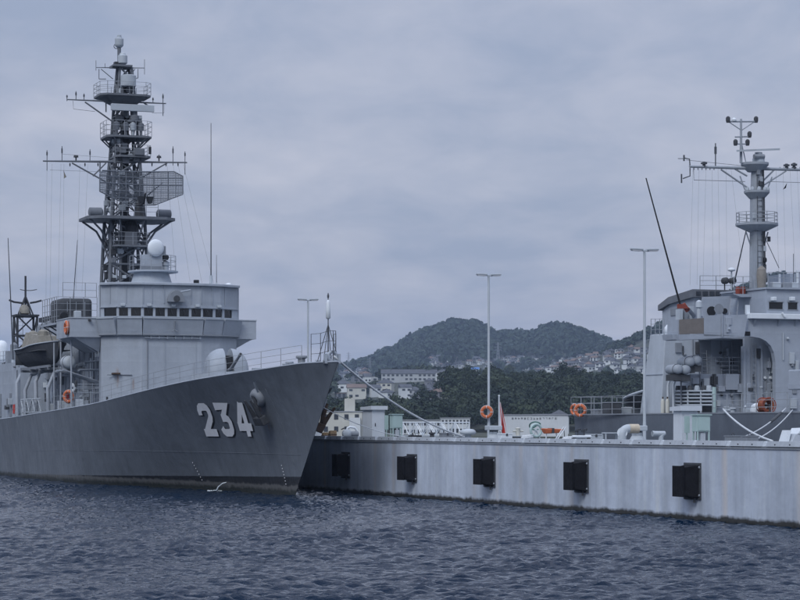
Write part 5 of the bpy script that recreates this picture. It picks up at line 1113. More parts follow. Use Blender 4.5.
one('masthead_ring', 'mast_paint', mast, lambda m: m.torus((MT, bt + .22, g(119, 46.5)[2]), .16, .03, (1, 0, 0), 12, 5)); one('cap_lamp', 'mast_black', mast, lambda m: m.box(MT - .8, MT - .3, g(116, 65)[1], g(112.5, 65)[1], 29.32, 29.5))
# halyards
for x, xe, ye in ((47, 46, 300), (52, 50, 300), (61, 58, 300), (64, 63, 290), (80, 76, 290), (88, 82, 292), (167, 176, 280), (173, 190, 282), (178, 202, 283), (183, 214, 284)):
    one('halyard', 'wire', mast, lambda m: m.bar(g(x, 164, zt), g(xe, ye, MT - 3), .006, 3))
one('pennant', 'canvas_tan', mast, lambda m: m.prism([tuple(g(63.5, 170, zt)), tuple(g(66.5, 177, zt)), tuple(g(64, 178.5, zt))], (.01, 0, 0)))
# aft part
fu = one('funnel', 'ship_paint_dull', ship, lambda m: m.hexa([(60, -1.9, 8.6), (66.5, -1.9, 8.6), (66.5, 1.9, 8.6), (60, 1.9, 8.6), (61, -1.5, 12.2), (66.5, -1.5, 12.0), (66.5, 1.5, 12.0), (61, 1.5, 12.2)]), bevel=.2); one('funnel_cap', 'black_paint', fu, lambda m: m.box(61.2, 66.3, -1.4, 1.4, 12.15, 12.5))
for t, b in ((54, 2.5), (57, 3.5), (68, 3.0), (71, 1.5)): one('deck_fitting', 'ship_paint_dull', ship, lambda m: (m.box(t, t + 1.2, b - .6, b + .6, 8.6, 9.9), m.lathe((t + .6, b, 9.9), [(.3, 0), (.3, .5), (.1, .7)], 10)), bevel=.03)
am = empty('aft_mast'); am.parent = ship; AT = 80; ga = lambda x, y: Vector(FA.at_t(x, y, AT))
AB = ga(25.5, 300)[1]; az = [8.6, 10.2, 11.6, ga(25, 316.5)[2]]
def acor(z): h = .85 if z < 13.3 else .6; return [Vector((AT + sx * h, AB + sy * h, z)) for sx, sy in ((-1, -1), (-1, 1), (1, 1), (1, -1))]
for i, (z0_, z1_) in enumerate(zip(az, az[1:])):
    A_, B_ = acor(z0_), acor(z1_)
    for k in range(4):
        one('leg_tube', 'mast_black', am, lambda m: m.bar(A_[k], B_[k], .11, 6)); one('diagonal', 'mast_black', am, lambda m: m.bar(A_[k], B_[(k + 1) % 4], .07, 6)); one('girt', 'mast_black', am, lambda m: m.bar(B_[k], B_[(k + 1) % 4], .07, 6))
zt4 = ga(25, 316.5)[2]; one('platform', 'mast_black', am, lambda m: m.box(AT - 1.1, AT + 1.1, ga(37, 316)[1], ga(13.5, 316)[1], zt4, zt4 + .14))
apex = Vector((AT, AB, ga(28.5, 296)[2]))
for k in range(4): one('tripod_leg', 'mast_black', am, lambda m: m.bar(acor(13.4)[k] * 1.0 + Vector((0, 0, zt4 - 13.4)), apex, .075, 6))
one('pole', 'mast_black', am, lambda m: m.bar((AT, AB, zt4), (AT, AB, ga(28, 276)[2]), .09, 8)); one('radome', 'canvas_tan', am, lambda m: m.lathe((AT - .3, AB + .15, zt4 + .14), [(.3, 0), (.45, .1), (.42, .6), (.2, .85)], 12), True)
one('cross_arm', 'mast_black', am, lambda m: (m.tube([ga(9, 300), ga(14, 302), ga(22, 303)], .09, 6), m.tube([ga(41.5, 300.5), ga(36, 302), ga(30, 303)], .09, 6))); one('cross_arm', 'mast_black', am, lambda m: (m.tube([ga(20, 289.5), ga(25, 290.5), ga(28, 290.5)], .035, 5), m.tube([ga(37, 289.5), ga(31, 290.5), ga(28, 290.5)], .035, 5)))
ladder((AT - .9, AB + .6, 8.6), (AT - .9, AB + .6, zt4), .4, am, 'mast_black')
cw = empty('close_in_gun'); cw.parent = ship; cp = FA.at_t(1.5, 350, 92)
one('radome', 'white_paint', cw, lambda m: m.lathe((92, cp[1], 9.7), [(.55, 0), (.6, .2), (.6, 1.3), (.5, 1.65), (.3, 1.85), (.03, 1.92)], 18), 'all'); one('mount', 'ship_paint', cw, lambda m: m.box(91.2, 92.8, cp[1] - .7, cp[1] + .7, 8.3, 9.7), bevel=.05); one('gun_barrels', 'black_paint', cw, lambda m: m.bar((91.3, cp[1], 9.4), (89.6, cp[1], 9.5), .12, 8))
one('after_deckhouse', 'ship_paint', ship, lambda m: m.box(88.002, 97, -4.8, 4.8, 4, 8.4)); railing([(58.2, 5.4, 8.6), (88, 5.4, 8.6)], ship, 1.0, 1.6, 3, .016, 'rail_grey')
# small fittings crowding the mast and the side deck
cr = random.Random(21)
for k in range(70):
    z = cr.uniform(13.6, 28.5); h = hwid(z); side = cr.choice([(-1, cr.uniform(-1, 1)), (cr.uniform(-1, 1), 1), (-1, cr.uniform(-1, 1))]); p = Vector((MT + side[0] * h, MB0 + side[1] * h, z)); m_ = cr.choice(['mast_paint', 'mast_black', 'mast_paint', 'light_grey']); a, b_, c_ = cr.uniform(.1, .28), cr.uniform(.1, .26), cr.uniform(.15, .5)
    if k % 3: one('junction_box', m_, mast, lambda m: m.box(p.x - a, p.x + a, p.y - b_, p.y + b_, p.z - c_ / 2, p.z + c_ / 2), bevel=.02)
    else: one('mast_lamp', m_, mast, lambda m: m.lathe(p, [(.08, -.15), (.16, -.05), (.16, .2), (.06, .28)], 8))
for k in range(14):
    z0_ = cr.uniform(9.6, 20); z1_ = z0_ + cr.uniform(3, 7); u = cr.uniform(-.9, .9); v = cr.choice([-1, -1, .9]); one('cable_run', cr.choice(['mast_black', 'mast_paint']), mast, lambda m: m.bar((MT + v * hwid(z0_) * .98, MB0 + u * hwid(z0_), z0_), (MT + v * hwid(min(29, z1_)) * .98, MB0 + u * hwid(min(29, z1_)), min(29, z1_)), .035, 5))
for z in mz[3:-1]: one('inner_brace', 'mast_paint', mast, lambda m: m.bar(corner(z)[0], corner(z)[2], .05, 6)); one('inner_brace', 'mast_paint', mast, lambda m: m.bar(corner(z)[1], corner(z)[3], .05, 6))
for k in range(44):
    t = cr.uniform(31.4, 57); yw = 3.5 if t < 52 else 5.5; z = cr.uniform(4.9, 8.6); w_, d_, h_ = cr.uniform(.12, .5), cr.uniform(.08, .4), cr.uniform(.15, .7); m_ = cr.choice(['ship_paint', 'ship_paint_dull', 'light_grey', 'canvas_dark', 'white_paint', 'ship_paint_dull'])
    if k % 4 == 0: one('wall_pipe', m_, ship, lambda m: m.bar((t, yw + .06, 4.6), (t, yw + .06, z + .8), .045, 6))
    elif k % 4 == 1: one('wall_lamp', m_, ship, lambda m: m.lathe((t, yw, z), [(.1, 0), (.12, .1), (.05, .2)], 8, (0, 1, 0)))
    else: one('wall_fitting', m_, ship, lambda m: m.box(t, t + w_, yw, yw + d_, z, z + h_), bevel=.02)
one('pipe_rail', 'ship_paint', ship, lambda m: m.bar((31.2, 3.6, 8.2), (40, 3.6, 8.2), .05, 6)); one('pipe_rail', 'ship_paint', ship, lambda m: m.bar((40.1, 3.6, 7.4), (52, 3.6, 7.4), .06, 6))
# davit frames along the side deck
for t in (38.5, 47.0): one('davit', 'ship_paint', ship, lambda m: m.tube([(t, 6.0, 4.6), (t, 6.05, 6.4), (t, 5.6, 7.5), (t, 3.5, 8.1)], .13, 8), True)
for t in (44.5, 52.0): one('boat_davit', 'ship_paint', ship, lambda m: m.tube([(t, 5.7, 4.4), (t, 5.75, 7.0), (t + .3, 5.3, 7.9), (t + .6, 3.5, 8.2)], .14, 8), True)
one('boat_cradle', 'ship_paint_dull', ship, lambda m: (m.box(38.2, 49, 4.7, 4.9, 7.85, 8.02), m.box(38.2, 49, 5.9, 6.05, 7.85, 8.02), [m.box(t, t + .15, 3.5, 6.1, 7.7, 7.85) for t in (38.4, 41.5, 45, 48.4)]))
trs = [(41 + 1.1 * i, 6.05, 4.75 + (.95 if i % 2 else .05)) for i in range(8)]
bars('side_truss', 'light_grey', ship, [(a, c) for a, c in zip(trs, trs[1:])] + [((41, 6.05, 5.72), (48.7, 6.05, 5.72)), ((41, 6.05, 4.78), (48.7, 6.05, 4.78))], .045)
for t, z, w_ in ((30.2, 5.0, .5), (33.6, 5.0, .6), (36.2, 4.95, .5), (39.8, 4.8, .6), (49.6, 4.5, .6), (52.3, 4.4, .5)): one('side_locker', 'light_grey', ship, lambda m: m.box(t, t + w_, 5.3, 5.75, z - .2, z + .55), bevel=.03)
for t in (31.5, 35, 37.3): one('side_stanchion', 'ship_paint', ship, lambda m: m.bar((t, 5.85, 4.8), (t, 5.85, 9.5), .06, 8))
for k in range(7): p = Vector((31.2 + .5 * (k % 3), 5.6, 6.0 + .28 * (k // 3) + .1 * (k % 2))); one('float_light', 'white_paint' if k % 3 else 'iron', ship, lambda m: m.lathe(p, [(.04, 0), (.09, .04), (.09, .2), (.03, .26)], 8)); one('float_bracket', 'ship_paint', ship, lambda m: m.bar(p, (p.x, 3.5, p.z), .02, 5))

# ---- things carried by the escort ship
def on_a(name, t, b, z, label, cat, group=None, turn=0): return tag(empty(name, FA.w(t, b, z), FA.rz + turn), label, cat, group)
p = FA.w(30.3, 6.41, 10.25); vA = Vector((-FA.c, -FA.s, 0)); lifebuoy(p, vA, 'orange lifebuoy hung outside the starboard bridge wing', .36, wr=.12)
p = FA.w(31.9, 5.95, 5.75); lifebuoy(p, vA + Vector((.5, -.5, 0)), 'orange and white lifebuoy on the side deck below the raft canister', .34, wr=.11)
for t, z, lab in ((43.5, 6.0, 'small red fire box on the deckhouse side below the motor boat'), (53.6, 5.2, 'red fire box near the left edge of the picture')):
    e = on_a('fire_box', t, 5.52 if t > 50 else 3.52, z - .2, lab, 'fire box', 'red fire boxes'); one('case', 'red', e, lambda m: m.box(-.25, .25, -.02, .2, -.3, .42), bevel=.03); one('door', 'red', e, lambda m: m.box(-.2, .2, .2, .22, -.25, .37)); one('latch', 'iron', e, lambda m: m.box(.1, .16, .22, .25, .0, .1))
# raft canister on its rack
e = on_a('raft_canister', 33.2, 5.75, 7.55, 'pale grey life raft canister in a rack under the bridge wing', 'life raft')
one('canister', 'light_grey', e, lambda m: m.lathe((-1.0, 0, .5), [(.2, 0), (.40, .08), (.44, .3), (.44, .9), (.47, .95), (.47, 1.05), (.44, 1.1), (.44, 1.7), (.40, 1.92), (.2, 2.0)], 20, (1, 0, 0)), 'all')
[one('cradle', 'ship_paint_dull', e, lambda m: m.prism([(x, -.5, 0), (x, .5, 0), (x, .55, .35), (x, .4, .12), (x, -.4, .12), (x, -.55, .35)], (.08, 0, 0))) for x in (-.6, .5)]; one('strap', 'iron', e, lambda m: (m.torus((-.45, 0, .5), .455, .015, (1, 0, 0), 20, 4), m.torus((.45, 0, .5), .455, .015, (1, 0, 0), 20, 4))); one('rack', 'ship_paint', e, lambda m: (m.box(-1.1, 1.1, -.6, -.5, -.1, 0), m.box(-1.1, 1.1, .5, .6, -.1, 0), [m.bar((x, .55, 0), (x, -2.25, -.9), .05) for x in (-1, 0, 1)], [m.bar((x, -.55, 0), (x, -2.25, 0), .05) for x in (-1, 0, 1)]))
# motor boat on the cradle
e = on_a('motor_boat', 38.0, 5.45, 8.02, 'dark grey motor boat with tan canvas on the cradle beside the deckhouse', 'boat')
def boat(m):
    n, k = 16, 7
    for s in (1, -1):
        V = []
        for i in range(n + 1):
            u = i / n; x = u * 10.2; bw = 1.25 * math.sin(min(1, u * 2.2) * math.pi / 2) ** .7 * (1 - .12 * max(0, u - .6)); sh = 1.62 - .32 * min(1, u * 1.5); kl = .55 * (1 - min(1, u * 4)) ** 2
            for j in range(k + 1):
                w_ = j / k; V.append((x - .5 * (w_) * (1 - min(1, u * 3)), s * max(.01, bw * (w_ ** .55)), kl + (sh - kl) * w_ ** 1.2))
        m.add(V, [(i * (k + 1) + j, (i + 1) * (k + 1) + j, (i + 1) * (k + 1) + j + 1, i * (k + 1) + j + 1) for i in range(n) for j in range(k)])
    m.box(10.1, 10.2, -1.1, 1.1, .2, 1.3); m.box(1.2, 10.1, -1.1, 1.1, 1.0, 1.06)
one('hull', 'canvas_dark', e, boat, 'all'); one('rubbing_strake', 'light_grey', e, lambda m: [m.tube([(u * 10.2 - .5 * (1 - min(1, u * 3)), s * max(.02, 1.27 * math.sin(min(1, u * 2.2) * math.pi / 2) ** .7 * (1 - .12 * max(0, u - .6))), 1.62 - .32 * min(1, u * 1.5)) for u in np.linspace(0, 1, 16)], .05, 6) for s in (1, -1)], True)
one('canvas_cover', 'canvas_tan', e, lambda m: (m.hexa([(3.2, -1.0, 1.3), (8.6, -1.0, 1.3), (8.6, 1.0, 1.3), (3.2, 1.0, 1.3), (3.6, -.6, 2.1), (8.0, -.75, 2.5), (8.0, .75, 2.5), (3.6, .6, 2.1)]), [m.lathe((x, y, 2.1), [(.4, 0), (.35, .35), (.1, .5)], 8) for x, y in ((4.4, .2), (5.6, -.3), (7.0, .4))]), True)
one('lifting_sling', 'iron', e, lambda m: (m.bar((1.6, 0, 1.5), (4.5, 0, 3.2), .03), m.bar((8.8, 0, 1.4), (5.5, 0, 3.2), .03)))
# bow ropes
P0 = FA.w(-6.75, -.05, dk(-6.6) + .32); q = FQ.at_b(468, 428, -5.5); q = FQ.w(q[0], -5.5, QZ + .1)
def rope(name, pts, r, label, group): o = MB().tube(pts, r, 8).build(name, 'rope', None, 'all'); return tag(o, label, 'rope', group)
rope('mooring_rope', catenary(P0, q, .55), .055, 'thick pale mooring rope from the bow tip down to the pontoon', 'mooring ropes')
P1 = Vector(hull_tz(-1.2, 4.9)); P1.y *= -1; q2 = FQ.at_b(432, 430, -4); q2 = FQ.w(q2[0], -4, QZ + .05)
P1 = FA.w(P1.x, P1.y - .05, P1.z); rope('mooring_rope', catenary(P1, q2, .45), .022, 'thin mooring line from below the bow passing before the steel hut', 'mooring ropes')
def bollard(t, b, lab):
    e = qthing('pontoon_bollard', t, b, lab, 'bollard', 'rope bollards'); one('post', 'iron', e, lambda m: m.lathe((0, 0, 0), [(.2, 0), (.14, .06), (.12, .3), (.2, .36), (.18, .42)], 12), True); one('foot', 'iron', e, lambda m: m.box(-.25, .25, -.25, .25, 0, .03))
bollard(FQ.at_b(468, 428, -5.5)[0], -5.5, 'dark bollard taking the thick bow rope'); bollard(FQ.at_b(432, 430, -4)[0], -4, 'dark bollard taking the thin bow line')

# ------------------------------------------------------------------ the support ship behind the pontoon (bow towards the viewer, out of frame at the right)
sup = empty('support_ship', FQ.loc, FQ.rz); tag(sup, 'grey naval support ship with cylindrical mast moored behind the pontoon', 'warship')
SB, SCB, SZ = -16.3, -22.3, 4.43
sb = lambda x, y, b=SB: Vector(FQ.at_b(x, y, b)); st = lambda x, y, t: Vector(FQ.at_t(x, y, t))
HT = np.array([-1.2, -10, -30, -42, -50, -56, -60.5, -62.]); HB = np.array([5.6, 6.0, 6.0, 5.6, 4.2, 2.5, .7, .02])
def sup_hull(m):
    ts_ = np.concatenate([np.linspace(-1.2, -42, 34), np.linspace(-43, -62, 16)]); zs = [-1, 0, 1.2, 2.6, 3.6, SZ + .05]
    for s in (1, -1):
        V = []
        for t in ts_:
            hb = np.interp(-t, -HT, HB)
            for z in zs: V.append((t - .12 * z * max(0, (-t - 45) / 17), SCB + s * hb * (1 - .012 * (SZ - z) * (1 + 6 * max(0, (-t - 42) / 20))), z + (1.2 * max(0, (-t - 36) / 26) ** 1.5 if z > 4 else 0)))
        k = len(zs); m.add(V, [(i * k + j, (i + 1) * k + j, (i + 1) * k + j + 1, i * k + j + 1) for i in range(len(ts_) - 1) for j in range(k - 1)])
    m.box(-1.25, -1.2, SCB - 5.55, SCB + 5.55, -1, SZ)
sh = one('hull', 'hull_paint_b', sup, sup_hull, True)
one('main_deck', 'deck_paint', sup, lambda m: m.prism([(t, SCB + np.interp(-t, -HT, HB) - .03, SZ - .06) for t in HT] + [(t, SCB - np.interp(-t, -HT, HB) + .03, SZ - .06) for t in HT[::-1]], (0, 0, .06)))
one('gunwale_bar', 'ship_paint_dull', sup, lambda m: m.box(-42, -1.2, SB - .06, SB + .03, SZ + .03, SZ + .1))
railing([(-1.4, SB - .1, SZ), (-11.4, SB - .1, SZ)], sup, 1.15, 1.5, 3, .02, 'rail_grey'); railing([(-19.5, SB - .1, SZ), (-40, SB - .1, SZ)], sup, 1.1, 1.6, 3, .02, 'rail_grey'); railing([(-1.4, SB - .1, SZ), (-1.4, SCB - 5, SZ)], sup, 1.15, 1.5, 3, .02, 'rail_grey')
TF = -16.5
# side casing
fb0 = st(699, 345, -12.9)[1]
cas = one('side_casing', 'light_grey2', sup, lambda m: m.hexa([(-12.95, fb0, SZ), (-10.3, fb0, SZ), (-10.3, SB - .3, SZ), (-12.95, SB - .3, SZ), (-12.9, fb0, 9.05), (-11.0, fb0, 9.05), (-11.0, SB - .62, 9.05), (-12.9, SB - .62, 9.05)]), bevel=.05)
one('panel_seam', 'sup_paint', cas, lambda m: m.box(-12.9, -10.7, SB - .46, SB - .42, 6.72, 6.76))
# lower deckhouse and recess
lo = empty('deckhouse'); lo.parent = sup
def wall_at(name, m_, t, pts, th=.15, parent=lo, bevel=0): return one(name, m_, parent, lambda m: m.prism([tuple(st(x, y, t)) for x, y in pts], (th, 0, 0)), bevel=bevel)
bL, bR = st(690, 400, -15)[1], st(745, 400, -15)[1]
zl = st(710, 374, -15)[2]
one('lower_block', 'sup_paint', lo, lambda m: m.box(-15, -12, bL, SCB - 4, SZ, zl), bevel=.03)
one('upper_block', 'sup_paint', lo, lambda m: m.box(-12.6, -9, st(711, 350, -12.6)[1], SCB - 4.5, zl - .4, 9.1)); 
wall_at('recess_wall', 'sup_paint', -15.4, [(744.5, 338), (744.5, 416), (790, 416), (790, 338)], .2); one('wall_pillar', 'sup_paint', lo, lambda m: m.box(-15.55, -15.4, st(762.5, 380, -15.5)[1], st(760.5, 380, -15.5)[1], SZ, 8.3)); one('wall_pillar', 'sup_paint', lo, lambda m: m.box(-15.5, -15.2, st(746, 380, -15.5)[1], st(743.6, 380, -15.5)[1], SZ, 8.3))
one('shade_deckhead', 'sup_paint', lo, lambda m: m.box(-15.1, -11.0, fb0 - .05, SCB - 4, 8.72, 8.9))  # overhead slab added to darken the recess below it
railing([tuple(st(702, 374, -14.9)), tuple(st(743, 374, -14.9))], lo, .95, .8, 4, .02, 'rail_grey')
ladder(st(736, 374, -13.6), st(735, 341, -13.4), .42, lo, 'rail_grey', (0, 1, 0)); ladder(st(704, 376, -12.9), st(703, 350, -12.8), .45, lo, 'rail_grey')
for x, y, w_, h_ in ((683, 379, .25, .4), (693, 381, .3, .35), (704, 383, .25, .5), (728, 382, .6, .9), (738, 388, .3, .5), (719, 389, .3, .3)): p = st(x, y, -15.1); one('wall_box', 'light_grey' if w_ < .3 else 'sup_paint', lo, lambda m: m.box(-15.3, -15, p[1] - w_, p[1] + w_ * .4, p[2] - h_ / 2, p[2] + h_ / 2), bevel=.02)
for x in (681, 700, 716, 733): p = st(x, 390, -15.1); one('pipe_run', 'ship_paint_dull', lo, lambda m: m.bar((-15.1, p[1], SZ), (-15.1, p[1], zl), .045, 6))
one('pipe_run', 'ship_paint_dull', lo, lambda m: m.bar((-15.12, bL, zl - .8), (-15.12, bR, zl - .8), .04, 6))
for x in (765.5, 771): p = st(x, 378, -15.5); one('bulkhead_lamp', 'white_paint', lo, lambda m: m.lathe((-15.4, p[1], p[2]), [(.09, 0), (.1, .05), (.06, .14)], 10, (-1, 0, 0)))
one('fire_hose', 'ship_paint_dull', lo, lambda m: m.box(-15.6, -15.4, st(775, 388, -15.5)[1], st(772.5, 388, -15.5)[1], st(774, 391, -15.5)[2], st(774, 384, -15.5)[2]))
# bridge front with its arched opening
br2 = empty('bridge'); br2.parent = sup
wall_at('arched_front', 'sup_paint', TF, [(737, 336.5), (752, 336.6), (760, 338), (766, 341), (771, 346), (774, 353), (775.5, 362), (775.5, 416), (900, 416), (900, 319), (748, 319), (748, 333)], .35, br2)
BW0 = st(748, 316, TF)[1]; BWE = SCB - 5.6
one('white_ledge', 'white_paint', br2, lambda m: m.box(TF - .32, TF + .3, BWE, BW0, st(760, 319, TF)[2], st(760, 313.6, TF)[2]), bevel=.03)
UB = st(766.5, 300, TF + .2)[1]; UZ0, UZ1 = st(770, 313.4, TF + .2)[2], st(770, 289, TF + .2)[2]
wn2 = [(769, 783), (788, 797.5), (802.5, 812), (817, 827)]; w2 = [(st(a, 305, TF + .2)[1], st(c, 305, TF + .2)[1]) for a, c in wn2]; z20, z21 = st(770, 309, TF + .2)[2], st(770, 302, TF + .2)[2]
def bf2(m):
    t = TF + .2; m.box(t, t + .15, BWE, UB, UZ0, z20); m.box(t, t + .15, BWE, UB, z21, UZ1); e_ = [UB] + [v for p_ in w2 for v in p_] + [BWE]
    for i in range(0, len(e_), 2): m.box(t, t + .15, e_[i], e_[i + 1], z20, z21)
one('wheelhouse_front', 'sup_paint', br2, bf2); one('wheelhouse_body', 'sup_paint', br2, lambda m: m.box(TF + .36, -11, BWE, UB - .02, UZ0 - .5, UZ1 - .02)); one('wheelhouse_roof', 'sup_paint', br2, lambda m: m.box(TF + .05, -11, BWE - .05, UB + .06, UZ1, UZ1 + .1))
for a, c in w2: one('window', 'glass_dark', br2, lambda m: m.box(TF + .27, TF + .3, a, c, z20, z21)); one('window_frame', 'ship_paint_dull', br2, lambda m: (m.box(TF + .17, TF + .2, a + .04, c - .04, z20 - .05, z20), m.box(TF + .17, TF + .2, a + .04, c - .04, z21, z21 + .05)))
for x in (774, 792.5): p = st(x, 299, TF); one('window_hood', 'white_paint', br2, lambda m: m.box(TF - .1, TF + .2, p[1] - .12, p[1] + .12, p[2] - .09, p[2] + .12), bevel=.03)
one('ledge_arm', 'white_paint', br2, lambda m: m.bar(st(782, 313, TF - .34), st(785, 317, TF - .36), .07, 8)); 
for x in (754, 778, 795): p = st(x, 322, TF); one('ledge_knee', 'sup_paint', br2, lambda m: m.prism([(TF, p[1], p[2] + .12), (TF - .28, p[1], p[2] + .12), (TF, p[1], p[2] - .25)], (0, .04, 0)))
one('vent_slot', 'black_paint', br2, lambda m: m.box(TF - .03, TF, st(750, 334, TF)[1], st(740, 334, TF)[1], st(745, 336, TF)[2] + .02, st(745, 331.5, TF)[2]))
# bridge wing
wing = empty('bridge_wing'); wing.parent = sup; TW = TF - .25
one('bulwark', 'sup_paint', wing, lambda m: m.prism([tuple(st(x, y, TW)) for x, y in ((704, 315.5), (747.5, 314.5), (744.5, 336.4), (704, 336))], (.12, 0, 0))); one('wind_screen', 'brown_panel', wing, lambda m: m.prism([tuple(st(x, y, TW)) for x, y in ((680, 319.5), (703.8, 318), (703.8, 333.6), (680, 334.2))], (.1, 0, 0)))
a, c = st(679, 335, TW), st(746, 337.5, TW); one('floor', 'sup_paint', wing, lambda m: m.prism([tuple(st(x, y, TW)) for x, y in ((679, 334.4), (703.9, 334), (746, 336.5), (735, 337.4), (679.5, 340))], (1.6, 0, 0)))
one('side_bulwark', 'sup_paint', wing, lambda m: m.box(TW + .1, TW + 1.4, a[1] - .1, a[1], a[2], a[2] + .85)); one('lip', 'sup_paint', wing, lambda m: m.prism([tuple(st(x, y, TW + .35)) for x, y in ((672, 334.3), (690, 334), (690, 339.6), (673, 339.6))], (1.2, 0, 0)))
for x in (712, 725): one('porthole', 'black_paint', wing, lambda m: m.lathe(st(x, 311, TW + 2.5), [(.27 if x == 712 else .16, 0), (.27 if x == 712 else .16, .2), (.1, .25)], 14, (1, 0, 0)))
one('pelorus', 'light_grey', wing, lambda m: m.lathe(st(699, 318, TW + .7), [(.12, -.3), (.12, .55), (.2, .6), (.18, .9), (.05, 1)], 10), True); one('loud_hailer', 'ship_paint_dull', wing, lambda m: m.lathe(st(719, 309, TW + .8), [(.3, 0), (.1, .25), (.1, .4)], 12, (1, 0, 0)))
one('inner_screen', 'sup_paint', wing, lambda m: m.prism([tuple(st(x, y, TW + 2.6)) for x, y in ((703, 297), (730, 296), (731, 316), (703, 316))], (.15, 0, 0))); 
for x, w_ in ((716, 7), (722, 5)): one('screen_window', 'black_paint', wing, lambda m: m.prism([tuple(st(x_, y_, TW + 2.57)) for x_, y_ in ((x - w_ / 2, 309), (x + w_ / 2, 309), (x + w_ / 2, 310.6), (x - w_ / 2, 310.6))], (.03, 0, 0)))
ladder(st(733, 316, TW + 2.2), st(735, 296, TW + 2.6), .5, wing, 'rail_grey'); one('signal_perch', 'sup_paint', wing, lambda m: m.prism([tuple(st(x, y, TW + 2.2)) for x, y in ((733, 294), (752, 294), (752, 297), (741, 297))], (1.6, 0, 0))); railing([tuple(st(734, 294, TW + 2.3)), tuple(st(752, 294, TW + 2.3))], wing, 1.0, .5, 3, .018)
for k, x in enumerate((738, 743, 747)): one('signal_flag_bag', 'rust_red' if k < 2 else 'canvas_dark', wing, lambda m: m.lathe(st(x, 294, TW + 2.8), [(.14, 0), (.16, .2), (.12, .42)], 8), True)
one('notice_box', 'white_paint', wing, lambda m: m.box(TW + .4, TW + .6, st(749, 308, TW + .5)[1], st(746, 308, TW + .5)[1], st(747, 313.5, TW + .5)[2], st(747, 305, TW + .5)[2]))
# after house with sloped dark roof
ah = empty('after_house'); ah.parent = sup; TA = -9.5; pa = lambda x, y: tuple(st(x, y, TA))
bF0, bF1 = st(694, 300, TA)[1], st(733, 300, TA)[1]; zr0, zr1 = st(694, 289.4, TA)[2], st(694, 297.2, TA)[2]
tM, tE = FQ.at_b(671, 300, bF0)[0], FQ.at_b(662.3, 305, bF0)[0]; zM, zE = FQ.at_b(671, 297.3, bF0)[2], FQ.at_b(662.3, 305.3, bF0)[2]
def afth(z0_, dz, grow, m):
    prof = [(TA - grow, zr0 - dz), (tM, zM - dz), (tE + grow, zE - dz), (tE + grow, z0_(2)), (tM, z0_(1)), (TA - grow, z0_(0))]
    m.prism([(t_, bF0 + grow, z_) for t_, z_ in prof], (0, bF1 - bF0 - 2 * grow, 0))
one('body', 'sup_paint', ah, lambda m: afth(lambda i: 4.6, .35, 0, m)); one('roof_band', 'roof_grey', ah, lambda m: afth(lambda i: (zr1, zM - .42, zE - .32)[i], 0, .2, m))
for x0_, x1_ in ((694.5, 699), (701, 706), (708, 712.5), (714, 719.5), (721.5, 727)): one('window', 'window_far', ah, lambda m: m.prism([(pa(x, y)[0] - .24, pa(x, y)[1], pa(x, y)[2]) for x, y in ((x0_, 291.5), (x1_, 291.5), (x1_, 295.8), (x0_, 295.8))], (.06, 0, 0)))
one('side_louvre', 'ship_paint_dull', ah, lambda m: m.box(TA + 1, tM, bF0 + .002, bF0 + .05, zM - 1.1, zM - .7))
for x, y, w_, h_ in ((679, 318, 1.2, 3), (684, 319, 1, 2.5), (690, 315, 1.6, 3)): p = st(x, y, TA - .2); one('roof_gear', 'light_grey' if x != 684 else 'ship_paint_dull', ah, lambda m: m.box(TA - .5, TA, p[1] - .1, p[1] + .12, p[2] - .6, p[2] + .5))
one('white_cover', 'white_paint', ah, lambda m: m.lathe(st(672, 334.3, -12.2), [(.55, 0), (.5, .3), (.3, .55), (.05, .62)], 14), 'all')
railing([tuple(st(700, 290, TA + .5)), tuple(st(732, 290, TA + .5))], ah, .85, .9, 3, .02, 'rail_grey'); railing([tuple(st(651, 334.5, -11.2)), tuple(st(664, 334.5, -12.8))], sup, .9, .6, 3, .018, 'rail_grey')
for x in (723, 730.5): p = st(x, 281, TA + .3); one('signal_lamp', 'iron', ah, lambda m: (m.lathe((TA + .2, p[1], p[2]), [(.12, -.1), (.2, 0), (.2, .3), (.08, .4)], 10, (-1, 0, 0)), m.bar((TA + .1, p[1], p[2] - .6), (TA + .1, p[1], p[2]), .04)))
one('satellite_dome', 'white_paint', ah, lambda m: m.lathe(st(731.5, 271.5, TA), [(.08, 0), (.22, .04), (.24, .12), (.15, .2), (.02, .23)], 14), 'all'); one('dome_post', 'light_grey', ah, lambda m: m.bar(st(731.5, 290, TA), st(731.5, 271.5, TA), .05, 8))
# mast
m2 = empty('tubular_mast'); m2.parent = sup; T2 = -14.0; gm = lambda x, y, t=T2: Vector(FQ.at_t(x, y, t)); MB2 = gm(757.5, 230)[1]
def mzz(y): return gm(757, y)[2]
rpx = lambda w_: w_ / 2 / 17.7
one('mast_tube', 'mast_paint_b', m2, lambda m: m.lathe((T2, MB2, 0), [(rpx(16.5), mzz(316)), (rpx(16), mzz(250)), (rpx(15), mzz(200)), (rpx(12.5), mzz(168)), (rpx(12), mzz(163))], 20), True); one('mast_fin', 'mast_paint_b', m2, lambda m: m.prism([(T2 - .5, MB2 + rpx(17), mzz(316)), (T2 - .5, MB2 + rpx(2), mzz(316)), (T2 - .5, MB2 + rpx(2), mzz(232)), (T2 - .5, MB2 + rpx(15), mzz(232))], (.35, 0, 0)))
def disc(name, y, x0, x1, th, par=m2): c = (gm(x0, y) + gm(x1, y)) / 2; r = abs(gm(x0, y)[1] - gm(x1, y)[1]) / 2; return one(name, 'mast_paint_b', par, lambda m: m.lathe((T2, c[1], mzz(y)), [(rpx(15), -th * 3.2), (r * .97, -th), (r, -th * .8), (r, 0)], 20)), c[1], r
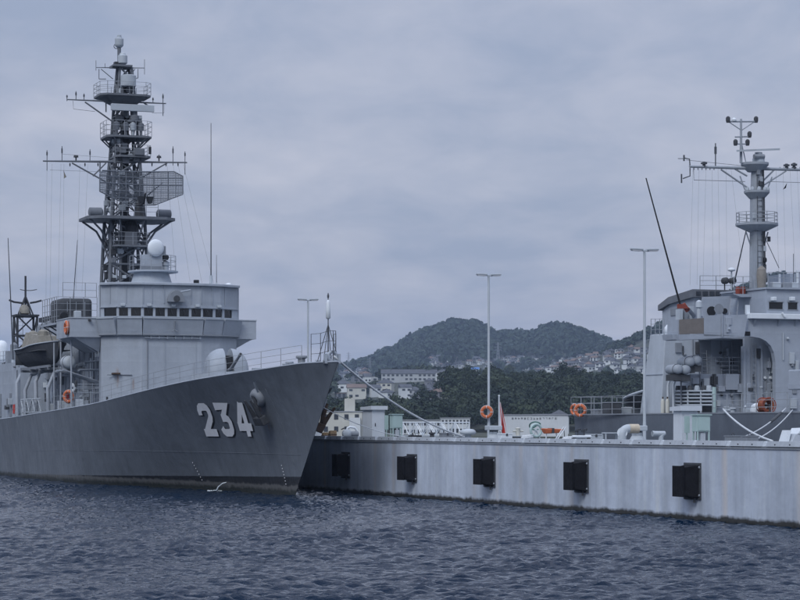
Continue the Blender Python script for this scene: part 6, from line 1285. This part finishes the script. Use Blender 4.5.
d1, cb, rr = disc('mast_platform', 223.5, 738, 775.5, .16); railing([(T2 + rr * .95 * math.cos(a), cb + rr * .95 * math.sin(a), mzz(223.5)) for a in np.linspace(0, 6.283, 13)[:-1]], d1, .62, .6, 3, .018, 'rail_grey', closed=True)
d2, cb, rr = disc('lamp_bracket_ring', 191, 745.5, 768, .14); 
for a in np.linspace(1.6, 4.7, 6): one('mast_lamp', 'light_grey', d2, lambda m: m.lathe((T2 + rr * .85 * math.cos(a), cb + rr * .85 * math.sin(a), mzz(191)), [(.1, -.1), (.12, .05), (.1, .16), (.03, .2)], 8))
d3, cb, rr = disc('top_platform', 163, 742.5, 767, .16)
for x in (765, 760): one('cable_clip', 'iron', m2, lambda m: m.box(T2 - .55, T2 - .4, gm(x, 240)[1] - .05, gm(x, 240)[1] + .08, mzz(242), mzz(237)))
rb = one('navigation_radar', 'light_grey', m2, lambda m: m.hexa([gm(736.5, 151.8, T2 - .3), gm(780, 150.2, T2 - .3), gm(780, 150.2, T2 - .05), gm(736.5, 151.8, T2 - .05), gm(736.5, 149.9, T2 - .3), gm(780, 148.2, T2 - .3), gm(780, 148.2, T2 - .05), gm(736.5, 149.9, T2 - .05)])); one('radar_gearbox', 'light_grey', rb, lambda m: m.lathe(gm(758.5, 163), [(.36, 0), (.36, .25), (.22, .35), (.22, .6)], 12), True); one('radar_motor', 'ship_paint_dull', rb, lambda m: m.bar(gm(754, 156.5, T2 - .3), gm(764, 156.5, T2 - .3), .14, 8))
y2 = one('yard', 'mast_paint_b', m2, lambda m: (m.bar(gm(757, 168.5), gm(689.5, 166.5), .10, 8, .07), m.bar(gm(757, 168.5), gm(824, 170.5), .10, 8, .07)))
for x0_, s in ((694, 1), (800, -1)):
    for k in range(6): one('yard_clamp', 'ship_paint_dull', y2, lambda m: m.bar(gm(x0_ + k * 4 * s, 167, T2), gm(x0_ + k * 4 * s, 170, T2), .03, 5))
for p, q_ in (((721, 169.5), (748, 188)), ((786, 171), (761, 187)), ((774, 170), (764, 180)), ((735, 169), (747, 176))): one('yard_brace', 'mast_paint_b', m2, lambda m: m.bar(gm(*p), gm(*q_), .05, 6))
one('trapeze_wire', 'wire', m2, lambda m: m.tube([gm(693.5, 168), gm(694, 180), gm(745, 181.5)], .016, 4)); one('trapeze_wire', 'wire', m2, lambda m: m.tube([gm(768, 181.5), gm(812, 183)], .016, 4)); one('jackstay', 'wire', m2, lambda m: m.bar(gm(686, 160), gm(745, 166), .014, 4))
one('end_aerial', 'aerial', m2, lambda m: (m.tube([gm(690, 166), gm(689.5, 159), gm(684, 158)], .035, 6), m.tube([gm(690, 168), gm(690, 176), gm(683, 178.5)], .035, 6), m.bar(gm(684, 155), gm(684, 161), .05), m.bar(gm(681.5, 174), gm(681.5, 183), .045), m.bar(gm(678, 158.6), gm(684, 158.6), .02)))
dipole(gm(715.5, 167), 0, 1.35, y2, .035); dipole(gm(704, 167), 0, .3, y2, .09); dipole(gm(786.5, 169), 0, .3, y2, .09); dipole(gm(794, 169), 0, .35, y2, .09)
pl = gm(741, 163); pt = one('top_pole', 'mast_paint_b', m2, lambda m: m.bar(pl, gm(741, 119), .085, 8, .06)); one('crosstree', 'mast_paint_b', m2, lambda m: m.bar(gm(727, 121.5), gm(757.5, 121.5), .05, 6)); one('crosstree', 'mast_paint_b', m2, lambda m: m.bar(gm(735, 137), gm(750, 136.5), .04, 6)); one('crosstree', 'mast_paint_b', m2, lambda m: m.bar(gm(735, 144), gm(748, 144), .04, 6))
for p, q_ in (((729, 122), (741, 130)), ((754, 122), (742, 130)), ((746, 163), (742, 145))): one('yard_brace', 'mast_paint_b', m2, lambda m: m.bar(gm(*p), gm(*q_), .03, 5))
for x, y in ((728, 120.5), (756, 120.5), (749.5, 135.5), (735.5, 143.5), (747.5, 143.5)): one('signal_light', 'iron', m2, lambda m: m.lathe(gm(x, y), [(.1, -.12), (.13, 0), (.13, .16), (.06, .24)], 8))
one('vane', 'white_paint', m2, lambda m: m.lathe(gm(734, 119.5), [(.12, -.1), (.14, .0), (.05, .1)], 10)); one('tan_cover', 'canvas_tan2', m2, lambda m: m.lathe((T2 - 1.2, gm(761.5, 280, T2 - 1.2)[1], gm(761, 278, T2 - 1.2)[2]), [(.12, -1.5), (.2, -.9), (.26, -.3), (.3, .1), (.26, .5), (.08, .68)], 12), True); one('tan_cover_post', 'canvas_tan2', m2, lambda m: m.bar((T2 - 1.2, gm(761.5, 280, T2 - 1.2)[1], UZ1 - 1.6), (T2 - 1.2, gm(761.5, 280, T2 - 1.2)[1], gm(761, 278, T2 - 1.2)[2] - 1.2), .16, 8))
one('hoist_ball', 'black_paint', m2, lambda m: m.lathe(gm(764.8, 260, T2 - .6), [(.03, -.18), (.12, -.08), (.12, .08), (.03, .18)], 8))
for x, xe, ye in ((693, 690, 285), (699, 697, 285), (706, 703, 283), (712, 713, 283), (718, 720, 282), (726, 727, 285), (731, 742, 262), (776, 779, 285), (783, 786, 287), (790, 796, 287), (797, 803, 287)): one('halyard', 'wire', m2, lambda m: m.bar(gm(x, 169), gm(xe, ye, T2 + 1), .0042, 3))
one('pennant', 'black_paint', m2, lambda m: m.prism([tuple(gm(787, 183)), tuple(gm(783, 189.5)), tuple(gm(786, 188))], (.01, 0, 0)))
# gear on the wheelhouse roof
railing([tuple(st(768, 289, TF + .6)), tuple(st(830, 289, TF + .6))], br2, .95, .9, 3, .02, 'rail_grey')
for x, h_, w_ in ((779.5, 1.1, .07), (797.5, 1.35, .09)): p = st(x, 289, -13); one('roof_aerial', 'white_paint', br2, lambda m: m.bar((-13, p[1], UZ1 + .1), (-13, p[1], UZ1 + h_), w_, 8)); 
for x in (775, 786, 794): p = st(x, 289, -14); one('roof_box', 'light_grey' if x != 786 else 'ship_paint_dull', br2, lambda m: m.box(-14.2, -13.8, p[1] - .3, p[1] + .25, UZ1 + .1, UZ1 + .55), bevel=.04)
p = st(793.5, 289, -13); one('roof_whip', 'aerial', br2, lambda m: m.bar((-13, p[1], UZ1 + .1), (-13, p[1], UZ1 + 2.3), .02, 5)); one('roof_stay', 'wire', br2, lambda m: m.bar(gm(766, 240), st(779, 268, -13), .02, 4))
one('roof_house', 'sup_paint', br2, lambda m: m.box(-13, -10.5, BWE + 1, st(790, 289, -13)[1], UZ1 + .1, UZ1 + 1.15))
# whip aerials
w_ = one('whip_aerial', 'black_paint', sup, lambda m: m.bar(st(680.5, 306, -12), st(646, 178, -12), .06, 6, .035)); one('aerial_base', 'rust_red', w_, lambda m: (m.hexa([st(677, 308.5, -12.4), st(690, 308.5, -12.4), st(690, 308.5, -11.8), st(677, 308.5, -11.8), st(677, 304, -12.4), st(684, 304, -12.4), st(684, 304, -11.8), st(677, 304, -11.8)]), m.bar(st(688, 311, -12), st(683, 304, -12), .14, 6))); one('base_arm', 'ship_paint_dull', w_, lambda m: m.bar(st(688, 309, -12), st(694, 316, -10), .12, 6))
one('mast_stay', 'aerial', sup, lambda m: m.bar(st(734.5, 282, TA), gm(746.5, 229), .045, 5, .03))
# side deck rack, casings and foredeck
ra, rc = sb(674, 400, SB - .5), sb(714, 400, SB - .5)
rack = empty('pipe_rack'); rack.parent = sup
for y in (391, 394.5, 398, 401.5, 405): one('rack_bar', 'light_grey', rack, lambda m: m.bar(tuple(sb(675, y, SB - .6)), tuple(sb(714, y, SB - .6)), .055, 6))
for x in (675, 688, 701, 714): one('rack_post', 'green_panel' if x == 714 else 'light_grey', rack, lambda m: m.bar((sb(x, 400, SB - .6)[0], SB - .6, SZ), (sb(x, 400, SB - .6)[0], SB - .6, sb(x, 387 if x == 714 else 390, SB - .6)[2]), .06 if x != 714 else .11, 6))
one('rack_back', 'canvas_dark', rack, lambda m: m.box(sb(714, 400, SB - .9)[0], sb(676, 400, SB - .9)[0], SB - 1.0, SB - .9, SZ, sb(690, 391, SB - .9)[2]))
for x, y in ((678, 389), (684, 389), (690, 388), (697, 389), (704, 388), (709, 389)): p = sb(x, y, SB - .7); one('rack_roll', 'light_grey' if x % 2 else 'canvas_dark', rack, lambda m: m.lathe((p[0], p[1], sb(x, 391, SB - .7)[2]), [(.14, 0), (.16, .1), (.12, .3)], 8), True)
for x, h_ in ((668, 24), (673.5, 20)): p = sb(x, 400, SB - .4); q_ = sb(x, 416 - 36, SB - .4); one('small_davit', 'white_paint', sup, lambda m: m.tube([(p[0], p[1], SZ), (p[0], p[1], q_[2] - .3), (p[0] - .3, p[1], q_[2] + .1), (p[0] - .9, p[1], q_[2] + .3)], .07, 8), True)
gb = st(788, 380, -23); one('foredeck_winch_box', 'sup_paint', sup, lambda m: m.box(-24.5, -23, SCB - 1, gb[1], st(788, 390, -23)[2], st(788, 370, -23)[2]), bevel=.06); one('winch_pedestal', 'light_grey', sup, lambda m: m.lathe((-23.8, gb[1] - .9, SZ), [(.6, 0), (.55, .3), (.5, st(788, 390, -23)[2] - SZ)], 16), True); one('winch_lever', 'iron', sup, lambda m: m.bar((-23.6, gb[1] - .5, st(788, 370, -23)[2]), (-23.6, gb[1] - .55, st(788, 367, -23)[2] + .1), .04, 6))
# upswept workboat hull lying on the after deck
e = tag(empty('work_boat', FQ.w(-4.2, -20.5, SZ), FQ.rz), 'dark upswept workboat with pale rail on chocks on the after deck', 'boat'); Lb = 9.0
def wboat(m):
    n, k = 14, 6
    for s in (1, -1):
        V = []
        for i in range(n + 1):
            u = i / n; x = 3.2 - u * Lb; bw = 1.15 * math.sin(min(1, u * 1.8 + .12) * math.pi / 2) ** .8 * (1 - max(0, (u - .75) / .25) ** 2 * .7); zt = 1.0 + .75 * u + .25 * u * u
            for j in range(k + 1): w__ = j / k; V.append((x, s * max(.01, bw * w__ ** .6), .35 + .35 * u + (zt - .35 - .35 * u) * w__ ** 1.1))
        m.add(V, [(i * (k + 1) + j, (i + 1) * (k + 1) + j, (i + 1) * (k + 1) + j + 1, i * (k + 1) + j + 1) for i in range(n) for j in range(k)])
one('hull', 'canvas_dark', e, wboat, 'all'); one('rail', 'light_grey', e, lambda m: [m.tube([(3.2 - u * Lb, s * 1.2 * math.sin(min(1, u * 1.8 + .12) * math.pi / 2) ** .8 * (1 - max(0, (u - .75) / .25) ** 2 * .7), 1.05 + .75 * u + .25 * u * u) for u in np.linspace(0, 1, 14)], .09, 6) for s in (1, -1)], True)
one('cover', 'canvas_dark', e, lambda m: m.hexa([(2.4, -.8, .9), (-4.8, -.9, 1.5), (-4.8, .9, 1.5), (2.4, .8, .9), (2.2, -.3, 1.2), (-4.6, -.4, 1.9), (-4.6, .4, 1.9), (2.2, .3, 1.2)]))
for x in (1.8, -1.0, -3.6): one('chock', 'ship_paint_dull', e, lambda m: m.box(x - .1, x + .1, -.9, .9, 0, .75 - .1 * x))
# things on the support ship
def on_b(name, p, label, cat, group=None): return tag(empty(name, FQ.w(*p), FQ.rz), label, cat, group)
for k, (x, y, lab) in enumerate(((674, 371, 'white raft canister lowest in the diagonal stack by the casing'), (681.5, 371.5, 'white raft canister second in the diagonal stack'), (686, 363.5, 'white raft canister third in the diagonal stack'), (692.5, 362, 'white raft canister uppermost of the diagonal stack'))):
    e = on_b('raft_canister', st(x, y + 3.5, -15.5 - .0 * k), lab, 'life raft', 'raft canisters by the casing')
    one('canister', 'gun_grey', e, lambda m: m.lathe((-.7, 0, .28), [(.1, 0), (.24, .06), (.27, .2), (.27, .62), (.29, .66), (.29, .74), (.27, .78), (.27, 1.2), (.24, 1.34), (.1, 1.4)], 16, (1, .0, 0)), 'all'); one('strap', 'iron', e, lambda m: m.torus((-.35, 0, .28), .285, .014, (1, 0, 0), 18, 4)); one('cradle', 'iron', e, lambda m: m.prism([(-.5, -.3, 0), (-.5, .3, 0), (-.5, .3, -.35), (-.5, -.3, -.35)], (.9, 0, 0)))
for k, x in enumerate((662.8, 667.5)):
    e = on_b('gas_bottle', (sb(x, 410, SB - .25)[0], SB - .25, SZ), ('cream gas bottle nearest the pale casing', 'cream gas bottle right of its twin beside the casing')[k], 'bottle', 'gas bottles'); one('body', 'plaster', e, lambda m: m.lathe((0, 0, 0), [(.12, 0), (.12, .75), (.07, .88), (.05, .9)], 12), True); one('valve', 'rust_iron', e, lambda m: m.lathe((0, 0, .9), [(.04, 0), (.04, .1), (.06, .12)], 8))
p = FQ.w(sb(581.5, 410, SB)[0], SB + .08, sb(581.5, 410.5, SB)[2]); lifebuoy(p, to_cam(p) + Vector((-.35, 0, 0)), 'orange lifebuoy on the after rail of the support ship', .31, wr=.1)
p = FQ.w(sb(574, 410, SB)[0], SB - .02, sb(574, 409.5, SB)[2]); lifebuoy(p, to_cam(p) + Vector((-1.3, 0, 0)), 'faded orange lifebuoy just left of the one on the after rail', .28, wr=.08)
e = on_b('hawser_reel', (sb(766, 407, SB - .6)[0], SB - .6, SZ), 'orange red hawser reel on the side deck below the arch', 'reel'); one('coil', 'rust_orange', e, lambda m: [m.torus((x, 0, .45), .30, .07, (1, 0, 0), 22, 7) for x in (-.24, -.12, 0, .12, .24)], 'all'); one('cheek', 'rust_red', e, lambda m: [m.torus((x, 0, .45), .40, .03, (1, 0, 0), 22, 6) for x in (-.33, .33)]); one('spindle', 'iron', e, lambda m: (m.bar((-.4, 0, .45), (.4, 0, .45), .05, 8), m.bar((-.38, 0, 0), (-.38, 0, .45), .04), m.bar((.38, 0, 0), (.38, 0, .45), .04)))
e = on_b('covered_winch', (sb(757, 407, SB - .7)[0], SB - .7, SZ), 'small winch under a white cover left of the orange reel', 'winch'); one('cover', 'white_paint', e, lambda m: m.lathe((0, 0, .05), [(.36, 0), (.38, .2), (.3, .42), (.1, .52), (.02, .53)], 12), True); one('foot', 'iron', e, lambda m: m.box(-.3, .3, -.3, .3, 0, .05)); one('drum_end', 'rust_iron', e, lambda m: m.bar((-.45, 0, .2), (-.3, 0, .2), .15, 10))
for k, (x, y) in enumerate(((612, 414), (622, 414), (600, 414))):
    e = on_b('deck_locker', (sb(x, y, SB - 1.2 - k)[0], SB - 1.2 - k, SZ), ('dark deck locker below the upswept workboat', 'pale deck locker right of the dark one on the after deck', 'low grey locker at the left of the after deck')[k], 'locker', 'lockers on the after deck'); one('body', ('canvas_dark', 'light_grey', 'ship_paint_dull')[k], e, lambda m: m.box(-.5, .5, -.4, .4, 0, (.75, .45, .35)[k]), bevel=.03); one('lid', ('ship_paint_dull', 'white_paint', 'light_grey')[k], e, lambda m: m.box(-.53, .53, -.43, .43, (.75, .45, .35)[k], (.75, .45, .35)[k] + .06))
# ropes of the support ship
a = FQ.w(sb(724, 409, SB)[0], SB + .06, sb(724, 409, SB)[2]); c = FQ.w(FQ.at_b(777, 440, -1.0)[0], -.8, QZ + .2); rope('mooring_rope', catenary(a, c, .22), .045, 'pale rope running down right from the support ship deck to the fairlead', 'mooring ropes')
a = FQ.w(sb(787, 408, SB)[0], SB + .06, sb(787, 408, SB)[2]); c = FQ.w(FQ.at_b(713, 438, -1.4)[0], -1.4, QZ + .1)
rope('mooring_rope', catenary(a, c, .42), .03, 'upper of two thin ropes crossing down left in front of the hull', 'mooring ropes'); a2 = a + Vector((.3, -.2, -.1)); rope('mooring_rope', catenary(a2, c + Vector((.25, 0, 0)), .60), .03, 'lower of two thin ropes crossing down left in front of the hull', 'mooring ropes')
pts = catenary(a, c, .42); ch = MB().tube(pts[2:7], .075, 8).build('chafing_sleeve', 'canvas_dark', None, 'all'); tag(ch, 'dark chafing sleeve on the rope below the orange reel', 'sleeve')

# small fittings crowding the support ship
cq = random.Random(8)
def cl_front(x0, x1, y0, y1, t, n, par, mats=('sup_paint', 'ship_paint_dull', 'light_grey', 'ship_paint_dull', 'iron'), dp=.3):
    for k in range(n):
        p = st(cq.uniform(x0, x1), cq.uniform(y0, y1), t); m_ = cq.choice(mats); w_, h_, d_ = cq.uniform(.05, .22), cq.uniform(.08, .35), cq.uniform(.06, dp)
        if k % 4 == 0: one('wall_pipe', m_, par, lambda m: m.bar((t - .06, p[1], p[2] - h_ * 2.5), (t - .06, p[1], p[2] + h_ * 2.5), .035, 6))
        elif k % 4 == 1: one('wall_lamp', m_, par, lambda m: m.lathe((t, p[1], p[2]), [(.07, 0), (.09, .08), (.04, .18)], 8, (-1, 0, 0)))
        else: one('wall_fitting', m_, par, lambda m: m.box(t - d_, t, p[1] - w_, p[1] + w_, p[2] - h_, p[2] + h_), bevel=.015)
cl_front(684, 742, 378, 412, -15.0, 22, lo); cl_front(747, 773, 348, 405, -15.42, 10, lo); cl_front(672, 697, 345, 356, -12.9, 5, sup); cl_front(714, 733, 345, 372, -12.62, 10, lo, ('ship_paint_dull', 'iron', 'sup_paint'))
cl_front(779, 799, 325, 405, TF, 8, br2, ('sup_paint', 'light_grey', 'ship_paint_dull'), .15); cl_front(696, 731, 298, 312, TA, 8, ah); cl_front(706, 745, 318, 333, TW, 4, wing, ('sup_paint',), .08)
one('wall_ladder_rail', 'rail_grey', lo, lambda m: (m.bar(st(756, 344, -15.5), st(756, 410, -15.5), .03), m.bar(st(752, 344, -15.5), st(752, 410, -15.5), .03), [m.bar(st(752, y, -15.5), st(756, y, -15.5), .02, 4) for y in range(346, 410, 5)]))
for x in (749, 769): one('watertight_door', 'sup_paint', lo, lambda m: m.prism([tuple(st(x + a_, y_, -15.5)) for a_, y_ in ((-2.4, 413), (-2.4, 385), (-1.6, 383), (1.6, 383), (2.4, 385), (2.4, 413))], (.08, 0, 0)), bevel=.03)
for k in range(7): p = sb(cq.uniform(717, 752), 412, SB - cq.uniform(.4, 1.4)); h_ = cq.uniform(.25, .7); one('deck_fitting', cq.choice(['light_grey', 'ship_paint_dull', 'sup_paint']), sup, lambda m: m.lathe((p[0], p[1], SZ), [(.14, 0), (.12, h_ * .7), (.2, h_ * .75), (.16, h_)], 10) if k % 2 else m.box(p[0] - .2, p[0] + .2, p[1] - .2, p[1] + .2, SZ, SZ + h_), bevel=.02)
for k in range(12):
    z = cq.uniform(mzz(300), mzz(172)); a_ = cq.uniform(2.0, 4.4); r_ = .42; p = Vector((T2 + r_ * math.cos(a_), MB2 + r_ * math.sin(a_), z)); m_ = cq.choice(['mast_paint_b', 'iron', 'light_grey', 'ship_paint_dull'])
    one('mast_fitting', m_, m2, lambda m: m.box(p.x - .12, p.x + .1, p.y - .1, p.y + .1, p.z - .14, p.z + .16), bevel=.02)
ladder((T2 - .55, MB2 + .1, mzz(300)), (T2 - .42, MB2 + .1, mzz(170)), .34, m2, 'iron'); one('mast_cable', 'iron', m2, lambda m: m.bar((T2 - .5, MB2 - .25, mzz(305)), (T2 - .36, MB2 - .18, mzz(168)), .04, 5))
for p, q_ in (((745, 190), (740, 176)), ((767, 190), (772, 177)), ((746, 232), (752, 250)), ((768, 232), (763, 250))): one('mast_brace', 'mast_paint_b', m2, lambda m: m.bar(gm(*p), gm(*q_), .04, 5))
